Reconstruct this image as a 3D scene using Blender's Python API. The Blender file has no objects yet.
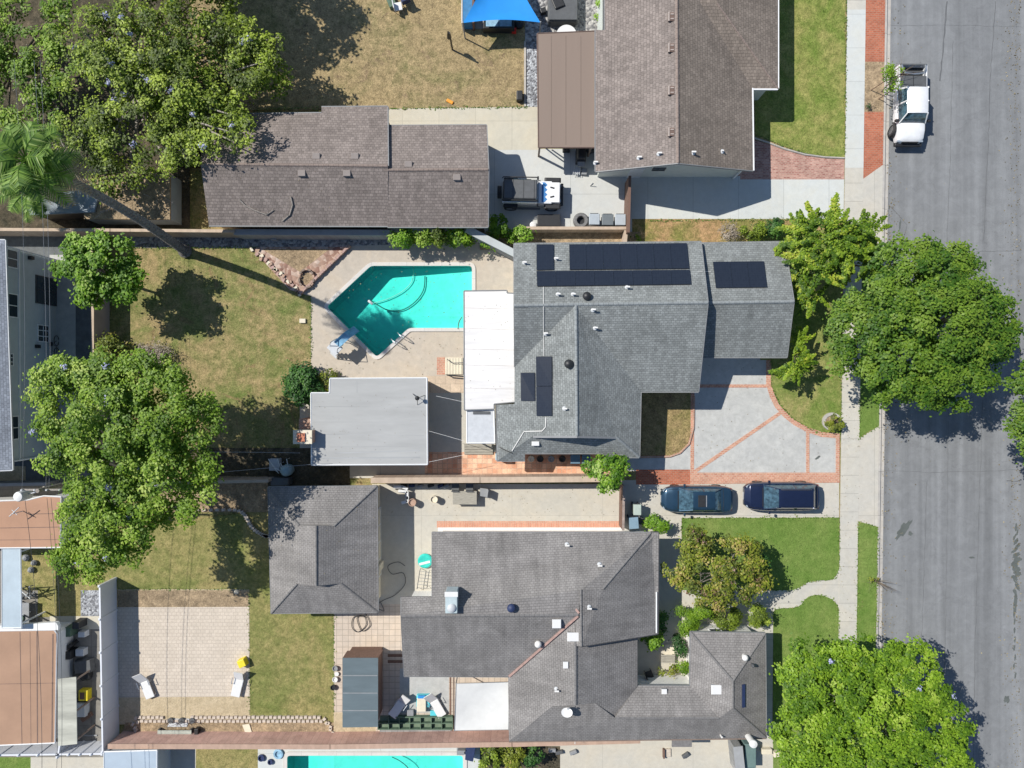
import bpy, bmesh, math, random
import numpy as np
from mathutils import Vector, Matrix
from mathutils.bvhtree import BVHTree
from mathutils.geometry import tessellate_polygon
from mathutils import noise as mnoise
R = math.radians
random.seed(7)
rng = np.random.default_rng(11)
SC = bpy.context.scene
COL = SC.collection

# ------------------------------------------------------------------ camera, sky, sun, exposure
H = 47.0            # flying height of the camera in metres
S = 14.6            # photo pixels per metre on the ground
cam_d = bpy.data.cameras.new('camera')
cam_d.sensor_width = 36
cam_d.lens = 36 * H / (1024 / S)
cam_d.clip_start = 0.5
cam_d.clip_end = 3000
cam = bpy.data.objects.new('camera', cam_d)
cam.location = (0, 0, H)
COL.objects.link(cam)
SC.camera = cam

SUN_DIR = Vector((-0.78, 0.40, 1.0)).normalized()      # towards the sun
elev = math.asin(SUN_DIR.z)
world = bpy.data.worlds.new('World')
SC.world = world
world.use_nodes = True
wn = world.node_tree
wn.nodes.clear()
sky = wn.nodes.new('ShaderNodeTexSky')
sky.sky_type = 'NISHITA'
sky.sun_disc = False
sky.sun_elevation = elev
sky.sun_rotation = math.atan2(SUN_DIR.x, SUN_DIR.y)
sky.dust_density = 0.3
sky.ozone_density = 2.5
bg = wn.nodes.new('ShaderNodeBackground')
bg.inputs['Strength'].default_value = 0.1
wo = wn.nodes.new('ShaderNodeOutputWorld')
wn.links.new(sky.outputs[0], bg.inputs[0])
wn.links.new(bg.outputs[0], wo.inputs[0])
sd = bpy.data.lights.new('sun', 'SUN')
sd.energy = 4.9
sd.angle = R(0.5)
sd.color = (1.0, 0.955, 0.88)
sun = bpy.data.objects.new('sun', sd)
sun.rotation_euler = SUN_DIR.to_track_quat('Z', 'Y').to_euler()
sun.location = (-30, 20, 60)
COL.objects.link(sun)
SC.view_settings.view_transform = 'Standard'
SC.view_settings.look = 'None'
SC.view_settings.gamma = 1
SC.view_settings.exposure = 0.13
SC.view_settings.use_curve_mapping = False
SC.cycles.max_bounces = 6
SC.cycles.transparent_max_bounces = 12
SC.cycles.use_denoising = True

# ------------------------------------------------------------------ helpers
def W(px, py, h=0.0):
    """real position of something at height h that the photo shows at (px, py)"""
    k = (1 - h / H) / S
    return Vector(((px - 512) * k, (384 - py) * k, h))
def WP(poly, h=0.0):
    return [W(x, y, h) for x, y in poly]

class MB:
    def __init__(s):
        s.v = []; s.f = []; s.m = []
    def add(s, vs, fs, mi=0):
        b = len(s.v)
        s.v += [tuple(v) for v in vs]
        for f in fs:
            s.f.append(tuple(i + b for i in f)); s.m.append(mi)
        return s
    def box(s, c, d, rz=0.0, mi=0, taper=1.0):
        """c = centre of the base, d = full sizes"""
        x, y, z = d[0] / 2, d[1] / 2, d[2]
        cr, sr = math.cos(rz), math.sin(rz)
        vs = []
        for k, zz in ((1, 0), (taper, z)):
            for px, py in ((-x, -y), (x, -y), (x, y), (-x, y)):
                px *= k; py *= k
                vs.append((c[0] + px * cr - py * sr, c[1] + px * sr + py * cr, c[2] + zz))
        return s.add(vs, [(3, 2, 1, 0), (4, 5, 6, 7), (0, 1, 5, 4), (1, 2, 6, 5), (2, 3, 7, 6), (3, 0, 4, 7)], mi)
    def prism(s, poly, z0, z1, mi=0):
        """poly = list of (x, y) (z ignored)"""
        a = sum(poly[i][0] * poly[(i + 1) % len(poly)][1] - poly[(i + 1) % len(poly)][0] * poly[i][1] for i in range(len(poly)))
        if a < 0: poly = poly[::-1]
        n = len(poly)
        vs = [(p[0], p[1], z0) for p in poly] + [(p[0], p[1], z1) for p in poly]
        fs = [tuple(range(n - 1, -1, -1)), tuple(range(n, 2 * n))]
        fs += [(i, (i + 1) % n, n + (i + 1) % n, n + i) for i in range(n)]
        return s.add(vs, fs, mi)
    def cyl(s, c, r, h, n=16, r2=None, mi=0, axis='Z'):
        r2 = r if r2 is None else r2
        vs = []
        for k, (rr, zz) in enumerate(((r, 0), (r2, h))):
            for i in range(n):
                a = 2 * math.pi * i / n
                p = (rr * math.cos(a), rr * math.sin(a), zz)
                if axis == 'Y': p = (p[0], p[2] - h / 2, p[1])
                if axis == 'X': p = (p[2] - h / 2, p[0], p[1])
                vs.append((c[0] + p[0], c[1] + p[1], c[2] + p[2]))
        return s.add(vs, [tuple(range(n - 1, -1, -1)), tuple(range(n, 2 * n))] + [(i, (i + 1) % n, n + (i + 1) % n, n + i) for i in range(n)], mi)
    def lathe(s, c, prof, n=20, mi=0):
        """prof = [(r, z)...] bottom to top"""
        vs = []; fs = []
        for r, z in prof:
            for i in range(n):
                a = 2 * math.pi * i / n
                vs.append((c[0] + r * math.cos(a), c[1] + r * math.sin(a), c[2] + z))
        for k in range(len(prof) - 1):
            for i in range(n):
                j = (i + 1) % n
                fs.append((k * n + i, k * n + j, (k + 1) * n + j, (k + 1) * n + i))
        fs.append(tuple(range(n - 1, -1, -1)))
        m = (len(prof) - 1) * n
        fs.append(tuple(range(m, m + n)))
        return s.add(vs, fs, mi)
    def tube(s, pts, r, n=6, mi=0):
        pts = [Vector(p) for p in pts]
        rs = r if isinstance(r, (list, tuple)) else [r] * len(pts)
        vs = []; fs = []
        for i, p in enumerate(pts):
            d = (pts[min(i + 1, len(pts) - 1)] - pts[max(i - 1, 0)]).normalized()
            u = d.cross(Vector((0, 0, 1)))
            if u.length < 1e-3: u = Vector((1, 0, 0))
            u.normalize(); w = d.cross(u)
            for k in range(n):
                a = 2 * math.pi * k / n
                vs.append(p + (u * math.cos(a) + w * math.sin(a)) * rs[i])
        for i in range(len(pts) - 1):
            for k in range(n):
                j = (k + 1) % n
                fs.append((i * n + k, i * n + j, (i + 1) * n + j, (i + 1) * n + k))
        fs.append(tuple(range(n)))
        m = (len(pts) - 1) * n
        fs.append(tuple(range(m + n - 1, m - 1, -1)))
        return s.add(vs, fs, mi)
    def build(s, name, mat, parent=None, local=False, smooth=False, bevel=0.0):
        me = bpy.data.meshes.new(name)
        vs = s.v
        if parent is not None and not local:
            o0 = ORIGIN[parent.name]
            vs = [(v[0] - o0[0], v[1] - o0[1], v[2] - o0[2]) for v in vs]
        elif parent is None and not local:
            xs = [v[0] for v in vs]; ys = [v[1] for v in vs]; zs = [v[2] for v in vs]
            o0 = ((min(xs) + max(xs)) / 2, (min(ys) + max(ys)) / 2, min(zs))
            vs = [(v[0] - o0[0], v[1] - o0[1], v[2] - o0[2]) for v in vs]
        me.from_pydata(vs, [], s.f)
        mats = mat if isinstance(mat, (list, tuple)) else [mat]
        for m in mats: me.materials.append(m)
        if len(mats) > 1:
            me.polygons.foreach_set('material_index', s.m)
        me.update()
        bm = bmesh.new(); bm.from_mesh(me)
        bmesh.ops.recalc_face_normals(bm, faces=bm.faces)
        if bevel > 0:
            bmesh.ops.bevel(bm, geom=[e for e in bm.edges if len(e.link_faces) == 2 and e.calc_face_angle(0) > 0.5], offset=bevel, segments=2, affect='EDGES', profile=0.5)
        bm.to_mesh(me); bm.free()
        if smooth:
            me.polygons.foreach_set('use_smooth', [True] * len(me.polygons))
            try: me.set_sharp_from_angle(angle=R(40))
            except Exception: pass
        o = bpy.data.objects.new(name, me)
        COL.objects.link(o)
        if parent is not None:
            o.parent = parent
            ORIGIN[o.name] = ORIGIN[parent.name]
        elif not local:
            o.location = o0
            ORIGIN[o.name] = o0
        else:
            ORIGIN[o.name] = (0, 0, 0)
        return o
ORIGIN = {}
def tag(o, label, cat, group=None):
    o['label'] = label; o['category'] = cat
    if group: o['group'] = group
    return o
def thing(name, label, cat, loc=(0, 0, 0), rz=0.0, group=None):
    o = bpy.data.objects.new(name, None)
    COL.objects.link(o)
    o.empty_display_size = 0.3
    o.location = loc; o.rotation_euler = (0, 0, rz)
    ORIGIN[o.name] = tuple(loc)
    return tag(o, label, cat, group)
def struct(o, kind='structure'):
    o['kind'] = kind
    return o
def copy_thing(root, loc, rz, label, group=None):
    r = root.copy(); COL.objects.link(r); r.location = loc; r.rotation_euler = (0, 0, rz)
    r['label'] = label
    if group: r['group'] = group
    for ch in list(root.children):
        c = ch.copy(); COL.objects.link(c); c.parent = r
        for g in list(ch.children):
            d = g.copy(); COL.objects.link(d); d.parent = c
    return r

# ------------------------------------------------------------------ materials
def new_mat(name):
    m = bpy.data.materials.new(name)
    m.use_nodes = True
    nt = m.node_tree
    nt.nodes.clear()
    out = nt.nodes.new('ShaderNodeOutputMaterial')
    b = nt.nodes.new('ShaderNodeBsdfPrincipled')
    nt.links.new(b.outputs[0], out.inputs[0])
    return m, nt, b, out
def c4(c): return (c[0], c[1], c[2], 1)
def coords(nt, kind='obj', scale=(1, 1, 1), rot=0.0):
    if kind == 'world':
        src = nt.nodes.new('ShaderNodeNewGeometry').outputs['Position']
    elif kind == 'uv':
        src = nt.nodes.new('ShaderNodeTexCoord').outputs['UV']
    else:
        src = nt.nodes.new('ShaderNodeTexCoord').outputs['Object']
    mp = nt.nodes.new('ShaderNodeMapping')
    mp.inputs['Scale'].default_value = scale
    mp.inputs['Rotation'].default_value = (0, 0, rot)
    nt.links.new(src, mp.inputs[0])
    return mp.outputs[0]
def noise(nt, vec, scale, detail=3, rough=0.55, dist=0.0):
    n = nt.nodes.new('ShaderNodeTexNoise')
    n.inputs['Scale'].default_value = scale
    n.inputs['Detail'].default_value = detail
    n.inputs['Roughness'].default_value = rough
    n.inputs['Distortion'].default_value = dist
    nt.links.new(vec, n.inputs['Vector'])
    return n.outputs['Fac']
def ramp(nt, fac, stops):
    r = nt.nodes.new('ShaderNodeValToRGB')
    e = r.color_ramp.elements
    while len(e) < len(stops): e.new(0.5)
    for i, (p, c) in enumerate(stops):
        e[i].position = p
        e[i].color = c4(c) if not isinstance(c, (int, float)) else (c, c, c, 1)
    nt.links.new(fac, r.inputs[0])
    return r.outputs[0]
def mix(nt, fac, a, b, mode='MIX'):
    m = nt.nodes.new('ShaderNodeMix')
    m.data_type = 'RGBA'; m.blend_type = mode
    for inp, v in ((m.inputs[0], fac), (m.inputs[6], a), (m.inputs[7], b)):
        if hasattr(v, 'is_output') or isinstance(v, bpy.types.NodeSocket): nt.links.new(v, inp)
        elif isinstance(v, (int, float)): inp.default_value = v if inp == m.inputs[0] else (v, v, v, 1)
        else: inp.default_value = c4(v)
    return m.outputs[2]
def bump(nt, b, h, strength=0.3, dist=0.05):
    n = nt.nodes.new('ShaderNodeBump')
    n.inputs['Strength'].default_value = strength
    n.inputs['Distance'].default_value = dist
    nt.links.new(h, n.inputs['Height'])
    nt.links.new(n.outputs[0], b.inputs['Normal'])
def sc(c, k): return tuple(min(1, x * k) for x in c)
MATS = {}
def plain(name, col, rough=0.7, var=0.12, scale=4.0, metallic=0.0, bmp=0.0, kind='obj', stretch=(1, 1, 1), coat=0.0, spec=0.5):
    if name in MATS: return MATS[name]
    m, nt, b, out = new_mat(name)
    v = coords(nt, kind, stretch)
    n1 = noise(nt, v, scale, 4, 0.65)
    c = ramp(nt, n1, [(0.3, sc(col, 1 - var)), (0.7, sc(col, 1 + var))])
    nt.links.new(c, b.inputs['Base Color'])
    b.inputs['Roughness'].default_value = rough
    b.inputs['Metallic'].default_value = metallic
    b.inputs['Specular IOR Level'].default_value = spec
    b.inputs['Coat Weight'].default_value = coat
    if bmp: bump(nt, b, noise(nt, v, scale * 6, 3), bmp, 0.03)
    MATS[name] = m
    return m
def shingle(name, col, var=0.25, row=0.15, wid=0.24, warm=0.0, streak=0.12):
    m, nt, b, out = new_mat(name)
    uv = coords(nt, 'uv')
    br = nt.nodes.new('ShaderNodeTexBrick')
    br.offset = 0.5
    for k, val in (('Scale', 1.0), ('Mortar Size', 0.012), ('Mortar Smooth', 0.4), ('Bias', 0.0), ('Brick Width', wid), ('Row Height', row)):
        br.inputs[k].default_value = val
    br.inputs['Color1'].default_value = c4(sc(col, 1 - var))
    br.inputs['Color2'].default_value = c4(sc(col, 1 + var))
    br.inputs['Mortar'].default_value = c4(sc(col, 0.62))
    nt.links.new(uv, br.inputs['Vector'])
    wpos = coords(nt, 'world')
    n1 = noise(nt, wpos, 22, 3, 0.7)
    n2 = noise(nt, wpos, 0.55, 4, 0.6, 0.6)
    n3 = noise(nt, coords(nt, 'uv', (2.2, 0.22, 1)), 1.0, 4, 0.65)
    c = mix(nt, 1.0, br.outputs['Color'], ramp(nt, n1, [(0.25, 0.66), (0.75, 1.34)]), 'MULTIPLY')
    c = mix(nt, 1.0, c, ramp(nt, n2, [(0.3, (1 - streak, 1 - streak, 1 - streak)), (0.7, (1 + streak, 1 + streak * (1 - warm), 1 + streak * (1 - 2 * warm)))]), 'MULTIPLY')
    c = mix(nt, 1.0, c, ramp(nt, n3, [(0.35, 1.0 - streak * 0.8), (0.65, 1.0 + streak * 0.5)]), 'MULTIPLY')
    nt.links.new(c, b.inputs['Base Color'])
    b.inputs['Roughness'].default_value = 0.9
    b.inputs['Specular IOR Level'].default_value = 0.25
    bump(nt, b, br.outputs['Fac'], 0.5, -0.03)
    return m
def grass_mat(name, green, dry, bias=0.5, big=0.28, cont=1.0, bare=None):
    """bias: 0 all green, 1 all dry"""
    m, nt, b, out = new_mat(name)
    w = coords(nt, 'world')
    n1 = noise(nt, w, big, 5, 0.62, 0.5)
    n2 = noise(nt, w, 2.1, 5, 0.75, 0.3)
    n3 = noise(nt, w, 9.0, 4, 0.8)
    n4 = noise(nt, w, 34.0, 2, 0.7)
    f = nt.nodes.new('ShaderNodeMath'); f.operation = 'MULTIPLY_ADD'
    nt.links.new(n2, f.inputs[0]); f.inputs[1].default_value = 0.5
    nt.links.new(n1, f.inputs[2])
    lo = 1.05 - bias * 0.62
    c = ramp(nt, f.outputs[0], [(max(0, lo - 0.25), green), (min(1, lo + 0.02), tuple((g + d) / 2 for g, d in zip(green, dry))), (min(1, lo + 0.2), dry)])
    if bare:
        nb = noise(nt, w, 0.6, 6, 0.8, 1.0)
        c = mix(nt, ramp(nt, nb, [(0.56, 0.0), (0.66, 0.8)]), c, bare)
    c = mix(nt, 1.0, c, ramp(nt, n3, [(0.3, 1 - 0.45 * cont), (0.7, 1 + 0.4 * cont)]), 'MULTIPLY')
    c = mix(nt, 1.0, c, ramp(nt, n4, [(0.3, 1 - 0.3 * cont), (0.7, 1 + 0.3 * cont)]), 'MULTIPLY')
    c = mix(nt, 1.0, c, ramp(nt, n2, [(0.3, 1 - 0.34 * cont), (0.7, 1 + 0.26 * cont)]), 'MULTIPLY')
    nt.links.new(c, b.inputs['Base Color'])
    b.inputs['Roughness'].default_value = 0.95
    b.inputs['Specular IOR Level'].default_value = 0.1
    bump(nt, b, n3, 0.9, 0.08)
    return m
def concrete(name, col, tile=None, joint=0.55, stain=0.14, tint=(0.9, 0.82, 0.7), tvar=0.04, off=0.0, rot=0.0, mort=0.02, org=(0, 0)):
    m, nt, b, out = new_mat(name)
    w = coords(nt, 'world')
    n1 = noise(nt, w, 0.35, 6, 0.7, 0.8)
    n2 = noise(nt, w, 2.5, 5, 0.7, 0.4)
    n3 = noise(nt, w, 26, 3, 0.8)
    if tile:
        mp = nt.nodes.new('ShaderNodeMapping')
        mp.vector_type = 'POINT'
        mp.inputs['Location'].default_value = (org[0], org[1], 0)
        mp.inputs['Rotation'].default_value = (0, 0, rot)
        nt.links.new(w, mp.inputs[0])
        br = nt.nodes.new('ShaderNodeTexBrick')
        br.offset = off
        for k, val in (('Scale', 1.0), ('Mortar Size', mort), ('Mortar Smooth', 0.2), ('Bias', 0.0), ('Brick Width', tile[0]), ('Row Height', tile[1])):
            br.inputs[k].default_value = val
        br.inputs['Color1'].default_value = c4(sc(col, 1 - tvar))
        br.inputs['Color2'].default_value = c4(sc(col, 1 + tvar))
        br.inputs['Mortar'].default_value = c4(sc(col, joint))
        nt.links.new(mp.outputs[0], br.inputs['Vector'])
        c = br.outputs['Color']
    else:
        c = mix(nt, 0.0, col, col)
    c = mix(nt, ramp(nt, n1, [(0.42, 0.0), (0.75, 0.55)]), c, mix(nt, 1.0, c, tint, 'MULTIPLY'))
    c = mix(nt, 1.0, c, ramp(nt, n2, [(0.3, 1 - stain), (0.7, 1 + stain * 0.5)]), 'MULTIPLY')
    c = mix(nt, 1.0, c, ramp(nt, n1, [(0.3, 1 - stain), (0.6, 1 + stain * 0.3)]), 'MULTIPLY')
    c = mix(nt, 1.0, c, ramp(nt, n3, [(0.3, 0.93), (0.7, 1.06)]), 'MULTIPLY')
    nt.links.new(c, b.inputs['Base Color'])
    b.inputs['Roughness'].default_value = 0.88
    b.inputs['Specular IOR Level'].default_value = 0.3
    bump(nt, b, n3, 0.12, 0.02)
    return m
def pavers(name, c1, c2, mortar, bw, bh, rot=0.0, off=0.5, mort=0.018, stain=0.18):
    m, nt, b, out = new_mat(name)
    w = coords(nt, 'world', (1, 1, 1), rot)
    br = nt.nodes.new('ShaderNodeTexBrick')
    br.offset = off
    for k, val in (('Scale', 1.0), ('Mortar Size', mort), ('Mortar Smooth', 0.2), ('Bias', 0.0), ('Brick Width', bw), ('Row Height', bh)):
        br.inputs[k].default_value = val
    br.inputs['Color1'].default_value = c4(c1); br.inputs['Color2'].default_value = c4(c2); br.inputs['Mortar'].default_value = c4(mortar)
    nt.links.new(w, br.inputs['Vector'])
    n1 = noise(nt, w, 0.9, 5, 0.7, 0.5); n2 = noise(nt, w, 14, 3, 0.8)
    c = mix(nt, 1.0, br.outputs['Color'], ramp(nt, n1, [(0.3, 1 - stain), (0.7, 1 + stain)]), 'MULTIPLY')
    c = mix(nt, 1.0, c, ramp(nt, n2, [(0.3, 0.85), (0.7, 1.15)]), 'MULTIPLY')
    nt.links.new(c, b.inputs['Base Color'])
    b.inputs['Roughness'].default_value = 0.9
    b.inputs['Specular IOR Level'].default_value = 0.25
    bump(nt, b, br.outputs['Fac'], 0.3, -0.02)
    return m
def gravel(name, c1, c2, c3, scale=9.0):
    m, nt, b, out = new_mat(name)
    w = coords(nt, 'world')
    vo = nt.nodes.new('ShaderNodeTexVoronoi'); vo.inputs['Scale'].default_value = scale
    nt.links.new(w, vo.inputs['Vector'])
    sx = nt.nodes.new('ShaderNodeSeparateColor'); nt.links.new(vo.outputs['Color'], sx.inputs[0])
    c = ramp(nt, sx.outputs[0], [(0.0, c1), (0.5, c2), (1.0, c3)])
    c = mix(nt, 1.0, c, ramp(nt, noise(nt, w, 2.0, 4, 0.7), [(0.3, 0.75), (0.7, 1.2)]), 'MULTIPLY')
    nt.links.new(c, b.inputs['Base Color'])
    b.inputs['Roughness'].default_value = 0.95
    bump(nt, b, vo.outputs['Distance'], 0.9, -0.06)
    return m
def asphalt_mat():
    m, nt, b, out = new_mat('asphalt')
    w = coords(nt, 'world')
    long_ = coords(nt, 'world', (1.0, 0.035, 1))
    n1 = noise(nt, long_, 0.9, 5, 0.6, 0.3)
    n2 = noise(nt, w, 1.3, 6, 0.75, 0.5)
    n3 = noise(nt, w, 30, 3, 0.85)
    n4 = noise(nt, coords(nt, 'world', (1.0, 0.01, 1)), 3.2, 2, 0.5)
    col = (0.205, 0.212, 0.218)
    c = ramp(nt, n1, [(0.3, sc(col, 0.8)), (0.7, sc(col, 1.2))])
    c = mix(nt, 1.0, c, ramp(nt, n2, [(0.3, 0.84), (0.7, 1.12)]), 'MULTIPLY')
    c = mix(nt, 1.0, c, ramp(nt, n3, [(0.25, 0.84), (0.75, 1.16)]), 'MULTIPLY')
    c = mix(nt, 1.0, c, ramp(nt, n4, [(0.3, 0.95), (0.7, 1.05)]), 'MULTIPLY')
    # dark pits and dried drips
    c = mix(nt, ramp(nt, noise(nt, w, 5.0, 5, 0.7, 0.6), [(0.68, 0.0), (0.74, 0.4)]), c, (0.09, 0.095, 0.1))
    # hairline cracks
    vo = nt.nodes.new('ShaderNodeTexVoronoi'); vo.feature = 'DISTANCE_TO_EDGE'; vo.inputs['Scale'].default_value = 0.16
    wd = nt.nodes.new('ShaderNodeVectorMath'); wd.operation = 'ADD'
    nn = nt.nodes.new('ShaderNodeTexNoise'); nn.inputs['Scale'].default_value = 1.2; nn.inputs['Detail'].default_value = 6
    nt.links.new(w, nn.inputs['Vector']); nt.links.new(w, wd.inputs[0])
    sm = nt.nodes.new('ShaderNodeVectorMath'); sm.operation = 'SCALE'; sm.inputs['Scale'].default_value = 1.4
    nt.links.new(nn.outputs['Color'], sm.inputs[0]); nt.links.new(sm.outputs[0], wd.inputs[1])
    nt.links.new(wd.outputs[0], vo.inputs['Vector'])
    c = mix(nt, ramp(nt, vo.outputs['Distance'], [(0.0, 0.22), (0.006, 0.0)]), c, (0.1, 0.1, 0.105))
    nt.links.new(c, b.inputs['Base Color'])
    b.inputs['Roughness'].default_value = 0.85
    b.inputs['Specular IOR Level'].default_value = 0.3
    bump(nt, b, n3, 0.25, 0.02)
    return m
def leaf_mat(name, c1, c2, trans=0.3, c3=None):
    m, nt, b, out = new_mat(name)
    at = nt.nodes.new('ShaderNodeAttribute'); at.attribute_name = 'tint'
    stops = [(0.15, c1), (0.75, c2)] + ([(0.97, c3)] if c3 else [])
    c = ramp(nt, at.outputs['Fac'], stops)
    nt.links.new(c, b.inputs['Base Color'])
    b.inputs['Roughness'].default_value = 0.5
    b.inputs['Specular IOR Level'].default_value = 0.3
    tr = nt.nodes.new('ShaderNodeBsdfTranslucent')
    tc = mix(nt, 1.0, c, (1.25, 1.25, 0.7), 'MULTIPLY')
    nt.links.new(tc, tr.inputs[0])
    ms = nt.nodes.new('ShaderNodeMixShader'); ms.inputs[0].default_value = trans
    nt.links.new(b.outputs[0], ms.inputs[1]); nt.links.new(tr.outputs[0], ms.inputs[2])
    nt.links.new(ms.outputs[0], out.inputs[0])
    return m

M = {}
M['roof_slate'] = shingle('roof_slate', (0.222, 0.237, 0.234), 0.17, streak=0.15)
M['roof_dark'] = shingle('roof_dark', (0.235, 0.224, 0.216), 0.07, streak=0.18)
M['roof_brown'] = shingle('roof_brown', (0.225, 0.188, 0.158), 0.16, row=0.19, streak=0.14)
M['roof_rose'] = shingle('roof_rose', (0.228, 0.195, 0.178), 0.17, row=0.19, streak=0.14)
M['cap_slate'] = plain('cap_slate', (0.235, 0.255, 0.26), 0.9, 0.2, 6)
M['cap_dark'] = plain('cap_dark', (0.17, 0.165, 0.163), 0.9, 0.2, 6)
M['cap_brown'] = plain('cap_brown', (0.24, 0.19, 0.165), 0.9, 0.2, 6)
M['copper'] = plain('copper', (0.38, 0.25, 0.215), 0.7, 0.2, 5)
M['stucco_white'] = plain('stucco_white', (0.74, 0.74, 0.72), 0.85, 0.05, 3, bmp=0.15)
M['stucco_grey'] = plain('stucco_grey', (0.47, 0.52, 0.53), 0.85, 0.06, 2, bmp=0.15)
M['stucco_pale'] = plain('stucco_pale', (0.62, 0.66, 0.62), 0.85, 0.06, 2, bmp=0.15)
M['stucco_tan'] = plain('stucco_tan', (0.5, 0.43, 0.33), 0.85, 0.08, 2, bmp=0.15)
M['trim_white'] = plain('trim_white', (0.76, 0.77, 0.77), 0.6, 0.05)
M['trim_grey'] = plain('trim_grey', (0.24, 0.245, 0.25), 0.6, 0.08)
M['trim_dark'] = plain('trim_dark', (0.06, 0.06, 0.065), 0.5, 0.1)
M['trim_brown'] = plain('trim_brown', (0.2, 0.15, 0.12), 0.7, 0.15)
M['white_paint'] = plain('white_paint', (0.68, 0.68, 0.67), 0.5, 0.03)
M['steel'] = plain('steel', (0.55, 0.57, 0.6), 0.35, 0.05, metallic=0.8)
M['pipe_white'] = plain('pipe_white', (0.72, 0.71, 0.68), 0.5, 0.05)
M['black'] = plain('black', (0.022, 0.023, 0.025), 0.5, 0.2)
M['rubber'] = plain('rubber', (0.035, 0.035, 0.036), 0.8, 0.2)
M['dark_grey'] = plain('dark_grey', (0.09, 0.095, 0.1), 0.6, 0.15)
M['mid_grey'] = plain('mid_grey', (0.25, 0.26, 0.27), 0.6, 0.1)
M['pale_grey'] = plain('pale_grey', (0.5, 0.52, 0.54), 0.6, 0.08)
M['glass_dark'] = plain('glass_dark', (0.03, 0.045, 0.055), 0.06, 0.1, spec=0.9)
M['wood_weathered'] = plain('wood_weathered', (0.33, 0.31, 0.26), 0.9, 0.3, 3, stretch=(1, 12, 1))
M['wood_brown'] = plain('wood_brown', (0.16, 0.095, 0.07), 0.85, 0.3, 3, stretch=(8, 8, 1))
M['bark'] = plain('bark', (0.2, 0.16, 0.125), 0.95, 0.35, 6, bmp=0.7)
M['bark_grey'] = plain('bark_grey', (0.3, 0.27, 0.24), 0.95, 0.35, 7, bmp=0.7)
M['terracotta'] = plain('terracotta', (0.5, 0.19, 0.11), 0.85, 0.2)
M['yellow'] = plain('yellow', (0.75, 0.6, 0.03), 0.5, 0.08)
M['orange'] = plain('orange', (0.8, 0.32, 0.03), 0.5, 0.08)
M['red'] = plain('red', (0.65, 0.03, 0.02), 0.5, 0.08)
M['blue_cloth'] = plain('blue_cloth', (0.01, 0.24, 0.66), 0.8, 0.06, 1.0)
M['blue_cushion'] = plain('blue_cushion', (0.25, 0.42, 0.55), 0.9, 0.3, 3)
M['navy'] = plain('navy', (0.02, 0.035, 0.1), 0.6, 0.2)
M['teal'] = plain('teal', (0.03, 0.5, 0.42), 0.5, 0.15)
M['aqua'] = plain('aqua', (0.1, 0.55, 0.62), 0.5, 0.1)
M['green_paint'] = plain('green_paint', (0.10, 0.16, 0.11), 0.8, 0.25, 3)
M['brick_face'] = pavers('brick_face', (0.4, 0.17, 0.11), (0.5, 0.24, 0.15), (0.4, 0.34, 0.28), 0.22, 0.08)
M['cream'] = plain('cream', (0.66, 0.6, 0.47), 0.7, 0.08)
# ------------------------------------------------------------------ the ground
M['lawn_back'] = grass_mat('lawn_back', (0.115, 0.19, 0.04), (0.36, 0.28, 0.14), 0.6, 0.42, bare=(0.27, 0.19, 0.1))
M['lawn_dry'] = grass_mat('lawn_dry', (0.17, 0.195, 0.07), (0.37, 0.285, 0.155), 0.8, 0.22, bare=(0.25, 0.18, 0.115))
M['lawn_south'] = grass_mat('lawn_south', (0.135, 0.19, 0.045), (0.33, 0.28, 0.12), 0.62, 0.25, 0.8)
M['lawn_green'] = grass_mat('lawn_green', (0.12, 0.215, 0.04), (0.22, 0.28, 0.08), 0.45, 0.4, 0.45)
M['lawn_front'] = grass_mat('lawn_front', (0.125, 0.225, 0.035), (0.36, 0.31, 0.13), 0.5, 0.35, 0.7)
M['lawn_patchy'] = grass_mat('lawn_patchy', (0.12, 0.215, 0.03), (0.31, 0.30, 0.10), 0.58, 0.5, 0.9)
M['bed_brown'] = grass_mat('bed_brown', (0.19, 0.19, 0.06), (0.33, 0.25, 0.12), 0.75, 0.6, 1.1, bare=(0.25, 0.17, 0.1))
M['strip_dry'] = grass_mat('strip_dry', (0.12, 0.2, 0.03), (0.42, 0.27, 0.14), 0.66, 0.35, 0.9)
M['soil'] = grass_mat('soil', (0.26, 0.2, 0.13), (0.44, 0.33, 0.21), 0.55, 0.5, 0.9)
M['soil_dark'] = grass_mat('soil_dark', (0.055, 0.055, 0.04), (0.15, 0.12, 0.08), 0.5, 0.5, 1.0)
M['sand'] = grass_mat('sand', (0.48, 0.39, 0.25), (0.58, 0.48, 0.33), 0.5, 0.4, 0.4)
M['asphalt'] = asphalt_mat()
M['walk'] = concrete('walk', (0.52, 0.505, 0.455), (9.0, 1.25), 0.72, 0.1, tvar=0.03)
M['walk_new'] = concrete('walk_new', (0.56, 0.585, 0.57), (9.0, 2.3), 0.78, 0.06, tvar=0.02)
M['gutter'] = concrete('gutter', (0.47, 0.45, 0.42), (6, 3.0), 0.6, 0.16)
M['drive_a'] = concrete('drive_a', (0.47, 0.475, 0.46), None, stain=0.16, tint=(0.92, 0.9, 0.86))
M['drive_b'] = concrete('drive_b', (0.52, 0.5, 0.45), (6.2, 9.0), 0.8, 0.1, tvar=0.02)
M['drive_c'] = concrete('drive_c', (0.56, 0.585, 0.57), (3.1, 30.0), 0.75, 0.07, tvar=0.03)
M['yard_c'] = concrete('yard_c', (0.54, 0.555, 0.54), (5.2, 3.4), 0.75, 0.07, tvar=0.03, org=(1.2, 0.6))
M['walk_north'] = concrete('walk_north', (0.55, 0.52, 0.43), (2.5, 6.0), 0.8, 0.08)
M['deck_pool'] = concrete('deck_pool', (0.505, 0.45, 0.38), None, stain=0.12)
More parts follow.
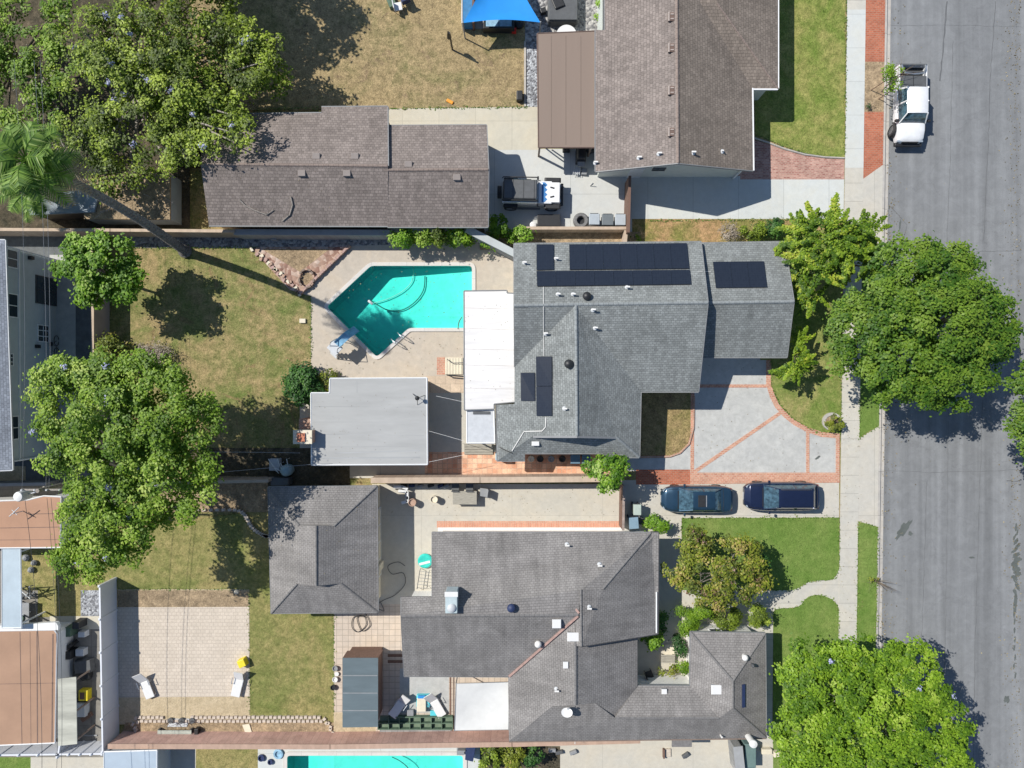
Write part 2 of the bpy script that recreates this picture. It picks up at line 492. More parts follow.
M['deck_south'] = concrete('deck_south', (0.52, 0.495, 0.43), (6.2, 9.0), 0.85, 0.1, tvar=0.02)
M['tile_cream'] = concrete('tile_cream', (0.56, 0.48, 0.4), (0.4, 0.4), 0.66, 0.1, tvar=0.05)
M['paver_tan'] = pavers('paver_tan', (0.53, 0.465, 0.385), (0.58, 0.51, 0.425), (0.45, 0.385, 0.32), 0.3, 0.24, stain=0.08)
M['paver_red'] = pavers('paver_red', (0.34, 0.10, 0.055), (0.45, 0.15, 0.085), (0.36, 0.2, 0.14), 0.26, 0.13, stain=0.16)
M['paver_fade'] = pavers('paver_fade', (0.44, 0.19, 0.13), (0.55, 0.29, 0.2), (0.5, 0.37, 0.28), 0.24, 0.13, stain=0.16)
M['paver_rose'] = pavers('paver_rose', (0.30, 0.125, 0.1), (0.5, 0.3, 0.24), (0.42, 0.3, 0.25), 0.22, 0.11, stain=0.2)
M['tile_red'] = pavers('tile_red', (0.58, 0.28, 0.17), (0.76, 0.5, 0.34), (0.5, 0.34, 0.25), 0.34, 0.34, off=0.0, stain=0.25, mort=0.02)
M['brick_band'] = pavers('brick_band', (0.52, 0.23, 0.15), (0.6, 0.3, 0.2), (0.5, 0.34, 0.26), 0.12, 0.5, off=0.0, stain=0.1)
M['flagstone'] = pavers('flagstone', (0.5, 0.4, 0.3), (0.6, 0.48, 0.36), (0.42, 0.34, 0.26), 0.7, 0.55, stain=0.12)
M['coping0'] = concrete('coping0', (0.72, 0.71, 0.68), None, stain=0.06)
M['gravel'] = gravel('gravel', (0.12, 0.12, 0.13), (0.27, 0.28, 0.3), (0.48, 0.5, 0.52))
M['gravel_dark'] = gravel('gravel_dark', (0.12, 0.12, 0.13), (0.3, 0.29, 0.28), (0.45, 0.44, 0.42), 7)
M['rubble'] = gravel('rubble', (0.24, 0.13, 0.1), (0.38, 0.26, 0.2), (0.55, 0.44, 0.37), 3.6)
M['blacktop'] = plain('blacktop', (0.13, 0.14, 0.145), 0.9, 0.25, 2.0, kind='world')
M['dark_pave'] = concrete('dark_pave', (0.23, 0.22, 0.2), (1.8, 1.8), 0.7, 0.2)

def chaikin(p, n=2):
    for _ in range(n):
        q = [p[0]]
        for a, b in zip(p[:-1], p[1:]):
            q += [(a[0] * .75 + b[0] * .25, a[1] * .75 + b[1] * .25), (a[0] * .25 + b[0] * .75, a[1] * .25 + b[1] * .75)]
        p = q + [p[-1]]
    return p
def offset_poly(poly, d):
    """grow a simple polygon outward by d pixels"""
    n = len(poly)
    a = sum(poly[i][0] * poly[(i + 1) % n][1] - poly[(i + 1) % n][0] * poly[i][1] for i in range(n))
    s = 1 if a > 0 else -1
    out = []
    for i in range(n):
        p0 = Vector(poly[i - 1]); p1 = Vector(poly[i]); p2 = Vector(poly[(i + 1) % n])
        e1 = (p1 - p0).normalized(); e2 = (p2 - p1).normalized()
        n1 = Vector((e1.y, -e1.x)) * s; n2 = Vector((e2.y, -e2.x)) * s
        b = (n1 + n2); b = b / max(0.3, b.length_squared / 2)
        out.append(tuple(p1 + b * d))
    return out
def round_poly(poly, r, n=4):
    out = []
    for i in range(len(poly)):
        p0 = Vector(poly[i - 1]); p1 = Vector(poly[i]); p2 = Vector(poly[(i + 1) % len(poly)])
        a = p1 + (p0 - p1).normalized() * r; b = p1 + (p2 - p1).normalized() * r
        for k in range(n + 1):
            t = k / n
            out.append(tuple(a * (1 - t) ** 2 + p1 * 2 * t * (1 - t) + b * t * t))
    return out
POOL = round_poly([(371, 266), (472, 266), (472, 328), (409, 328), (377, 357), (327, 307)], 3.5)
POOL2 = round_poly([(287.5, 755), (463, 755), (463, 815), (287.5, 815)], 3)
COPING = offset_poly(POOL, 3.6)
COPING2 = offset_poly(POOL2, 4)
LAYER = [0]
def sheet(name, poly, mat, z=None, holes=(), skirt=True):
    """flat ground sheet drawn on the ground plane, z in metres; each call 4 mm above the last"""
    if z is None:
        LAYER[0] += 1
        z = 0.012 + 0.004 * LAYER[0]
    rings = [[W(x, y) for x, y in r] for r in [poly] + list(holes)]
    tris = tessellate_polygon(rings)
    flat = [p for r in rings for p in r]
    mb = MB()
    vs = [(p.x, p.y, z) for p in flat]
    fs = []
    for t in tris:
        a, b, c = (Vector(vs[i]) for i in t)
        fs.append(tuple(t) if (b - a).cross(c - a).z > 0 else tuple(t[::-1]))
    mb.add(vs, fs)
    if skirt:
        n = len(rings[0])
        vs2 = [(p.x, p.y, z) for p in rings[0]] + [(p.x, p.y, -0.05) for p in rings[0]]
        mb.add(vs2, [(i, (i + 1) % n, n + (i + 1) % n, n + i) for i in range(n)])
    o = mb.build(name, mat)
    return struct(o)

def cx(y): return 893.0 - 0.0145 * y          # road-side face of the kerb, slightly skewed in the photo
def swl(y): return 847 - 0.0137 * y           # left edge of the sidewalk
def swr(y): return 865.5 - 0.0145 * y         # right edge of the sidewalk
FAR = 9000
sheet('ground', [(-FAR, -FAR), (cx(-400) - 7, -FAR), (cx(-400) - 7, -400), (cx(1200) - 7, 1200), (cx(1200) - 7, FAR), (-FAR, FAR)], M['lawn_back'], 0.0, [COPING, COPING2])
o = MB(); o.prism(WP([(cx(-400) - 7, -400), (1064, -400), (1064, 1200), (cx(1200) - 7, 1200)]), -0.3, -0.13); o.prism(WP([(860, -FAR), (1060, -FAR), (1060, -400), (860, -400)]), -0.3, -0.13); o.prism(WP([(850, 1200), (1060, 1200), (1060, FAR), (850, FAR)]), -0.3, -0.13)
struct(o.build('road', M['asphalt']))
sheet('ground', [(1036, -FAR), (FAR, -FAR), (FAR, FAR), (1036, FAR)], M['lawn_front'], 0.0)
# kerb (raised) and gutter pan
mb = MB()
ys = list(range(-400, 1201, 100))
mb.prism(WP([(cx(y) - 8.0, y) for y in ys] + [(cx(y) - 5.8, y) for y in ys[::-1]]), -0.2, 0.03)
mb.prism(WP([(1034, -400), (1037, -400), (1029, 1200), (1024.5, 1200)]), -0.2, 0.03)
struct(mb.build('kerb', M['gutter']))
mb = MB()
mb.prism(WP([(cx(y) - 5.8, y) for y in ys] + [(cx(y) - 1.2, y) for y in ys[::-1]]), -0.2, -0.115)
struct(mb.build('gutter', M['gutter']))
sheet('sidewalk', [(swl(y), y) for y in ys] + [(swr(y), y) for y in ys[::-1]], M['walk'], 0.05)
sheet('sidewalk_panel', [(swl(10), 10), (swr(10), 10), (swr(168), 168), (swl(168), 168)], M['walk_new'], 0.056)

# parkway between the sidewalk and the kerb
def pk(y0, y1, yl=None, yr=None):
    return [(swr(y0), y0), (cx(y0) - 8, y0), (cx(y1) - 8, y1 if yr is None else yr), (swr(y1), y1 if yl is None else yl)]
sheet('brick_parkway', pk(-300, 62), M['paver_red'], 0.045)
sheet('dirt_parkway', pk(62, 112), M['soil'], 0.041)
sheet('brick_parkway', [(swr(112), 112), (cx(112) - 8, 112), (cx(165) - 8, 165), (swr(179), 179)], M['paver_red'], 0.045)
sheet('driveway_apron', [(swr(179), 179), (cx(165) - 8, 165), (cx(246) - 8, 246), (swr(234), 234)], M['drive_b'], 0.045)
sheet('lawn', pk(246, 430), M['lawn_green'], 0.035)
sheet('driveway_apron', [(swr(438), 438), (cx(426) - 8, 426), (cx(527) - 8, 527), (swr(515), 521)], M['drive_b'], 0.045)
sheet('lawn', [(swr(521), 521), (867, 521.5), (cx(527) - 8, 527), (cx(760) - 8, 760), (swr(760), 760)], M['lawn_green'], 0.037)
sheet('lawn', [(856, 430), (878, 425), (857.5, 438.5)], M['lawn_green'], 0.037)

# --- north-east plot
LAYER[0] = 0
sheet('lawn', [(755, -300), (846, -300), (844.5, 158), (825, 157), (800, 152), (778, 144), (755, 134)], M['lawn_patchy'])
sheet('brick_path', [(735, 138), (754, 140), (768, 144), (785, 150), (805, 155.5), (825, 158), (844.5, 158.5), (844, 180), (735, 180)], M['paver_rose'])
mb = MB()
cur = [(754, 138), (768, 142.5), (785, 149), (805, 154.5), (825, 157.2), (844.5, 158)]
mb.tube([W(x, y, 0.06) for x, y in cur], 0.06, 5)
struct(mb.build('path_edging', M['gutter']))
sheet('driveway', [(632, 176), (740, 176), (740, 179.5), (844, 179.5), (843.4, 219.5), (646, 221), (646, 219), (632, 219)], M['drive_c'])
sheet('verge', [(628, 219), (843.5, 219), (843, 300), (628, 300)], M['strip_dry'])
sheet('yard_paving', [(480, 149), (632, 149), (632, 233), (480, 233)], M['yard_c'])
sheet('path', [(380, 106), (540, 106), (540, 150), (380, 150)], M['walk_north'])
sheet('lawn', [(140, -500), (527, -500), (527, 107), (380, 109), (140, 112)], M['lawn_dry'])
sheet('gravel_strip', [(525.5, 40), (545, 40), (545, 107), (525.5, 107)], M['gravel'])
sheet('patio', [(462, -200), (483, -200), (483, 29), (462, 29)], M['deck_pool'])
sheet('patio', [(525, -200), (600, -200), (600, 42), (525, 42)], M['gravel_dark'])
mb = MB(); mb.prism(WP([(524, 42), (526, 42), (526, 107), (524, 107)]), 0, 0.12); struct(mb.build('path_edging', M['gutter']))
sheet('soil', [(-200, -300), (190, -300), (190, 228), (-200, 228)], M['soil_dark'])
sheet('sidewalk_strip', [(480, 232), (640, 232), (640, 250), (480, 250)], M['soil'])

# --- pool plot
LAYER[0] = 0.25
sheet('soil', [(120, 237), (400, 237), (400, 248), (120, 248)], M['gravel_dark'])
sheet('pool_deck', [(303, 294), (352, 246), (530, 240), (530, 400), (311, 400), (311, 296)], M['deck_pool'], None, [COPING])
sheet('rubble_bed', [(252, 249), (262, 247), (352, 247), (303.5, 293), (290, 290)], M['rubble'])
sheet('soil', [(262, 249), (330, 249), (300, 272)], M['soil'])
sheet('patio_flags', [(426, 376), (464, 376), (464, 397), (426, 397)], M['flagstone'])
sheet('brick_path', [(437, 357), (445, 357), (445, 375), (437, 375)], M['paver_fade'])
sheet('patio_slab', [(300, 393), (500, 393), (500, 456), (300, 456)], M['deck_south'])
sheet('brick_path', [(425, 452), (618, 452), (618, 476), (425, 476)], M['tile_red'])
sheet('path', [(350, 452), (425, 452), (425, 474), (350, 474)], M['walk'])
sheet('path', [(350, 474), (430, 474), (430, 478), (350, 478)], M['walk'])
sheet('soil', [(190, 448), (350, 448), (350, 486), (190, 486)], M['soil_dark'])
sheet('soil', [(150, 476), (268, 476), (268, 512), (150, 512)], M['soil'])
LAYER[0] = 0.5
# front of the pool house
sheet('path', [(612, 445), (694, 445), (694, 471), (612, 471)], M['drive_a'])
sheet('brick_path', [(636, 469.5), (694, 469.5), (694, 484.5), (636, 484.5)], M['paver_red'])
sheet('driveway', [(690, 345), (771, 345), (772, 388), (780, 410), (792, 421), (808, 430), (824, 434.5), (839.5, 435), (839, 473), (690, 473)], M['drive_a'])
sheet('lawn', [(760, 230), (843, 230), (841, 300), (840.8, 434), (824, 434), (808, 428), (792, 418), (780, 405), (771, 386), (771, 360), (760, 360)], M['lawn_front'])
sheet('planting_bed', [(638, 380), (693, 380), (692, 430), (686, 448), (672, 457), (638, 457)], M['bed_brown'])
def band(pts, w, mat=None, name='brick_band'):
    pts = [Vector((p[0], p[1])) for p in pts]
    l = []; r = []
    for i, p in enumerate(pts):
        d = (pts[min(i + 1, len(pts) - 1)] - pts[max(i - 1, 0)]).normalized()
        nn = Vector((-d.y, d.x)) * w / 2
        l.append(tuple(p + nn)); r.append(tuple(p - nn))
    return sheet(name, l + r[::-1], mat or M['paver_fade'])
band([(692.5, 392), (692, 474)], 3.6)
band([(768.5, 360), (768.5, 384), (772, 396), (777, 406), (785, 415), (795, 423), (808, 430), (822, 434.5), (839, 436)], 5)
band([(694, 472), (780, 413)], 3.4)
band([(807.5, 431), (807.5, 474)], 3.2)
band([(690, 386), (769, 386)], 3)
band([(837.5, 434), (837.3, 482)], 3.6)
sheet('brick_band', [(690, 472.5), (839.3, 472.5), (839.2, 482.5), (690, 484)], M['paver_fade'])
mb = MB(); pts = [(694, 396), (693.5, 428), (689, 444), (680, 453), (670, 456.5), (640, 457)]
mb.tube([W(x, y, 0.07) for x, y in pts], 0.075, 6); struct(mb.build('bed_edging', M['brick_face']))

# --- south plot
LAYER[0] = 0.75
sheet('driveway', [(618, 480), (839, 482.5), (839, 517.5), (681, 518), (665, 540), (618, 540)], M['drive_b'])
sheet('lawn', [(682, 518), (839, 517.5)] + chaikin([(770, 590), (797, 590), (806, 582), (820, 580), (834, 580), (839, 569)])[::-1] + [(682, 590)], M['lawn_green'])
UPC = chaikin([(770, 590), (797, 590), (806, 582), (820, 580), (834, 580), (839, 569)])
LOC = chaikin([(773, 618), (773, 608), (799, 608), (805, 598), (816, 594), (829, 597), (838.5, 605), (838.6, 616)])
sheet('path', [(735, 590)] + UPC + [(839.5, 571), (839.5, 616)] + LOC[::-1] + [(772, 760), (740, 760)], M['walk'])
sheet('lawn', LOC + [(837, 770), (773, 770)], M['lawn_green'])
sheet('garden_path', [(640, 540), (681.5, 518), (681.5, 590), (745, 592), (745, 700), (640, 700)], M['drive_b'])
sheet('courtyard', [(630, 600), (700, 600), (700, 700), (630, 700)], M['deck_south'])
sheet('patio', [(372, 484), (622, 484), (622, 540), (470, 600), (372, 618)], M['deck_south'])
sheet('brick_band', [(437, 521), (622, 521), (622, 527.5), (437, 527.5)], M['brick_band'])
sheet('white_apron', [(438, 527.3), (622, 527.3), (622, 540), (438, 540)], M['coping0'])
sheet('patio_tiles', [(334, 604), (420, 604), (420, 724), (334, 724)], M['tile_cream'])
sheet('lawn', [(20, 544), (334, 500), (334, 722), (118, 722), (118, 590), (20, 590)], M['lawn_south'])
sheet('sand_bed', [(118, 589), (249.5, 589), (250.5, 724), (117, 724)], M['sand'])
sheet('dirt_bed', [(118, 590), (249, 590), (249, 607), (118, 607)], M['soil'])
sheet('patio_pavers', [(117, 607), (249.5, 606.5), (250, 696), (117, 697)], M['paver_tan'])
sheet('dirt_bed', [(126, 722), (345, 722), (345, 742), (120, 742)], M['soil'])
sheet('sand_bed', [(334, 712), (380, 712), (380, 742), (334, 742)], M['sand'])
sheet('deck', [(376, 650), (512, 650), (512, 738), (376, 738)], M['tile_cream'])
sheet('deck_mat', [(400, 668), (449, 668), (449, 712), (400, 712)], M['drive_a'])
band([(388, 655), (405, 655)], 3, M['wood_brown'], 'deck_border'); band([(388, 661), (405, 661)], 3, M['wood_brown'], 'deck_border')
band([(450.5, 660), (450.5, 722)], 1.6, M['wood_brown'], 'deck_border'); band([(453.7, 660), (453.7, 722)], 1.4, M['trim_brown'], 'deck_border')
LAYER[0] = 0.4
# strip past the south wall
sheet('concrete_path', [(112, 736), (840, 736), (840, 900), (112, 900)], M['deck_south'], None, [COPING2])
sheet('lawn', [(196, 744), (258, 744), (258, 900), (196, 900)], M['lawn_south'])
sheet('pool_deck', [(258, 744), (480, 744), (480, 900), (258, 900)], M['walk_new'], None, [COPING2])
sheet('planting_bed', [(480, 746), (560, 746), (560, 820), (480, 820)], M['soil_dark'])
# --- south-west yards
LAYER[0] = 0.6
sheet('yard_paving', [(-300, 484), (117, 484), (117, 900), (-300, 900)], M['dark_pave'])
sheet('lawn', [(38, 545), (84, 545), (84, 617), (38, 617)], M['lawn_south'])
sheet('gravel_strip', [(81, 580), (99, 580), (99, 617), (81, 617)], M['gravel'])
sheet('path', [(50, 616), (101, 616), (101, 629), (50, 629)], M['walk_north'])
sheet('lawn', [(-300, 757), (31, 757), (31, 900), (-300, 900)], M['lawn_green'])
sheet('path', [(31, 757), (106, 757), (106, 900), (31, 900)], M['deck_south'])
sheet('side_yard', [(-300, 234), (108, 234), (108, 486), (-300, 486)], M['blacktop'])
sheet('side_path', [(50, 255), (76, 255), (76, 456), (50, 456)], M['drive_a'])
sheet('soil', [(-300, 466), (26, 466), (26, 484), (-300, 484)], M['sand'])

# stains and patched cracks on the asphalt
def blob(name, px, py, rx, ry, rot, mat, z, seed):
    rr = random.Random(seed)
    n = 22; pts = []
    for i in range(n):
        a = 2 * math.pi * i / n
        k = 1 + rr.uniform(-0.28, 0.28)
        x = rx * k * math.cos(a); y = ry * k * math.sin(a)
        pts.append((px + x * math.cos(rot) - y * math.sin(rot), py + x * math.sin(rot) + y * math.cos(rot)))
    mb = MB(); mb.prism([(W(*p).x, W(*p).y) for p in pts], z - 0.02, z)
    return struct(mb.build(name, mat))
M['stain'] = plain('stain', (0.1, 0.112, 0.105), 0.75, 0.15, 2, kind='world')
M['crack'] = plain('crack', (0.12, 0.125, 0.13), 0.9, 0.15, 2, kind='world')
Z0 = -0.126
blob('asphalt_stain', 904.5, 530, 12, 3.6, -0.92, M['stain'], Z0, 1)
blob('asphalt_stain', 911.5, 534, 2.2, 2, 0, M['stain'], Z0, 2)
for k_ in range(16):
    blob('asphalt_stain', 1017.5 + 1.5 * math.sin(k_ * 2.1), 528 + k_ * 4.6, (3.2 if 5 < k_ < 12 else 1.3) * (1 + .3 * math.sin(k_ * 5)), 3.8, 0.2 * k_, M['stain'], Z0 + .0004 * (k_ % 4), 30 + k_)
blob('asphalt_stain', 1016.5, 605, 2.0, 12, 0.05, M['stain'], Z0, 4)
for k_ in range(7):
    blob('asphalt_stain', 1016 + math.sin(k_ * 3.3), 622 + k_ * 9, .9, 3.2, .1, M['stain'], Z0 + .001, 60 + k_)
blob('asphalt_stain', 1008, 700, 2.8, 3.6, 0, M['stain'], Z0, 5)
blob('asphalt_stain', 973, 558, 2.6, 1.0, 0, M['stain'], Z0, 6)
blob('asphalt_stain', 901, 225, 1.0, 5.5, 0.1, M['stain'], Z0, 7)
blob('asphalt_stain', 817.5, 457.5, 3.2, 1.1, -0.6, M['stain'], 0.045, 8)['kind'] = 'structure'
for i, (pts, w) in enumerate((([(948, 0), (945, 38), (941, 80)], 1.1), ([(997, 0), (992, 70), (989, 150), (985, 240)], 0.5), ([(954, 40), (951, 170), (947, 260)], 0.35), ([(878, 190), (908, 225), (905, 236)], 0.4), ([(890, 250), (930, 253), (1023, 250)], 0.35), ([(884, 470), (930, 473), (1020, 470)], 0.3), ([(928, 480), (924, 600), (918, 768)], 0.35), ([(984, 400), (978, 580), (974, 768)], 0.4), ([(950, 400), (947, 620), (943, 768)], 0.25), ([(1023, 480), (1016, 482), (1008, 481)], .8), ([(890, 25), (950, 24), (1023, 26)], 0.15))):
    P = [Vector(p) for p in pts]; fine = []
    rr = random.Random(i)
    for a, b in zip(P[:-1], P[1:]):
        n = max(2, int((b - a).length / 6))
        for k in range(n):
            fine.append(a.lerp(b, k / n) + Vector((rr.uniform(-.5, .5), rr.uniform(-.5, .5))))
    fine.append(P[-1])
    l = []; r = []
    for k, p in enumerate(fine):
        d = (fine[min(k + 1, len(fine) - 1)] - fine[max(k - 1, 0)]).normalized()
        nn = Vector((-d.y, d.x)) * w * 0.6 * rr.uniform(0.5, 1.3)
        l.append(p + nn); r.append(p - nn)
    mb = MB(); n = len(l)
    vs = [tuple(W(p.x, p.y).xy) + (Z0 + 0.003,) for p in l + r]
    mb.add(vs, [(k, k + 1, n + k + 1, n + k) for k in range(n - 1)])
    struct(mb.build('crack', M['crack']))

# ------------------------------------------------------------------ swimming pools
def water_mat():
    m, nt, b, out = new_mat('pool_water')
    nt.nodes.remove(b)
    w = coords(nt, 'world')
    tr = nt.nodes.new('ShaderNodeBsdfTransparent')
    tr.inputs[0].default_value = (0.9, 1, 0.99, 1)
    gl = nt.nodes.new('ShaderNodeBsdfGlossy'); gl.inputs['Roughness'].default_value = 0.03
    fr = nt.nodes.new('ShaderNodeFresnel'); fr.inputs['IOR'].default_value = 1.33
    bp = nt.nodes.new('ShaderNodeBump'); bp.inputs['Strength'].default_value = 0.5; bp.inputs['Distance'].default_value = 0.05
    nt.links.new(noise(nt, w, 3.5, 3, 0.6, 0.5), bp.inputs['Height'])
    nt.links.new(bp.outputs[0], gl.inputs['Normal']); nt.links.new(bp.outputs[0], fr.inputs['Normal'])
    ms = nt.nodes.new('ShaderNodeMixShader')
    nt.links.new(fr.outputs[0], ms.inputs[0]); nt.links.new(tr.outputs[0], ms.inputs[1]); nt.links.new(gl.outputs[0], ms.inputs[2])
    nt.links.new(ms.outputs[0], out.inputs['Surface'])
    va = nt.nodes.new('ShaderNodeVolumeAbsorption')
    va.inputs['Color'].default_value = (0.12, 0.93, 0.9, 1)
    va.inputs['Density'].default_value = 0.35
    nt.links.new(va.outputs[0], out.inputs['Volume'])
    return m
M['water'] = water_mat()
M['plaster'] = plain('plaster', (0.17, 0.74, 0.66), 0.8, 0.09, 0.9, kind='world')
def pool(name, label, poly, coping, depth_fn, bbox, group=None):
    c = W(*[sum(p[k] for p in poly) / len(poly) for k in (0, 1)])
    root = thing(name, label, 'pool', (c.x, c.y, 0), group=group)
    ring = [W(*p) for p in poly]
    # walls + bottom
    mb = MB(); n = len(ring)
    mb.add([(p.x, p.y, 0.02) for p in ring] + [(p.x, p.y, -3.0) for p in ring], [(i, (i + 1) % n, n + (i + 1) % n, n + i) for i in range(n)])
    x0, y0, x1, y1 = bbox; g = 26
    vs = []
    for j in range(g + 1):
        for i in range(g + 1):
            x = x0 + (x1 - x0) * i / g; y = y0 + (y1 - y0) * j / g
            p = W(x, y); vs.append((p.x, p.y, -depth_fn(x, y)))
    mb.add(vs, [(j * (g + 1) + i, j * (g + 1) + i + 1, (j + 1) * (g + 1) + i + 1, (j + 1) * (g + 1) + i) for j in range(g) for i in range(g)])
    mb.build('basin', M['plaster'], root)
    # water: closed volume
    w = MB(); r2 = [W(*p) for p in offset_poly(poly, -0.02)]
    w.prism(r2, -2.9, -0.1); w.build('water', M['water'], root)
    # coping ring
    cp = MB(); o2 = [W(*p) for p in coping]
    vs = [(p.x, p.y, 0.09) for p in ring] + [(p.x, p.y, 0.09) for p in o2] + [(p.x, p.y, 0.0) for p in ring] + [(p.x, p.y, -0.1) for p in o2]
    fs = []
    for i in range(n):
        j = (i + 1) % n
        fs += [(i, j, n + j, n + i), (i, j, 2 * n + j, 2 * n + i), (n + i, n + j, 3 * n + j, 3 * n + i)]
    cp.add(vs, fs); cp.build('coping', M['coping'], root)
    return root
M['coping'] = concrete('coping', (0.62, 0.6, 0.57), (1.2, 1.2), 0.8, 0.06)
def dA(x, y):
    t = (472 - x) / 100 + max(0, (y - 315)) / 90
    return 0.62 + 0.95 * max(0, min(1.35, t))
pool('swimming_pool', 'turquoise arrow-shaped swimming pool behind the grey slate-roofed house', POOL, COPING, dA, (322, 260, 478, 362))
pool('swimming_pool', 'turquoise rectangular swimming pool cut by the bottom edge beyond the pink block wall', POOL2, COPING2, lambda x, y: 0.8 + 0.7 * max(0, min(1, (330 - x) / 40)), (280, 748, 470, 822))
# ------------------------------------------------------------------ houses
ROOFS = []          # (bvh) of every roof, so that fixtures can sit on it
CAMP = Vector((0, 0, H))
def hit(px, py):
    d = (W(px, py) - CAMP).normalized()
    best = None
    for t in ROOFS:
        loc, nor, idx, dist = t.ray_cast(CAMP, d, 200)
        if loc is not None and (best is None or dist < best[2]):
            best = (loc, nor if nor.z > 0 else -nor, dist)
    if best is None:
        return W(px, py, 0.1), Vector((0, 0, 1))
    return best[0], best[1]
def roof_part(root, V, F, mat, thick=0.16, name='roof'):
    """V = {key: (px, py, h)}; F = faces by key; builds a slab and gives every face UVs along its own slope"""
    used = {k for f in F for k in f}
    V = {k: V[k] for k in V if k in used}
    keys = list(V); P = [W(V[k][0], V[k][1], V[k][2]) for k in keys]
    idx = {k: i for i, k in enumerate(keys)}
    faces = []
    for f in F:
        f = [idx[k] for k in f]
        n = Vector((0, 0, 0))
        for a in range(len(f)):
            n += P[f[a]].cross(P[f[(a + 1) % len(f)]])
        if n.z < 0: f = f[::-1]
        faces.append(f)
    cnt = {}
    for f in faces:
        for a in range(len(f)):
            e = (f[a], f[(a + 1) % len(f)])
            cnt[tuple(sorted(e))] = cnt.get(tuple(sorted(e)), []) + [e]
    n = len(P)
    vs = [tuple(p) for p in P] + [(p.x, p.y, p.z - thick) for p in P]
    allf = list(faces) + [tuple(i + n for i in f[::-1]) for f in faces]
    for k, es in cnt.items():
        if len(es) == 1:
            a, b = es[0]; allf.append((b, a, a + n, b + n))
    me = bpy.data.meshes.new(name)
    o0 = ORIGIN[root.name]
    me.from_pydata([(v[0] - o0[0], v[1] - o0[1], v[2] - o0[2]) for v in vs], [], allf)
    me.materials.append(mat)
    uv = me.uv_layers.new(name='UVMap')
    for p in me.polygons:
        nn = p.normal
        if p.index >= 2 * len(faces) or abs(nn.z) < 0.1:
            for li in p.loop_indices:
                v = me.vertices[me.loops[li].vertex_index].co
                uv.data[li].uv = (v.x + v.y, v.z)
            continue
        g = Vector((nn.x, nn.y, 0))
        if g.length < 1e-3: g = Vector((0, -1, 0))
        g.normalize(); u = Vector((-g.y, g.x, 0)); s = nn.cross(u).normalized()
        for li in p.loop_indices:
            v = me.vertices[me.loops[li].vertex_index].co
            uv.data[li].uv = (v.dot(u), v.dot(s))
    o = bpy.data.objects.new(name, me); COL.objects.link(o); o.parent = root
    ORIGIN[o.name] = o0
    t = BVHTree.FromPolygons([tuple(p) for p in P], [tuple(f) for f in faces])
    ROOFS.append(t)
    return o, t
def caps(root, V, pairs, mat, r=0.10, name='ridge_cap'):
    for a, b in pairs:
        A = W(*V[a]); B = W(*V[b])
        L = (B - A); n = max(1, int(L.length / 0.3))
        mb = MB(); side = Vector((-L.y, L.x, 0)).normalized()
        for i in range(n):
            p = A + L * (i / n); q = A + L * ((i + 0.96) / n)
            u = Vector((0, 0, 1))
            k = 0.012 * (i % 2)
            sec = [(-r, -0.012), (-r * 0.5, 0.04), (0, 0.055), (r * 0.5, 0.04), (r, -0.012)]
            vs = [p + side * s + u * (z + k) for s, z in sec] + [q + side * s + u * z for s, z in sec]
            mb.add(vs, [(j, j + 1, 6 + j, 5 + j) for j in range(4)] + [(0, 1, 2, 3, 4), (5, 6, 7, 8, 9)])
        mb.build(name, mat, root)
def fascia(root, V, pairs, mat, hgt=0.16, w=0.07, name='fascia', cen=None):
    for a, b in pairs:
        A = W(*V[a]) if isinstance(a, str) else a; B = W(*V[b]) if isinstance(b, str) else b
        L = B - A; side = Vector((-L.y, L.x, 0)).normalized()
        if cen is not None and side.dot((A + B) / 2 - cen) < 0: side = -side
        mb = MB()
        vs = []
        for p in (A, B):
            for s, z in ((0.003, 0.012), (w, 0.012), (w, -hgt), (0.003, -hgt)):
                vs.append(p + side * s + Vector((0, 0, z)))
        mb.add(vs, [(0, 1, 2, 3), (7, 6, 5, 4), (0, 4, 5, 1), (1, 5, 6, 2), (2, 6, 7, 3), (3, 7, 4, 0)])
        mb.build(name, mat, root)
def walls(root, foot, mat, trees, default=2.4, name='wall', gap=0.2, z0=-0.05):
    """foot = footprint corners as real (x, y); the wall top follows the underside of the roof"""
    mb = MB(); n = len(foot)
    def top(x, y, c):
        best = None
        for dx, dy in ((0, 0), (c[0], c[1])):
            for t in trees:
                loc, nor, i, d = t.ray_cast(Vector((x + dx, y + dy, 30)), Vector((0, 0, -1)), 60)
                if loc is not None and (best is None or loc.z > best): best = loc.z
            if best is not None: break
        return (best - gap) if best is not None else default
    cxy = Vector((sum(p[0] for p in foot) / n, sum(p[1] for p in foot) / n))
    for i in range(n):
        a = Vector(foot[i][:2]); b = Vector(foot[(i + 1) % n][:2])
        k = max(1, int((b - a).length / 0.35))
        pts = [a.lerp(b, j / k) for j in range(k + 1)]
        inn = (cxy - (a + b) / 2); inn = inn.normalized() * 0.25 if inn.length > 0 else Vector((0, 0))
        vs = [(p.x, p.y, z0) for p in pts] + [(p.x, p.y, top(p.x, p.y, inn)) for p in pts]
        mb.add(vs, [(j, j + 1, k + 2 + j, k + 1 + j) for j in range(k)])
    return mb.build(name, mat, root)
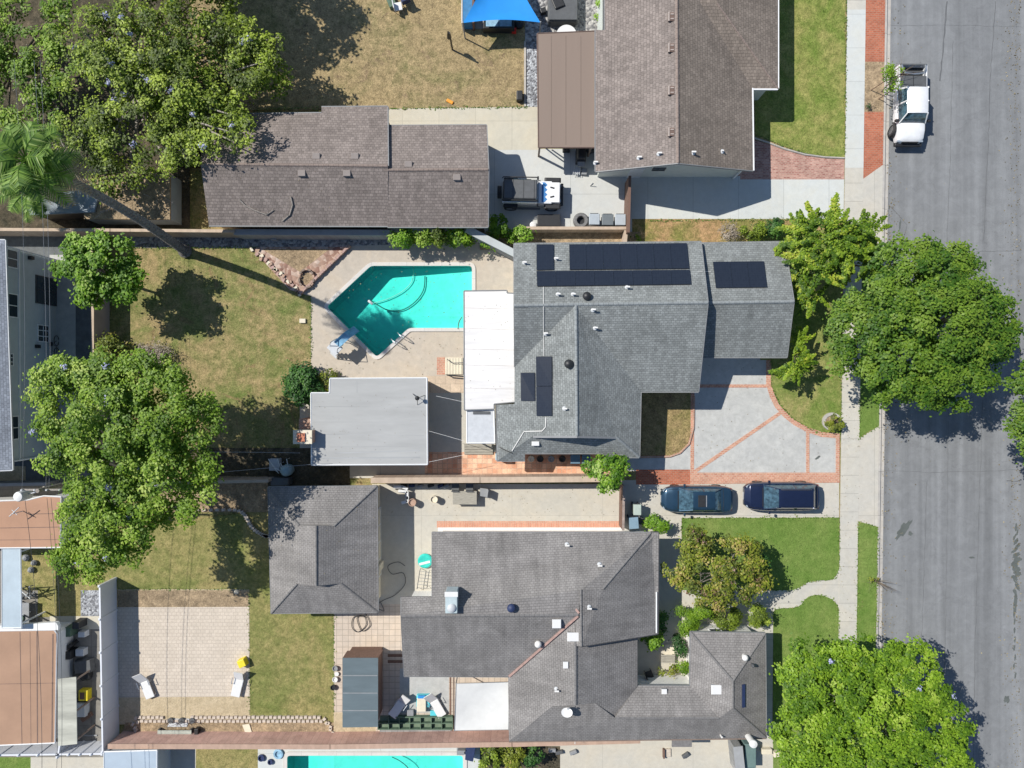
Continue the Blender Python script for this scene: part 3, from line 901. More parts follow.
def opening(root, a, b, t, z, w, h, kind='window', frame=None, glass=None, out=None, grid=1):
    """a window or door in the wall from a to b (real xy), t along it, z = sill height"""
    a = Vector(a[:2]); b = Vector(b[:2]); d = (b - a).normalized(); nrm = Vector((d.y, -d.x))
    if out is not None and nrm.dot(Vector(out)) < 0: nrm = -nrm
    c = a.lerp(b, t)
    fr = MB(); th = 0.06
    def bar(x0, x1, z0, z1, dd=0.05):
        vs = []
        for s in (0.004, dd):
            for x, zz in ((x0, z0), (x1, z0), (x1, z1), (x0, z1)):
                p = c + d * x + nrm * s
                vs.append((p.x, p.y, zz))
        fr.add(vs, [(0, 1, 2, 3), (7, 6, 5, 4), (0, 4, 5, 1), (1, 5, 6, 2), (2, 6, 7, 3), (3, 7, 4, 0)])
    bar(-w / 2, w / 2, z, z + th); bar(-w / 2, w / 2, z + h - th, z + h)
    bar(-w / 2, -w / 2 + th, z + th, z + h - th); bar(w / 2 - th, w / 2, z + th, z + h - th)
    for k in range(1, grid + 1):
        x = -w / 2 + w * k / (grid + 1)
        bar(x - 0.025, x + 0.025, z + th, z + h - th, 0.045)
    if grid > 1: bar(-w / 2 + th, w / 2 - th, z + h / 2 - .025, z + h / 2 + .025, 0.042)
    f = fr.build(kind, frame or M['trim_white'], root)
    g = MB(); vs = []
    for s in (0.003, 0.03):
        for x, zz in ((-w / 2 + th, z + th), (w / 2 - th, z + th), (w / 2 - th, z + h - th), (-w / 2 + th, z + h - th)):
            p = c + d * x + nrm * s; vs.append((p.x, p.y, zz))
    g.add(vs, [(0, 1, 2, 3), (7, 6, 5, 4), (0, 4, 5, 1), (1, 5, 6, 2), (2, 6, 7, 3), (3, 7, 4, 0)])
    g.build('pane' if kind == 'window' else 'panel', glass or M['glass_dark'], f)
def posts(root, pts, h, w, mat):
    for x, y in pts:
        p = W(x, y, h); mb = MB(); mb.box((p.x, p.y, 0), (w, w, h)); mb.build('post', mat, root)
def foot_px(lst):
    """footprint given as eave photo positions (px, py, h) -> real xy"""
    return [tuple(W(*p).xy) for p in lst]
def inset(foot, d):
    n = len(foot); a = sum(foot[i][0] * foot[(i + 1) % n][1] - foot[(i + 1) % n][0] * foot[i][1] for i in range(n))
    s = 1 if a > 0 else -1
    out = []
    for i in range(n):
        p0 = Vector(foot[i - 1]); p1 = Vector(foot[i]); p2 = Vector(foot[(i + 1) % n])
        e1 = (p1 - p0).normalized(); e2 = (p2 - p1).normalized()
        n1 = Vector((-e1.y, e1.x)) * s; n2 = Vector((-e2.y, e2.x)) * s
        b = n1 + n2; b = b / max(0.4, b.length_squared / 2)
        out.append(tuple(p1 + b * d))
    return out

# ---- house A: grey slate roof behind the pool and the brick-banded driveway
A = thing('house', 'long house with grey shingle roof and dark solar panels beside the pool', 'house', tuple(W(600, 340)))
V = {
 'wN': (514, 243.6, 3.15), 'wR': (514, 305.5, 5.05), 'eN': (701, 241.6, 3.15), 'eR': (708, 302.5, 5.05), 'eS': (698.5, 392, 3.05),
 'vS': (641, 392, 3.05), 'cE': (639.5, 457.5, 2.85), 'hE': (616, 437, 3.62), 'gS': (577, 436, 4.95), 'cT': (576, 305, 5.05),
 'wV': (514.5, 367, 3.15), 'w1': (514.5, 404, 3.15), 'w2': (497, 405, 2.75), 'cW': (497, 455, 2.72), 'hW': (533, 436, 3.55),
 'wA': (497, 461, 2.6), 's1': (525, 461, 2.6), 's2': (525, 453.5, 2.86), 's3': (603, 453.5, 2.93), 's4': (603, 457.5, 2.8)}
ra, tA = roof_part(A, V, [('wN', 'eN', 'eR', 'cT', 'wR'), ('wR', 'cT', 'wV'), ('cT', 'eR', 'eS', 'vS'),
   ('cT', 'vS', 'cE', 'hE', 'gS'), ('cT', 'gS', 'hW', 'w2', 'w1', 'wV'), ('hW', 'wA', 'w2'), ('hW', 'hE', 'cE', 's4', 's3', 's2', 's1', 'wA')], M['roof_slate'])
# gablet over the south skirt: an overhanging lip that throws the dark wedge
mb = MB(); a, b, c = W(*V['hW']), W(*V['gS']), W(*V['hE'])
mb.add([a + Vector((0.1, 0.06, -.05)), c + Vector((-.1, 0.06, -.05)), b + Vector((0, 0.06, -.1))], [(0, 1, 2)]); mb.build('gable_wall', M['trim_grey'], A)
mb = MB()
for p, q in ((a, b), (b, c)):
    o_ = Vector((0, -0.12, -0.01)); dn = Vector((0, 0, -0.06))
    mb.add([p + Vector((0, 0, .01)), q + Vector((0, 0, .01)), q + o_, p + o_, p + dn, q + dn, q + o_ + dn, p + o_ + dn], [(0, 1, 2, 3), (7, 6, 5, 4), (3, 2, 6, 7), (0, 3, 7, 4), (1, 2, 6, 5)])
mb.build('gable_lip', M['trim_grey'], A)
caps(A, V, [('wR', 'eR'), ('cT', 'gS'), ('hE', 'cE')], M['cap_slate'], 0.1)
fascia(A, V, [('eN', 'eR'), ('eR', 'eS'), ('wR', 'wN'), ('wV', 'wR'), ('wN', 'eN'), ('eS', 'vS'), ('vS', 'cE'), ('s4', 'cE'), ('s2', 's3'), ('wA', 's1'), ('w2', 'wA')], M['trim_grey'], w=0.04, cen=W(600, 350, 3))
walls(A, inset(foot_px([V['wN'], V['eN'], V['eS'], V['vS'], V['cE'], V['s3'], V['s2'], V['wA'], V['w2'], V['w1']]), 0.35), M['stucco_pale'], [tA], 2.6)
ft = inset(foot_px([V['wN'], V['eN'], V['eS'], V['vS'], V['cE'], V['s3'], V['s2'], V['wA'], V['w2'], V['w1']]), 0.35)
opening(A, ft[2], ft[3], 0.5, 0.9, 1.6, 1.2, out=(0, -1)); opening(A, ft[3], ft[4], 0.3, 0.8, 1.8, 1.3, out=(1, 0)); opening(A, ft[3], ft[4], 0.8, 0.0, 1.0, 2.05, 'door', M['trim_white'], M['wood_brown'], out=(1, 0), grid=0)
for t_ in (0.2, 0.45, 0.75): opening(A, ft[0], ft[1], t_, 1.0, 1.4, 1.0, out=(0, 1))
# garage wing (lower)
Vg = {'a': (703.5, 243, 2.75), 'b': (784.5, 241.5, 2.75), 'c': (794, 301.5, 4.3), 'd': (787, 357.5, 2.72), 'e': (704, 357.5, 2.72), 'f': (708, 303, 4.3)}
Vg['a'] = (698, 243, 2.75); Vg['f'] = (700, 303, 4.3); Vg['e'] = (696, 357.5, 2.72)
rg, tG = roof_part(A, Vg, [('a', 'b', 'c', 'f'), ('f', 'c', 'd', 'e')], M['roof_slate'])
caps(A, Vg, [('f', 'c')], M['cap_slate'], 0.1)
fascia(A, Vg, [('a', 'b'), ('b', 'c'), ('c', 'd'), ('d', 'e')], M['trim_grey'], w=0.04, cen=W(740, 300, 3))
fg = inset(foot_px([Vg['a'], Vg['b'], Vg['d'], Vg['e']]), 0.35)
walls(A, fg, M['stucco_pale'], [tG], 2.5)
opening(A, fg[2], fg[3], 0.5, 0.0, 4.8, 2.1, 'garage_door', M['trim_white'], M['trim_white'], out=(0, -1), grid=3)
opening(A, fg[1], fg[2], 0.3, 0.9, 1.5, 1.1, out=(1, 0))

# ---- house B: dark grey roof of the south plot
B = thing('house', 'rambling house with charcoal roof and pinkish copper valleys around a small courtyard', 'house', tuple(W(570, 620)))
VB = {
 'a': (432, 532.5, 2.8), 'b': (651, 532.5, 2.8), 'c': (603, 589, 4.62), 'd': (581, 590, 4.95), 'e': (578.5, 615, 4.95), 'f': (401, 616, 5.0), 'g': (401, 597, 4.35), 'h': (432, 597, 4.35),
 'i': (404, 676.5, 2.75), 'j': (508, 677, 2.75),
 'k': (581.5, 646.5, 4.95), 'l': (658, 634, 2.8), 'm': (658.5, 532.5, 2.8)}
rb, tB1 = roof_part(B, VB, [('a', 'b', 'c', 'd', 'e', 'f', 'g', 'h')], M['roof_dark'])
VB2 = {'f': (401, 616, 5.0), 'e': (578.5, 615.5, 4.95), 'j': (508, 677, 2.75), 'i': (404, 676.5, 2.75)}
_, tB2 = roof_part(B, VB2, [('f', 'e', 'j', 'i')], M['roof_dark'])
VB3 = {'m': (658.5, 532.5, 2.8), 'b': (651, 532.5, 2.8), 'c': (603, 589, 4.62), 'd': (581, 590, 5.0), 'k': (581.5, 646.5, 5.0), 'l': (658, 634, 2.8)}
_, tB3 = roof_part(B, VB3, [('m', 'b', 'c', 'd', 'k', 'l')], M['roof_dark'])
VB4 = {'e': (578.5, 614, 4.9), 'n': (575, 614, 4.72), 'o': (575.5, 705, 4.7), 'p': (553, 706, 3.98), 'q': (509, 741.5, 2.7), 'j': (508, 677, 2.72), 'd': (581, 590, 4.95), 'c2': (560, 589, 4.55), 'k2': (581.5, 646, 4.95), 'k3': (576, 646, 4.7)}
_, tB4 = roof_part(B, VB4, [('n', 'o', 'p', 'q', 'j'), ('d', 'c2', 'n', 'k3', 'k2')], M['roof_dark'])
VB5 = {'k3': (575.5, 640, 4.7), 'o': (575.5, 705, 4.7), 's': (595, 703, 4.1), 'r': (615, 718, 3.5), 't': (637.5, 686, 2.75), 'u': (637.5, 636, 2.75)}
_, tB5 = roof_part(B, VB5, [('k3', 'o', 's', 'r', 't', 'u')], M['roof_dark'])
# south wing and its ridge, north-east hipped wing
VC = {'q': (509, 741.5, 2.7), 'p': (553, 705, 3.98), 's': (595, 703, 4.1), 'r': (615, 718, 3.7), 'z': (719, 718, 3.7), 'y': (733, 708, 3.9), 'x': (766.5, 738, 2.7),
      't': (637.5, 686, 2.7), 'w': (690, 686, 2.7), 'aa': (690.5, 632, 2.7), 'bb': (765.5, 633, 2.7), 'cc': (733, 681, 3.9)}
_, tC = roof_part(B, VC, [('q', 'p', 's', 'r', 'z', 'y', 'x'), ('r', 't', 'w', 'z'), ('w', 'aa', 'cc', 'y', 'z'), ('aa', 'bb', 'cc'), ('cc', 'bb', 'x', 'y')], M['roof_dark'])
caps(B, VB, [('e', 'f')], M['cap_dark'], 0.1)
caps(B, VB3, [('d', 'k'), ('b', 'c')], M['cap_dark'], 0.08)
caps(B, VB5, [('k3', 'o')], M['cap_dark'], 0.1)
caps(B, VC, [('r', 'z'), ('cc', 'y'), ('aa', 'cc'), ('bb', 'cc'), ('y', 'x')], M['cap_dark'], 0.08)
# pinkish metal valleys
for pa, pb in (((560, 589, 4.62), (579, 613, 4.96)), ((578, 616, 4.98), (509, 676.5, 2.82))):
    A1, B1 = W(*pa), W(*pb); L = B1 - A1; sd_ = Vector((-L.y, L.x, 0)).normalized() * 0.065
    mb = MB(); up = Vector((0, 0, 0.05))
    mb.add([A1 - sd_ + up, A1 + sd_ + up, B1 + sd_ + up, B1 - sd_ + up, A1 - sd_ - up, A1 + sd_ - up, B1 + sd_ - up, B1 - sd_ - up], [(0, 1, 2, 3), (7, 6, 5, 4), (0, 4, 5, 1), (1, 5, 6, 2), (2, 6, 7, 3), (3, 7, 4, 0)])
    mb.build('valley_flashing', M['copper'], B)
cB = W(570, 620, 3)
fascia(B, VB, [('a', 'b'), ('i', 'j'), ('f', 'i'), ('g', 'f'), ('h', 'a')], M['trim_grey'], cen=cB, w=0.03)
fascia(B, VB3, [('b', 'm'), ('m', 'l'), ('l', 'k')], M['trim_dark'], cen=W(600, 590, 3), w=0.05)
fascia(B, {'a': (655.8, 592, 2.9), 'b': (655.8, 633, 2.9)}, [('a', 'b')], M['trim_white'], 0.05, 0.08, 'gutter', cen=W(600, 590, 3))
fascia(B, VC, [('aa', 'bb'), ('bb', 'x'), ('w', 'aa'), ('t', 'w')], M['trim_grey'], cen=W(720, 690, 3), w=0.03)
fascia(B, VC, [('q', 'x')], M['trim_brown'], cen=cB, w=0.07)
tsB = [tB1, tB2, tB3, tB4, tB5, tC]
wB = inset(foot_px([(432, 533, 2.8), (658, 533, 2.8), (658, 634, 2.8), (637.5, 637, 2.8), (637.5, 686, 2.7), (690, 686, 2.7), (690.5, 632, 2.7), (765.5, 633, 2.7), (766.5, 738, 2.7), (509, 741, 2.7), (508, 677, 2.75), (404, 676, 2.75), (401, 598, 3), (432, 598, 3)]), 0.42)
walls(B, wB, M['stucco_white'], tsB, 2.5)
for t_ in (0.12, 0.62): opening(B, wB[0], wB[1], t_, 0.95, 1.0, 1.05, out=(0, 1))
opening(B, wB[1], wB[2], 0.5, 0.8, 1.8, 1.3, out=(1, 0)); opening(B, wB[7], wB[8], 0.4, 0.0, 0.95, 2.05, 'door', M['trim_white'], M['wood_brown'], out=(1, 0), grid=0); opening(B, wB[6], wB[7], 0.5, 0.9, 1.6, 1.1, out=(0, 1))
opening(B, wB[10], wB[11], 0.5, 0.05, 1.8, 2.0, 'door', M['trim_white'], M['glass_dark'], out=(0, -1))

# ---- garage B (hipped with gablets)
G = thing('garage', 'small grey hipped garage behind the charcoal-roofed house, half in the shade of a tree', 'garage', tuple(W(323, 550)))
VG = {'nw': (268, 487, 2.6), 'ne': (377, 486, 2.6), 'se': (378, 612.5, 2.6), 'sw': (271, 613.5, 2.6), 'hn1': (299, 525.5, 3.75), 'hn2': (334, 526, 3.72), 'rn': (316.2, 525.8, 4.2), 'rs': (316.2, 586, 4.2), 'hs2': (341, 583.5, 3.5), 'hs1': (297, 584, 3.68)}
_, tGg = roof_part(G, VG, [('nw', 'ne', 'hn2', 'hn1'), ('ne', 'se', 'hs2', 'rs', 'rn', 'hn2'), ('sw', 'hs1', 'hs2', 'se'), ('sw', 'nw', 'hn1', 'rn', 'rs', 'hs1')], M['roof_dark'])
mb = MB()
mb.add([W(*VG['hn1']), W(*VG['hn2']), W(*VG['rn'])], [(0, 1, 2)]); mb.build('gable_wall', M['trim_grey'], G); mb = MB(); mb.add([W(*VG['hs1']), W(*VG['hs2']), W(*VG['rs'])], [(0, 1, 2)]); mb.build('gable_wall', M['trim_grey'], G)
caps(G, VG, [('rn', 'rs'), ('ne', 'hn2'), ('hs2', 'se'), ('hs1', 'sw'), ('nw', 'hn1')], M['cap_dark'], 0.08)
cG = W(323, 550, 3)
fascia(G, VG, [('nw', 'ne'), ('ne', 'se'), ('se', 'sw'), ('sw', 'nw')], M['trim_grey'], cen=cG, w=0.03)
wG = inset(foot_px([VG['nw'], VG['ne'], VG['se'], VG['sw']]), 0.3)
walls(G, wG, M['cream'], [tGg], 2.4)
opening(G, wG[1], wG[2], 0.5, 0.0, 4.6, 2.1, 'garage_door', M['trim_white'], M['cream'], out=(1, 0), grid=3); opening(G, wG[2], wG[3], 0.5, 1.0, 1.2, 1.0, out=(0, -1))

# ---- house C: brown roof at the top
C = thing('house', 'house with brown tiled roof and two wings at the top beside the shaded driveway', 'house', tuple(W(680, 60)))
VC_ = {'rS': (678, 163, 5.0), 'rN': (676, -120, 5.0), 'wS': (595.5, 171.5, 2.7), 'w1': (595.5, 30, 2.7), 'w2': (604.5, 30, 2.95), 'w3': (604.5, -120, 2.95), 'eS': (753, 170.5, 2.7), 'e1': (753, 88, 2.7), 'vB': (748, 86, 2.75), 'vT': (714, 2, 4.05)}
_, tC1 = roof_part(C, VC_, [('rN', 'w3', 'w2', 'w1', 'wS', 'rS')], M['roof_rose'])
VC2 = {'rS': (678, 163, 5.0), 'rN': (676, -120, 5.0), 'eS': (753, 170.5, 2.7), 'e1': (752, 88, 2.7), 'vT': (690, -64, 4.6), 'eE': (742, -120, 3)}
_, tC2 = roof_part(C, VC2, [('rS', 'eS', 'e1', 'vT', 'rN')], M['roof_brown'])
VC3 = {'e1': (743, 88.5, 2.68), 'eW': (778, 88.5, 2.68), 'rW': (717, 3, 4.3), 'vT': (694, 3, 4.3), 'n': (778, -120, 2.68), 'n2': (717, -120, 4.3), 'n3': (694, -120, 4.3)}
_, tC3 = roof_part(C, VC3, [('e1', 'eW', 'rW', 'vT'), ('eW', 'n', 'n2', 'rW'), ('vT', 'rW', 'n2', 'n3')], M['roof_brown'])
caps(C, VC3, [('eW', 'rW')], M['cap_brown'], 0.07)
caps(C, VC_, [('rN', 'rS')], M['cap_brown'], 0.1)
fascia(C, VC2, [('e1', 'eS')], M['trim_white'], cen=W(680, 100, 3), w=0.09, hgt=0.12, name='gutter')
fascia(C, VC3, [('e1', 'eW')], M['trim_white'], 0.12, 0.09, 'gutter', cen=W(740, 20, 3)); fascia(C, VC3, [('eW', 'n')], M['trim_white'], 0.12, 0.07, cen=W(740, 20, 3))
fascia(C, VC_, [('wS', 'rS'), ('wS', 'w1'), ('w2', 'w3')], M['trim_grey'], cen=W(680, 60, 3), w=0.05)
fascia(C, {'rS': VC2['rS'], 'eS': VC2['eS']}, [('rS', 'eS')], M['trim_grey'], cen=W(680, 60, 3), w=0.05)
fC = inset(foot_px([(597, 170, 2.7), (753, 170, 2.7), (753, 88.5, 2.7), (778, 88.5, 2.7), (778, -120, 2.7), (597, -120, 2.7)]), 0.35)
walls(C, fC, M['stucco_pale'], [tC1, tC2, tC3], 2.5)
opening(C, fC[0], fC[1], 0.41, 1.5, 0.85, 0.6, out=(0, -1), frame=M['trim_dark']); opening(C, fC[0], fC[1], 0.26, 0.02, 0.9, 2.0, 'door', M['trim_white'], M['trim_white'], out=(0, -1), grid=0)
opening(C, fC[1], fC[2], 0.5, 0.9, 1.8, 1.2, out=(1, 0)); opening(C, fC[3], fC[4], 0.3, 0.9, 1.8, 1.2, out=(1, 0))
# corner post by the porch
mb = MB(); p = W(733, 178.5); mb.tube([(p.x, p.y, 0), (p.x, p.y, 0.05)], 0.06); mb.box((p.x, p.y, 0), (0.1, 0.1, 2.6)); mb.build('porch_post', M['trim_white'], C)

# ---- building D: brown roof left of the jeep yard
D = thing('house', 'wide brown-roofed outbuilding with square vents, right of the sparse tree', 'building', tuple(W(345, 165)))
VD = {'nw': (203, 114.5, 2.7), 'n1': (321.5, 113, 2.7), 'n2': (321.5, 107, 2.45), 'n3': (387.5, 106.5, 2.45), 'rE': (388, 166, 4.2), 'rW': (200.5, 164, 4.2), 'sw': (209, 225.5, 2.6), 's3': (388, 226, 2.6), 'r1': (321.5, 166, 4.2)}
_, tD1 = roof_part(D, VD, [('nw', 'n1', 'r1', 'rW'), ('n1', 'n2', 'n3', 'rE', 'r1'), ('rW', 'r1', 'rE', 's3', 'sw')], M['roof_rose'])
VD2 = {'nw': (387.5, 125.5, 2.75), 'ne': (486.5, 125, 2.75), 'rE': (488.5, 169.5, 4.05), 'rW': (384, 170, 4.05), 'se': (488, 227, 2.6), 'sw': (387.5, 227, 2.6)}
_, tD2 = roof_part(D, VD2, [('nw', 'ne', 'rE', 'rW'), ('rW', 'rE', 'se', 'sw')], M['roof_rose'])
caps(D, VD, [('rW', 'rE')], M['cap_brown'], 0.09); caps(D, VD2, [('rW', 'rE')], M['cap_brown'], 0.09)
fascia(D, VD, [('nw', 'n1'), ('n2', 'n3'), ('sw', 's3'), ('n3', 'rE')], M['trim_grey'], cen=W(330, 165, 3), w=0.06)
fascia(D, VD2, [('nw', 'ne'), ('ne', 'rE'), ('rE', 'se'), ('se', 'sw')], M['trim_grey'], cen=W(440, 170, 3), w=0.05)
fD = inset(foot_px([(206, 113, 2.6), (322, 113, 2.6), (322, 107, 2.5), (387.5, 107, 2.5), (387.5, 125, 2.7), (487, 125, 2.7), (487, 227, 2.6), (208, 226, 2.6)]), 0.25)
walls(D, fD, M['stucco_tan'], [tD1, tD2], 2.4)
opening(D, fD[5], fD[6], 0.65, 0.0, 4.4, 2.1, 'garage_door', M['trim_white'], M['trim_white'], out=(1, 0), grid=3); opening(D, fD[0], fD[1], 0.5, 1.0, 1.4, 1.0, out=(0, 1))

# ---- building E: two-storey neighbour at the left edge
E = thing('apartment_building', 'two-storey pale grey-green building with shaded wall at the left edge', 'building', tuple(W(-80, 350)))
VE = {'ne': (5, 240, 5.45), 'se': (12.5, 470, 5.45), 'sw': (-250, 480, 5.45), 'nw': (-250, 236, 5.45), 're': (-110, 355, 7.2), 'rw': (-150, 355, 7.2)}
M['roof_pale'] = shingle('roof_pale', (0.25, 0.275, 0.32), 0.15)
_, tE = roof_part(E, VE, [('ne', 'se', 're'), ('se', 'sw', 'rw', 're'), ('sw', 'nw', 'rw'), ('nw', 'ne', 're', 'rw')], M['roof_pale'], 0.1)
fascia(E, VE, [('ne', 'se'), ('se', 'sw'), ('nw', 'ne')], M['pale_grey'], cen=W(-120, 350, 5), w=0.05, hgt=0.1, name='gutter')
fE = [tuple(W(*p).xy) for p in ((57, 260.5), (45, 455.5), (-200, 455), (-200, 262))]
fE[0] = tuple(W(56.5, 260.5).xy); fE[1] = tuple(W(57.5, 455).xy)
walls(E, fE, M['stucco_grey'], [tE], 5.2)
# band between the storeys
mb = MB(); a, b = Vector(fE[0]), Vector(fE[1]); L = (b - a).normalized()
for p, q in ((a, b),):
    mb.add([(p.x + s, p.y, z) for s, z in ((0.003, 3.55), (0.05, 3.55), (0.05, 3.66), (0.003, 3.66))] + [(q.x + s, q.y, z) for s, z in ((0.003, 3.55), (0.05, 3.55), (0.05, 3.66), (0.003, 3.66))], [(0, 1, 2, 3), (7, 6, 5, 4), (0, 4, 5, 1), (1, 5, 6, 2), (2, 6, 7, 3), (3, 7, 4, 0)])
mb.build('band', M['trim_white'], E)
mb = MB(); mb.tube([(a.x + .06, a.y + .02, 0), (a.x + .06, a.y + .02, 5.2)], 0.045); mb.build('downpipe', M['trim_white'], E)
mb = MB(); mb.tube([(b.x + .06, b.y + .06, 0), (b.x + .06, b.y + .06, 5.2)], 0.06); mb.build('downpipe', M['trim_white'], E)
def wE(py, z, w, h, grid=1, fr=None): # window centred at ground row py
    yy = W(0, py).y; t = (yy - a.y) / (b.y - a.y)
    opening(E, fE[0], fE[1], t, z, w, h, out=(1, 0), grid=grid, frame=fr or M['trim_white'])
wE(270, 3.72, 1.15, .95); wE(312.5, 3.72, 1.5, .98, 1); wE(362, 4.15, 0.8, 0.55, 2); wE(424, 3.72, 1.5, .98, 1)
wE(335, 0.85, 1.15, 1.1, 2); wE(293, 0.02, 1.85, 2.1, 1, M['trim_dark'])
for py in (265, 348, 398, 428):   # small dark wall vents
    q = W(0, py); mb = MB(); mb.box((fE[0][0] + 0.12, q.y, 1.9 if py != 265 else 2.5), (0.24, 0.22, 0.3)); mb.build('wall_vent', M['black'], E)
# ---- flat-roofed buildings at the lower left
M['roof_felt'] = plain('roof_felt', (0.40, 0.235, 0.155), 0.9, 0.09, 0.6, kind='world')
M['roof_felt2'] = plain('roof_felt2', (0.36, 0.225, 0.15), 0.9, 0.09, 0.6, kind='world')
def flat(name, label, roofpoly, h, roofmat, wallmat, foot=None, thick=0.14, cat='building', wallin=0.12, seams=(), seam_h=False, hN=None, edge=None):
    c = W(sum(p[0] for p in roofpoly) / len(roofpoly), sum(p[1] for p in roofpoly) / len(roofpoly))
    r = thing(name, label, cat, (c.x, c.y, 0))
    mb = MB(); P = WP(roofpoly, h)
    mb.prism(P, h - thick, h); mb.build('roof', roofmat, r)
    if edge:
        q = P + [P[0]]
        for i in range(len(P)):
            e = MB(); e.tube([(q[i].x, q[i].y, h - .01), (q[i + 1].x, q[i + 1].y, h - .01)], 0.05, 4); e.build('roof_edge', edge, r)
    ROOFS.append(BVHTree.FromPolygons([tuple((p.x, p.y, h)) for p in P], [tuple(range(len(P)))]))
    if wallmat:
        f = inset([tuple(p.xy) for p in P], wallin)
        mb = MB(); n = len(f)
        mb.add([(p[0], p[1], -.05) for p in f] + [(p[0], p[1], h - thick) for p in f], [(i, (i + 1) % n, n + (i + 1) % n, n + i) for i in range(n)])
        mb.build('wall', wallmat, r)
    for (x0, y0), (x1, y1), w_ in seams:
        mb = MB(); p, q = W(x0, y0, h), W(x1, y1, h); d = (q - p); sd2 = Vector((-d.y, d.x, 0)).normalized() * w_
        mb.add([p - sd2 + Vector((0, 0, .006)), p + sd2 + Vector((0, 0, .006)), q + sd2 + Vector((0, 0, .006)), q - sd2 + Vector((0, 0, .006))], [(0, 1, 2, 3)])
        mb.build('roof_seam', M['roof_seam'], r)
    return r
M['roof_seam'] = plain('roof_seam', (0.16, 0.11, 0.09), 0.9, 0.2)
F1 = flat('flat_roof_building', 'brown flat-roofed building under the white transformer by the big tree', [(-60, 503), (28, 500), (44, 496), (61, 497), (60.5, 547.5), (-60, 548.5)], 2.7, M['roof_felt'], M['stucco_white'], edge=M['trim_white'],
          seams=[((0, 528), (60, 527), .02), ((0, 540), (60, 539.5), .015), ((30, 514), (60, 513.5), .02)])
F2 = flat('flat_roof_building', 'brown flat-roofed building with white walls above the white fence, lower left', [(-60, 632), (54, 630), (57, 634), (55, 743), (-60, 748)], 1.9, M['roof_felt2'], M['stucco_white'], edge=M['trim_white'],
          seams=[((20, 632), (22, 745), .02), ((37, 631), (37.5, 744), .035), ((53, 634), (52, 742), .04), ((0, 684), (55, 683), .015), ((30, 632), (31, 745), .012)])
# white parapet seen along the north side of F2
mb = MB(); P = WP([(-60, 629), (56, 622.5), (58, 626), (58, 630), (-60, 632)], 2.0); mb.prism(P, 1.7, 2.0); mb.build('parapet', M['stucco_white'], F2)
F3 = flat('carport', 'narrow pale blue-grey metal roof between the two brown flat roofs', [(2, 548.5), (20.5, 548.5), (21.5, 628), (2, 628)], 2.5, plain('metal_blue', (0.42, 0.5, 0.55), 0.45, 0.08, 1, metallic=0.2), None, thick=0.06, edge=M['trim_white'])
posts(F3, ((4, 552), (19, 552), (4, 624), (20, 624)), 2.44, 0.09, M['trim_white'])
F4 = flat('awning', 'weathered corrugated awning beside the white walls of the lower left building', [(57.5, 679), (76, 677), (77, 744), (58, 746)], 2.2, plain('corrugated', (0.42, 0.42, 0.36), 0.8, 0.25, 0.8, kind='world', stretch=(.3, 2, 1), bmp=.4), None, thick=0.05, cat='awning')
posts(F4, ((74, 681), (75, 712), (75, 741)), 2.15, 0.09, M['trim_brown'])
# ---- brown patio cover of house C
PC = flat('patio_cover', 'smooth brown flat patio cover attached to the brown-roofed house', [(537.5, 33.5), (595, 31), (595, 147.5), (538.5, 147.5)], 2.5, plain('cover_brown', (0.235, 0.18, 0.145), 0.8, 0.05, 0.5, kind='world', stretch=(1, .1, 1)), None, thick=0.12, cat='patio cover', edge=M['roof_seam'],
          seams=())
posts(PC, ((540, 37), (540, 90), (540, 144), (592, 144)), 2.38, 0.12, M['trim_brown'])
M['cover_seam'] = plain('cover_seam', (0.2, 0.155, 0.125), .8, .05)
for i, x in enumerate((551, 565.5, 580.5)):
    mb = MB(); p, q = W(x, 33.5, 2.5), W(x + .4, 147, 2.5); mb.box(((p.x + q.x) / 2, (p.y + q.y) / 2, 2.5), (0.04, p.y - q.y - .3, 0.012)); mb.build('roof_seam', M['cover_seam'], PC)
# ---- flat grey patio roof by the pool
PG = flat('pool_room', 'pale grey flat-roofed pool room between the pool and the brick path', [(311, 393), (329.5, 393), (330, 378.5), (427, 378), (427.5, 464.5), (311.5, 465)], 2.6, plain('roof_membrane', (0.37, 0.375, 0.37), 0.85, 0.09, 0.7, kind='world', stretch=(.4, 2, 1)), M['stucco_tan'], wallin=0.2, edge=M['trim_white'])
M['roof_mem2'] = plain('roof_mem2', (0.33, 0.34, 0.345), 0.8, 0.25, 0.9, kind='world', stretch=(.3, 5, 1))
for x0, y0, x1, y1, w_ in ((314, 406.5, 424, 407, .012), (313, 422, 424, 422, .01), (313, 434, 424, 435.5, .014), (357, 380, 357, 393, .01), (330, 447, 424, 446, .014), (318, 458, 420, 457.5, .05), (335, 453, 420, 450.5, .04)):
    mb = MB(); p, q = W(x0, y0, 2.6), W(x1, y1, 2.6); d = q - p; s2 = Vector((-d.y, d.x, 0)).normalized() * w_; u = Vector((0, 0, .006))
    mb.add([p - s2 + u, p + s2 + u, q + s2 + u, q - s2 + u], [(0, 1, 2, 3)]); mb.build('roof_seam', M['roof_mem2'], PG)
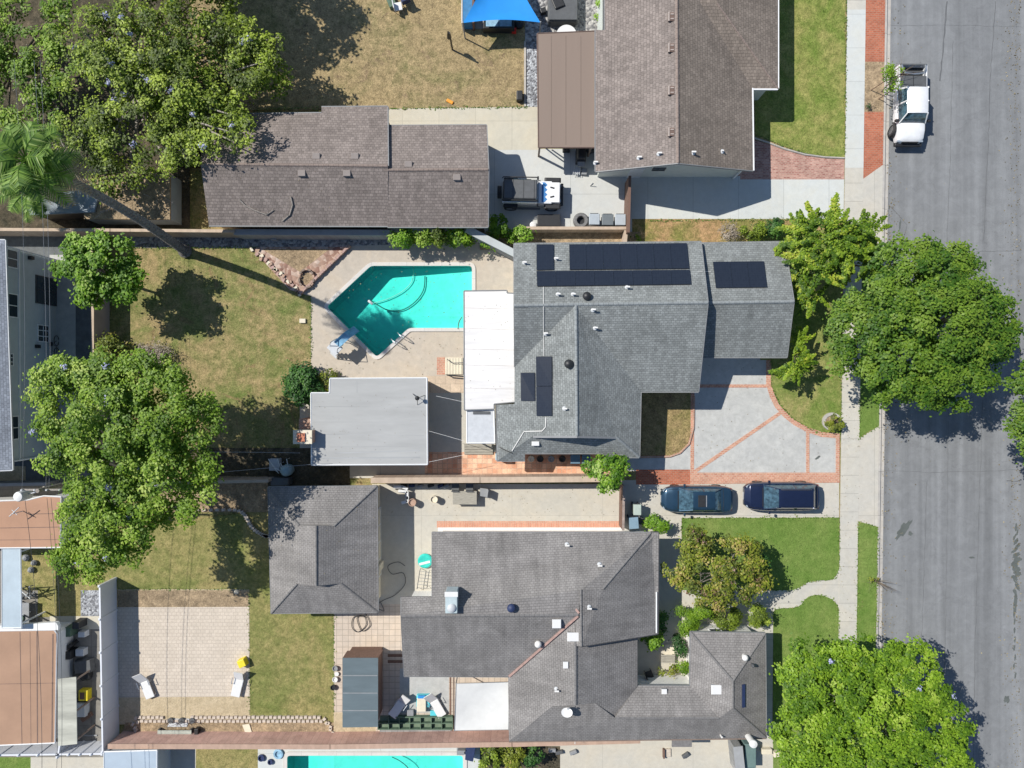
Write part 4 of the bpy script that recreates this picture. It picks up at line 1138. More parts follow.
# ---- white patio roof attached to house A
M['membrane_white'] = plain('membrane_white', (0.70, 0.685, 0.67), 0.7, 0.12, 1.0, kind='world', stretch=(.3, 2.5, 1))
PW = flat('patio_cover', 'bright white patio roof against the grey slate roof, right of the pool', [(464, 291), (507, 290.5), (507, 293), (516, 293.5), (516, 402), (494, 404), (494, 409), (464.5, 410)], 2.62, M['membrane_white'], None, thick=0.1, cat='patio cover', edge=M['trim_grey'])
M['seam_pale'] = plain('seam_pale', (0.55, 0.52, 0.5), 0.8, 0.2, 2)
for i, y in enumerate((308, 328.5, 349, 365, 388)):
    mb = MB(); p, q = W(465, y, 2.62), W(515, y + 1, 2.62); d = q - p; s2 = Vector((-d.y, d.x, 0)).normalized() * .02; u = Vector((0, 0, .006))
    mb.add([p - s2 + u, p + s2 + u, q + s2 + u, q - s2 + u], [(0, 1, 2, 3)]); mb.build('roof_seam', M['seam_pale'], PW)
posts(PW, ((466, 294), (466, 350), (466, 407)), 2.5, 0.1, M['trim_dark'])
# small white hood below it
PH = flat('porch_cover', 'small pale canopy below the white patio roof', [(467, 410), (494, 410), (495, 443), (467, 443)], 2.4, M['pale_grey'], None, thick=0.08, cat='canopy', edge=M['trim_white'])
posts(PH, ((469, 440), (492, 440)), 2.3, 0.08, M['trim_white'])
mb = MB(); q = W(480, 411, 2.4); mb.box((q.x + .1, q.y - .12, 2.42), (1.1, 0.18, 0.04)); mb.build('vent_slot', M['dark_grey'], PH)
# ---- shed with slate flat roof by the south deck
SH = thing('shed', 'brown shed with flat slate-blue roof at the end of the lounger deck', 'shed', tuple(W(362, 690)))
P = WP([(342.5, 658), (378, 658), (378, 727), (342.5, 727.5)], 2.3)
mb = MB(); mb.prism(P, 2.22, 2.3); o_ = mb.build('roof', plain('slate_sheet', (0.115, 0.15, 0.165), 0.5, 0.12, 0.8, kind='world', stretch=(.5, 2, 1)), SH)
ROOFS.append(BVHTree.FromPolygons([(p.x, p.y, 2.3) for p in P], [(0, 1, 2, 3)]))
for y in (675.5, 693, 710.5):
    mb = MB(); p, q = W(343, y, 2.3), W(377.6, y + .5, 2.3); mb.box(((p.x + q.x) / 2, p.y, 2.3), (q.x - p.x, 0.05, 0.02)); mb.build('roof_seam', M['mid_grey'], SH)
f = inset([tuple(p.xy) for p in P], 0.12)
mb = MB(); n = 4
mb.add([(p[0], p[1], -.05) for p in f] + [(p[0], p[1], 2.22) for p in f], [(i, (i + 1) % n, n + (i + 1) % n, n + i) for i in range(n)]); mb.build('wall', M['wood_brown'], SH)
a_, b_ = W(342.5, 658, 2.3), W(378, 658, 2.3); c_, d_ = W(383, 650, 1.35), W(347, 651, 1.35)
mb = MB(); u = Vector((0, 0, -.05)); mb.add([a_ + u, b_ + u, c_, d_, a_ + 2 * u, b_ + 2 * u, c_ + u, d_ + u], [(0, 1, 2, 3), (7, 6, 5, 4), (1, 2, 6, 5), (2, 3, 7, 6), (3, 0, 4, 7)]); mb.build('eave_flap', M['wood_brown'], SH)
# ---- white canvas sail roof next to it
mb = MB(); g = 10; cs = [W(456, 683.5, 2.25), W(509, 682, 2.35), W(508.5, 729.5, 2.2), W(454.5, 730.5, 2.1)]
vs = []
for j in range(g + 1):
    for i in range(g + 1):
        u_, v_ = i / g, j / g
        p = cs[0].lerp(cs[1], u_).lerp(cs[3].lerp(cs[2], u_), v_)
        vs.append(p + Vector((0, 0, -0.22 * math.sin(math.pi * u_) * math.sin(math.pi * v_))))
mb.add(vs, [(j * (g + 1) + i, j * (g + 1) + i + 1, (j + 1) * (g + 1) + i + 1, (j + 1) * (g + 1) + i) for j in range(g) for i in range(g)])
CN = thing('canvas_canopy', 'white canvas canopy stretched over the patio below the charcoal roof', 'canopy', tuple(W(482, 706)))
mb.build('canvas', plain('canvas', (0.62, 0.62, 0.6), 0.85, 0.06, 1.2), CN, smooth=True)
mb = MB()
for c_ in cs: mb.tube([(c_.x, c_.y, 0), (c_.x, c_.y, c_.z + .03)], 0.035)
for i in range(4): mb.tube([cs[i] + Vector((0, 0, .02)), cs[(i + 1) % 4] + Vector((0, 0, .02))], 0.018)
mb.build('frame', M['mid_grey'], CN)
# ---- sheds past the walls
S1 = flat('low_shed', 'low shed whose flat roof is covered with dead leaves, under the sparse tree', [(84, 176), (170, 173), (170, 219.5), (84, 219)], 1.7, M['soil'], plain('panel_blue', (0.35, 0.42, 0.46), 0.7, 0.1, 1), wallin=0.03, cat='shed')
S2 = flat('low_shed', 'grey tarpaulin-roofed lean-to beside the palm trunk at the left wall', [(22, 196), (100, 188), (94, 212), (30, 215)], 1.9, plain('tarp', (0.22, 0.26, 0.3), 0.7, 0.25, 1, kind='world'), M['trim_dark'], wallin=0.1, cat='shed')
S3 = flat('metal_shed', 'pale blue metal shed roof at the bottom edge beside the white fence', [(104, 752), (157, 750.5), (157, 800), (104, 800)], 2.0, plain('metal_pale', (0.45, 0.53, 0.6), 0.4, 0.06, 1, metallic=0.2), M['pale_grey'], wallin=0.1, cat='shed', edge=M['trim_white'])
S4 = flat('porch_cover', 'small grey shingled porch stub under the south eave of the charcoal-roofed house', [(672, 738), (692, 738), (692, 747), (672, 747)], 2.45, M['cap_dark'], None, cat='canopy', thick=.1)
# ------------------------------------------------------------------ trees and plants
def leaf_mesh(name, C, N, size, tint, mat, parent, aspect=1.6, jitter=0.35):
    """one quad per leaf: C centres (n,3), N normals (n,3), size (n,), tint (n,)"""
    n = len(C)
    N = N / np.linalg.norm(N, axis=1, keepdims=True)
    rnd = rng.normal(size=(n, 3))
    U = np.cross(N, rnd); U /= np.linalg.norm(U, axis=1, keepdims=True) + 1e-9
    V = np.cross(N, U)
    a = (size * 0.5 * aspect ** 0.5)[:, None]; b = (size * 0.5 / aspect ** 0.5)[:, None]
    co = np.empty((n, 4, 3))
    co[:, 0] = C - U * a; co[:, 1] = C - V * b + N * b * 0.3; co[:, 2] = C + U * a; co[:, 3] = C + V * b + N * b * 0.3
    o0 = np.array(ORIGIN[parent.name] if parent is not None else (0, 0, 0))
    co -= o0
    me = bpy.data.meshes.new(name)
    me.vertices.add(n * 4); me.vertices.foreach_set('co', co.reshape(-1))
    me.loops.add(n * 4); me.loops.foreach_set('vertex_index', np.arange(n * 4, dtype=np.int32))
    me.polygons.add(n); me.polygons.foreach_set('loop_start', np.arange(0, n * 4, 4, dtype=np.int32))
    try: me.polygons.foreach_set('loop_total', np.full(n, 4, dtype=np.int32))
    except Exception: pass
    at = me.attributes.new('tint', 'FLOAT', 'FACE'); at.data.foreach_set('value', np.clip(tint, 0, 1).astype(np.float32))
    me.materials.append(mat)
    me.update(calc_edges=True)
    o = bpy.data.objects.new(name, me); COL.objects.link(o); o.parent = parent
    ORIGIN[o.name] = tuple(o0)
    return o
SUNV = np.array([-0.59, 0.30, 0.75])
def unit(n):
    v = rng.normal(size=(n, 3)); return v / np.linalg.norm(v, axis=1, keepdims=True)
def crown_points(blobs, nclump, rc, nleaf, leaf, up=0.95, shell=(0.45, 1.0), zmin=-0.45, lumps=1.0, spray=0.0, tvar=0.25):
    """blobs: (px, py, h, rx, ry, rz) photo position of the blob's middle at height h, radii in metres"""
    Cs = []; Ns = []; Ss = []; Ts = []; centres = []
    vol = [b[3] * b[4] for b in blobs]; tot = sum(vol)
    for b in blobs:
        c = np.array(W(b[0], b[1], b[2])); r = np.array([b[3], b[4], b[5]])
        k = max(3, int(nclump * b[3] * b[4] / tot))
        d = unit(k * 3); d = d[d[:, 2] > zmin][:k]
        rad = shell[0] + (shell[1] - shell[0]) * rng.random(len(d)) ** 0.6
        wob = np.array([1 + 0.2 * mnoise.noise(Vector(tuple(c * .7 + q * 1.6))) for q in d])
        cc = c + d * (rad * wob)[:, None] * r
        keep = np.array([mnoise.noise(Vector(tuple(q * .85))) > -0.27 for q in cc])
        if nclump > 60: cc = cc[keep]; d = d[keep]
        for q, dd in zip(cc, d):
            rr = rc * rng.uniform(0.45, 1.5)
            centres.append(q)
            m = int(nleaf * (rr / rc) ** 2)
            e = unit(m); e[:, 2] = np.where(e[:, 2] < -0.35, -e[:, 2], e[:, 2])
            s = rng.random(m) ** 0.35
            P = q + e * (s * rr)[:, None] * np.array([1, 1, 0.75])
            far_ = rng.random(m) < 0.16; P[far_] = q + (P[far_] - q) * rng.uniform(1.1, 1.8, (far_.sum(), 1))
            if spray:
                ax = dd * np.array([1, 1, 0.35]); ax /= np.linalg.norm(ax)
                t = rng.uniform(-1, 1, m) * rr * spray
                P = q + e * (s * rr * 0.45 * (1 - 0.6 * (t / (rr * spray))))[:, None] + ax * t[:, None]
            Cs.append(P)
            Ns.append(e * 0.42 + np.array([0, 0, up]) + dd * 0.3 + rng.normal(size=(m, 3)) * 0.3 + SUNV * 0.35)
            Ss.append(leaf * rng.uniform(0.65, 1.35, m))
            Ts.append(np.full(m, 0.45 + rng.normal() * tvar * 0.8) + rng.normal(size=m) * tvar * 0.6)
    return np.concatenate(Cs), np.concatenate(Ns), np.concatenate(Ss), np.concatenate(Ts), centres
def limbs(root, base, centres, r0, mat, fork=0.45, count=14, seed=1, name='trunk'):
    rr = random.Random(seed)
    cm = Vector(np.mean(np.array(centres), axis=0))
    top = Vector(base).lerp(cm, fork) + Vector((0, 0, 0))
    mb = MB()
    mid = Vector(base).lerp(top, 0.5) + Vector((rr.uniform(-.15, .15), rr.uniform(-.15, .15), 0))
    mb.tube([Vector(base) + Vector((0, 0, -0.1)), Vector(base) + Vector((0, 0, .25)), mid, top], [r0 * 1.35, r0, r0 * 0.85, r0 * 0.7], 9)
    mb.build(name, mat, root, smooth=True)
    pick = rr.sample(list(centres), min(count, len(centres)))
    mb = MB()
    for q in pick:
        q = Vector(q); m1 = top.lerp(q, 0.35) + Vector((rr.uniform(-.3, .3), rr.uniform(-.3, .3), rr.uniform(-.1, .3)))
        m2 = top.lerp(q, 0.7) + Vector((rr.uniform(-.3, .3), rr.uniform(-.3, .3), rr.uniform(0, .3)))
        mb.tube([top, m1, m2, q], [r0 * 0.55, r0 * 0.4, r0 * 0.26, r0 * 0.1], 6)
        for _ in range(2):
            a = m2 + Vector((rr.uniform(-1, 1), rr.uniform(-1, 1), rr.uniform(0, .6))) * 0.8
            mb.tube([m2, a], [r0 * 0.14, r0 * 0.04], 4)
    mb.build('limbs', mat, root, smooth=True)['label'] = 'bare limbs inside the crown'
def tree(name, label, cat, base, blobs, mat, nclump, rc, nleaf, leaf, trunk=0.18, bark=None, group=None, count=14, fork=0.45, extra=None, **kw):
    b = W(*base) if len(base) == 2 else Vector(base)
    b.z = 0
    root = thing(name, label, cat, tuple(b), group=group)
    C, N, Sz, T, cen = crown_points(blobs, nclump, rc, nleaf, leaf, **kw)
    leaf_mesh('crown', C, N, Sz, T, mat, root)
    if trunk: limbs(root, b, cen, trunk, bark or M['bark'], fork=fork, count=count, seed=len(label))
    if extra:       # (material, number of clusters, radius, leaves each, size)
        m2, k, r2, nl, sz = extra
        idx = rng.permutation(len(C))[:k * 30]; idx = idx[C[idx, 2] > np.median(C[:, 2])][:k]
        Cs = []; Ns = []
        for i in idx:
            e = unit(nl); Cs.append(C[i] + e * r2 * rng.random((nl, 1)) + np.array([0, 0, 0.12])); Ns.append(e + np.array([0, 0, 1.0]))
        Cs = np.concatenate(Cs); Ns = np.concatenate(Ns)
        leaf_mesh('blossom', Cs, Ns, np.full(len(Cs), sz), rng.random(len(Cs)), m2, root)
    return root
L_ = {}
L_['bright'] = leaf_mat('leaf_bright', (0.08, 0.165, 0.012), (0.26, 0.40, 0.04), 0.36, (0.42, 0.52, 0.12))
L_['fresh'] = leaf_mat('leaf_fresh', (0.07, 0.17, 0.012), (0.24, 0.42, 0.034), 0.36, (0.42, 0.54, 0.16))
L_['street'] = leaf_mat('leaf_street', (0.05, 0.125, 0.013), (0.18, 0.29, 0.03), 0.32, (0.19, 0.28, 0.04))
L_['olive'] = leaf_mat('leaf_olive', (0.07, 0.11, 0.016), (0.27, 0.37, 0.035), 0.36, (0.46, 0.56, 0.10))
L_['lime'] = leaf_mat('leaf_lime', (0.08, 0.17, 0.012), (0.27, 0.43, 0.03), 0.36, (0.38, 0.5, 0.08))
L_['conifer'] = leaf_mat('leaf_conifer', (0.06, 0.13, 0.01), (0.24, 0.36, 0.025), 0.28, (0.42, 0.46, 0.06))
L_['maple'] = leaf_mat('leaf_maple', (0.09, 0.12, 0.02), (0.26, 0.31, 0.03), 0.28, (0.40, 0.33, 0.10))
L_['rust'] = leaf_mat('leaf_rust', (0.14, 0.085, 0.05), (0.3, 0.18, 0.12), 0.2, (0.42, 0.3, 0.25))
L_['dark'] = leaf_mat('leaf_dark', (0.02, 0.07, 0.015), (0.06, 0.16, 0.03), 0.25, (0.12, 0.25, 0.04))
L_['twig'] = leaf_mat('leaf_twig', (0.2, 0.17, 0.13), (0.36, 0.31, 0.25), 0.1)
L_['lilac'] = leaf_mat('leaf_lilac', (0.36, 0.37, 0.62), (0.52, 0.54, 0.8), 0.25)
L_['palm'] = leaf_mat('leaf_palm', (0.05, 0.12, 0.02), (0.19, 0.32, 0.05), 0.3, (0.4, 0.48, 0.2))
L_['deadpalm'] = leaf_mat('leaf_deadpalm', (0.18, 0.15, 0.1), (0.32, 0.28, 0.2), 0.15)

# street and yard trees
tree('jacaranda_tree', 'large bright green jacaranda with few lilac flowers over the wall between both back yards', 'tree', (150, 488),
     [(122, 460, 7.6, 4.2, 4.3, 2.3), (100, 425, 7.8, 3.6, 3.2, 2.0), (150, 410, 7.8, 3.4, 2.9, 2.0), (165, 480, 7.4, 2.8, 3.1, 1.8), (110, 520, 7.6, 3.0, 2.8, 1.8), (60, 384, 7.6, 1.8, 1.5, 1.2), (95, 380, 7.6, 2.2, 1.7, 1.3), (195, 440, 7.2, 1.7, 2.9, 1.5), (98, 556, 7.6, 2.3, 1.6, 1.2), (150, 378, 7.4, 2.2, 1.5, 1.2)],
     L_['bright'], 820, 0.46, 78, 0.14, 0.26, M['bark_grey'], extra=(L_['lilac'], 16, 0.22, 40, 0.09), count=22, fork=0.4, tvar=0.3)
tree('leafy_tree', 'round bright green tree by the palm trunk in the pool yard', 'tree', (133, 284),
     [(100, 270, 4.2, 1.9, 1.8, 1.5), (110, 292, 4.0, 1.5, 1.1, 1.1), (76, 264, 4.0, 1.0, 1.1, .9), (116, 250, 4.2, 1.3, 1.0, 1.0), (126, 276, 3.8, 1.0, 1.3, 1.0), (90, 249, 4.2, 1.1, .8, 1.0), (90, 293, 4.0, 1.1, .8, 1.0)],
     L_['fresh'], 210, 0.42, 75, 0.165, 0.12, M['bark'], count=8, fork=0.4, tvar=0.3)
tree('street_tree', 'biggest dark green street tree, spreading over the road by the long driveway', 'tree', (871, 352),
     [(920, 330, 5.2, 4.3, 4.2, 2.6), (900, 365, 5.2, 3.0, 2.6, 2.0), (960, 325, 5.0, 3.0, 3.0, 2.0), (885, 310, 5.0, 2.6, 2.4, 1.7), (930, 285, 5.2, 3.3, 2.3, 1.8), (945, 378, 5.0, 3.0, 2.0, 1.6), (985, 330, 4.8, 1.7, 2.2, 1.4), (912, 258, 4.8, 2.2, 1.1, 1.2), (850, 332, 4.6, 1.4, 1.8, 1.3), (848, 360, 4.4, .9, 1.3, 1.0), (958, 262, 4.6, 0.9, 1.0, 0.8)],
     L_['street'], 800, 0.48, 90, 0.145, 0.24, M['bark_grey'], count=18, tvar=0.3)
tree('street_tree', 'lime green street tree cut by the bottom edge beside the sidewalk', 'tree', (868, 690),
     [(872, 712, 5.2, 4.3, 3.6, 2.3), (830, 690, 5.2, 3.0, 2.9, 1.9), (905, 680, 5.0, 2.6, 2.4, 1.7), (930, 735, 5.0, 2.7, 2.6, 1.7), (815, 740, 5.0, 2.4, 2.6, 1.6), (870, 660, 5.0, 2.6, 1.4, 1.4), (880, 770, 5.2, 4.3, 2.2, 2.0), (940, 770, 4.8, 2.1, 1.8, 1.5), (808, 665, 4.8, 1.6, 1.4, 1.2)],
     L_['lime'], 1000, 0.4, 80, 0.135, 0.22, M['bark_grey'], extra=(L_['lilac'], 4, 0.2, 30, 0.1), count=26, tvar=0.3)
tree('street_tree', 'green street tree of which only the left edge shows, at the right border', 'tree', (1048, 425),
     [(1044, 415, 5.5, 2.3, 3.2, 1.8), (1030, 400, 5.2, 1.3, 1.6, 1.1), (1050, 440, 5.2, 2.2, 2.0, 1.5)],
     L_['street'], 170, 0.45, 80, 0.15, 0.2, M['bark'], count=8)
tree('juniper_tree', 'yellow-green feathery juniper beside the sidewalk at the corner of the grey roof', 'tree', (835, 280),
     [(825, 240, 3.8, 2.2, 1.7, 1.3), (800, 232, 3.6, 1.2, 1.3, 1.0), (858, 232, 3.6, 1.7, 1.0, 0.9), (818, 275, 3.4, 1.6, 1.5, 1.1), (868, 262, 3.4, 1.1, 1.3, 0.9), (812, 297, 3.0, 1.3, .8, 0.7), (845, 255, 3.8, 1.5, 1.3, 1.0), (800, 262, 3.4, 1.0, 1.4, 1.0), (833, 215, 3.4, .8, .6, .5)],
     L_['conifer'], 250, 0.46, 120, 0.12, 0.16, M['bark'], count=10, spray=1.15, tvar=0.3)
tree('juniper_tree', 'small yellow-green juniper between the grey roof and the front lawn', 'shrub', (790, 366),
     [(799, 343, 2.2, 0.65, 0.7, 0.5), (794, 365, 2.2, 1.0, 0.9, 0.6), (780, 372, 2.0, .6, .35, .35)], L_['conifer'], 34, 0.4, 110, 0.11, 0.07, count=5, spray=1.2)
tree('jacaranda_tree', 'sparse sprawling olive-green tree with lilac flowers in the upper left corner', 'tree', (118, 95),
     [(150, 40, 5.0, 4.2, 3.0, 1.8), (110, 60, 5.2, 3.4, 3.2, 1.8), (200, 30, 4.6, 3.6, 2.6, 1.4), (240, 65, 3.9, 2.7, 2.4, 1.1), (130, 125, 4.6, 4.4, 2.3, 1.4), (195, 120, 4.0, 3.2, 1.8, 1.0), (90, 145, 4.2, 2.4, 2.2, 1.2), (225, 115, 3.8, 1.8, 1.3, 0.8), (120, 175, 3.6, 2.4, 1.5, 1.0), (265, 75, 3.4, 1.6, 1.7, 0.7), (228, 135, 5.0, 2.0, 1.5, 0.7), (262, 52, 4.2, 1.9, 1.4, .8), (175, 150, 4.4, 2.2, 1.6, .9), (160, 85, 4.8, 4.0, 2.5, 1.2)],
     L_['olive'], 800, 0.46, 52, 0.145, 0.3, M['bark_grey'], extra=(L_['lilac'], 26, 0.25, 40, 0.09), count=60, shell=(0.3, 1.0), fork=0.35, tvar=0.34)
tree('leafy_tree', 'dark leafy tree mostly beyond the top edge above the dry lawn', 'tree', (205, -60),
     [(178, -76, 6.0, 4.3, 3.4, 2.0), (130, -65, 6, 3, 3, 1.6)], L_['dark'], 220, 0.65, 90, 0.22, 0.25, count=10)
tree('leafy_tree', 'bright green leafy tree at the very upper left corner', 'tree', (12, 75),
     [(28, 28, 4.0, 2.3, 2.8, 1.2), (8, 90, 3.6, 2.0, 2.9, 1.1), (40, 75, 3.6, 1.6, 2.0, .9), (48, 118, 3.2, 1.4, 1.0, .8), (70, 60, 3.8, 1.5, 2.0, 1),  (60, 25, 4.2, 1.0, 1.8, 0.9), (-15, 40, 4, 2, 3.4, 1.3), (20, 125, 3.2, 1.4, .8, .8)], L_['bright'], 260, 0.45, 60, 0.15, 0.16, count=24)
tree('bare_tree', 'leafless grey twiggy tree tangled in the shade at the upper left', 'tree', (60, 110),
     [(45, 80, 3.4, 1.6, 2.4, 1.0), (62, 165, 3.0, 1.8, 1.2, .8)], L_['twig'], 26, 0.5, 14, 0.14, 0.13, M['bark_grey'], count=26)
tree('ornamental_tree', 'rust and yellow-green ornamental tree on the front lawn beside the parked sedan', 'tree', (715, 575),
     [(708, 572, 3.0, 1.8, 1.7, 1.1), (735, 560, 3.0, 1.6, 1.4, 1.0), (690, 545, 2.9, 1.3, 1.2, 0.8), (678, 565, 2.6, 1.0, 1.5, 0.7), (720, 590, 2.8, 2.0, 1.2, 0.8), (748, 578, 2.8, 1.0, 1.3, 0.8)],
     L_['maple'], 170, 0.42, 85, 0.13, 0.1, M['bark_grey'], extra=(L_['rust'], 30, 0.26, 26, 0.09), count=16, tvar=0.4)
tree('leafy_tree', 'dark green bush-like tree at the right flank of the rust-coloured ornamental tree', 'shrub', (757, 572), [(758, 570, 2.2, 0.75, 1.2, 0.8)], L_['dark'], 16, 0.4, 80, 0.13, 0.06, count=4)
tree('young_tree', 'small light green tree at the end of the block wall between the two houses', 'tree', (622, 480),
     [(608, 472, 3.2, 1.0, 1.0, 0.7), (597, 468, 3.0, .6, .7, .5), (620, 466, 3.1, .7, .5, .5), (606, 486, 2.9, .9, .4, .5)], L_['fresh'], 34, 0.34, 62, 0.15, 0.06, M['bark_grey'], count=8, tvar=0.35)
def bush(label, px, py, rx, ry, rz, mat, size=0.1, dens=60, kind='shrub', group=None, rc=0.28, rot=0, name='shrub', up=.5):
    h = rz * 0.75
    n = max(4, int(14 * rx * ry / 0.5))
    return tree(name, label, kind, (px, py), [(px, py, h, rx * .8, ry * .8, rz * .8)], mat, n, rc, dens, size, 0.035, count=4, group=group, fork=0.3, shell=(0.5, 1.0), up=up)
bush('dark green bush at the lawn corner of the pale grey pool room', 302, 385, 1.45, 1.5, 1.1, L_['dark'], 0.13, 90, rc=0.4, name='large_bush')
bush('mottled brown-green bush in the shade just right of the pool room bush', 328, 380, 0.9, 0.8, 0.7, L_['maple'], 0.1, 50)
hg = 'bushes along the back wall above the pool'
for i, (x, y, rx, ry, m, lab) in enumerate(((402, 238, 1.05, 0.7, 'fresh', 'yellow-green bush at the left end of the row above the pool'), (423, 238, 1.0, 0.65, 'bright', 'bush in the middle of the row above the pool'), (440, 239, 0.8, 0.6, 'olive', 'darker sparse bush in the row above the pool'), (458, 238, 1.0, 0.7, 'lime', 'light bush at the right end of the row above the pool'))):
    bush(lab, x, y, rx, ry, 1.6, L_[m], 0.11, 60, group=hg)
bush('light green spiky shrub behind the jeep beside the grey diagonal wall', 500, 226, 0.9, 0.8, 1.2, L_['lime'], 0.14, 60)
bush('darker green shrub nearest the slate roof corner behind the jeep', 521, 237, 1.1, 0.6, 1.3, L_['fresh'], 0.12, 60)
bush('ivy-like green shrub on top of the wall corner above the slate roof', 487, 242, 0.6, 0.35, 1.2, L_['fresh'], 0.12, 50)
bush('dry grey-brown shrub between the driveway and the slate roof', 727, 233, 0.8, 0.6, 0.9, L_['twig'], 0.08, 60)
bush('rounded green hedge bush by the juniper at the slate roof edge', 752, 231, 1.0, 0.65, 0.9, L_['olive'], 0.09, 110)
bush('dark green hedge bush touching the feathery juniper', 771, 228, 0.75, 0.7, 0.9, L_['dark'], 0.09, 110)
sg = 'clipped shrubs along the north side of the small hipped wing'
for x, y, rx, ry, m, lab in ((686, 620, .9, .95, 'lime', 'bright oval clipped shrub at the west end of the row'), (700, 608, 1.0, .6, 'lime', 'yellow-green clipped shrub tucked under the rust tree'), (725, 617, 1.25, .85, 'olive', 'widest clipped shrub in the middle of the row'), (757, 617, .85, .85, 'olive', 'clipped shrub at the east end of the row')):
    bush(lab, x, y, rx, ry, 1.3, L_[m], 0.075, 130, group=sg, name='clipped_shrub')
bush('vivid green leafy plant under the roof corner in the courtyard', 653, 637, .85, .55, 1.0, L_['fresh'], 0.13, 60, name='courtyard_plant')
bush('dark narrow shrub along the east wall near the courtyard', 661, 622, .35, .8, .9, L_['dark'], 0.1, 60)
bush('blue-green plant beside the white courtyard wall', 680, 645, .4, .9, .8, L_['dark'], 0.1, 60, name='courtyard_plant')
bush('round yellow-green plant in the courtyard', 683, 664, .5, .6, .8, L_['lime'], 0.09, 80, name='courtyard_plant')
bush('sprawling pale plant in front of the courtyard bench', 668, 670, .9, .35, .5, L_['maple'], 0.1, 40, name='courtyard_plant')
bush('round green bush left of the sedan beside the bins', 656, 525, .75, .55, .9, L_['fresh'], 0.11, 90)
bush('leafy bush cut by the bottom edge right of the far pool', 492, 757, .85, .8, 1.1, L_['olive'], 0.12, 70)
bush('orange-tinged bush in the bottom edge planting bed', 512, 755, .9, .8, 1.1, L_['maple'], 0.12, 70)
bush('dark green bush at the right of the bottom edge planting bed', 534, 755, .7, .7, 1.1, L_['dark'], 0.1, 70)
bush('twiggy yellow-leaved bush between the two bright green trees on the left', 113, 352, 1.3, 1.3, 1.5, L_['maple'], 0.11, 40, rc=.35)
bush('brown twiggy shrub in the shade right of the yellow-leaved bush', 150, 357, 1.8, 1.1, .6, L_['twig'], 0.08, 34, rc=.4)
bush('green bush at the top edge beside the brown patio cover', 600, 9, .35, .8, 1.1, L_['fresh'], 0.1, 70)
bush('small green weed tuft on the dirt parkway', 869, 106, .28, .22, .25, L_['dark'], 0.06, 30, kind='plant', rc=.12)
bush('tuft of plants by the kerb above the lime green tree', 874, 580, .45, .35, .4, L_['maple'], 0.07, 30, kind='plant', rc=.15)
bush('leafy plant on the dirt strip between roof and wall under the sparse tree', 211, 185, .3, 1.0, .8, L_['olive'], 0.1, 50, kind='plant')
bush('green creeper at the foot of the brown-roofed outbuilding', 235, 228, .8, .25, .5, L_['fresh'], 0.08, 40, kind='plant')
bush('grass-like plant on the patch between the bins and the timber fence', 636, 238, .4, .3, .3, L_['lime'], 0.07, 30, kind='plant', rc=.15)
# sapling by the pickup: crossed stakes and thin crown
t = thing('sapling', 'staked young sapling on the dirt patch left of the white pickup', 'tree', tuple(W(881, 92)))
mb = MB(); b0 = W(881, 92)
mb.tube([b0, b0 + Vector((.1, .3, 1.6)), b0 + Vector((.5, .5, 2.6))], [.035, .03, .012], 5); mb.build('trunk', M['bark'], t)
for dx, dy in ((-.7, .1), (.3, .4), (-.2, -.5), (.1, .9)):
    mb = MB(); mb.tube([b0 + Vector((dx, dy, 0)), b0 + Vector((dx + .2, dy, 1.7))], .03, 5); mb.build('stake', M['wood_brown'], t)
mb = MB()
for i in range(12):
    a = rng.uniform(0, 6.28); r_ = rng.uniform(.5, 1.2); mb.tube([b0 + Vector((.1, .3, 1.3 + i * .08)), b0 + Vector((.4 + r_ * math.cos(a), .5 + r_ * math.sin(a), 1.9 + i * .07))], [.014, .006], 4)
mb.build('branch', M['bark'], t)
C, N, Sz, T_, cen = crown_points([(893, 74, 2.6, .7, .9, .5), (889, 84, 2.0, .4, .5, .4)], 16, .28, 34, .1)
leaf_mesh('crown', C, N, Sz, T_, L_['lime'], t)
t = thing('sapling', 'second sapling with dark twigs leaning over the kerb above the lime green tree', 'tree', tuple(W(877, 581)))
mb = MB(); b0 = W(877, 581)
for i in range(12):
    a = rng.uniform(0, 6.28); r_ = rng.uniform(.2, .7); mb.tube([b0, b0 + Vector((r_ * math.cos(a) * .5, r_ * math.sin(a) * .5, .6)), b0 + Vector((r_ * math.cos(a), r_ * math.sin(a), 1.4))], [.02, .014, .006], 4)
mb.build('trunk', M['bark'], t)
# round planter at the driveway corner
t = thing('ring_planter', 'round planter with pale stone rim where the driveway meets the sidewalk', 'planter', tuple(W(831, 422)))
c = W(831, 421.5); mb = MB(); n = 28; vs = []; fs = []
for r_, z in ((.62, .0), (.62, .17), (.42, .17), (.42, .1)):
    for i in range(n): vs.append((c.x + r_ * 1.05 * math.cos(6.2832 * i / n), c.y + r_ * math.sin(6.2832 * i / n), z))
for k in range(3):
    for i in range(n): fs.append((k * n + i, k * n + (i + 1) % n, (k + 1) * n + (i + 1) % n, (k + 1) * n + i))
mb.add(vs, fs); mb.build('rim', M['gutter'], t)
mb = MB(); mb.cyl((c.x, c.y, 0), .44, .12, 20); mb.build('soil', M['soil'], t)
C, N, Sz, T_, cen = crown_points([(829, 421, .3, .35, .3, .2), (836, 418, .9, .35, .25, .4), (839, 425, .7, .35, .2, .3), (834, 428, .5, .25, .2, .3)], 18, .16, 44, .08)
leaf_mesh('plant', C, N, Sz, T_, L_['maple'], t)

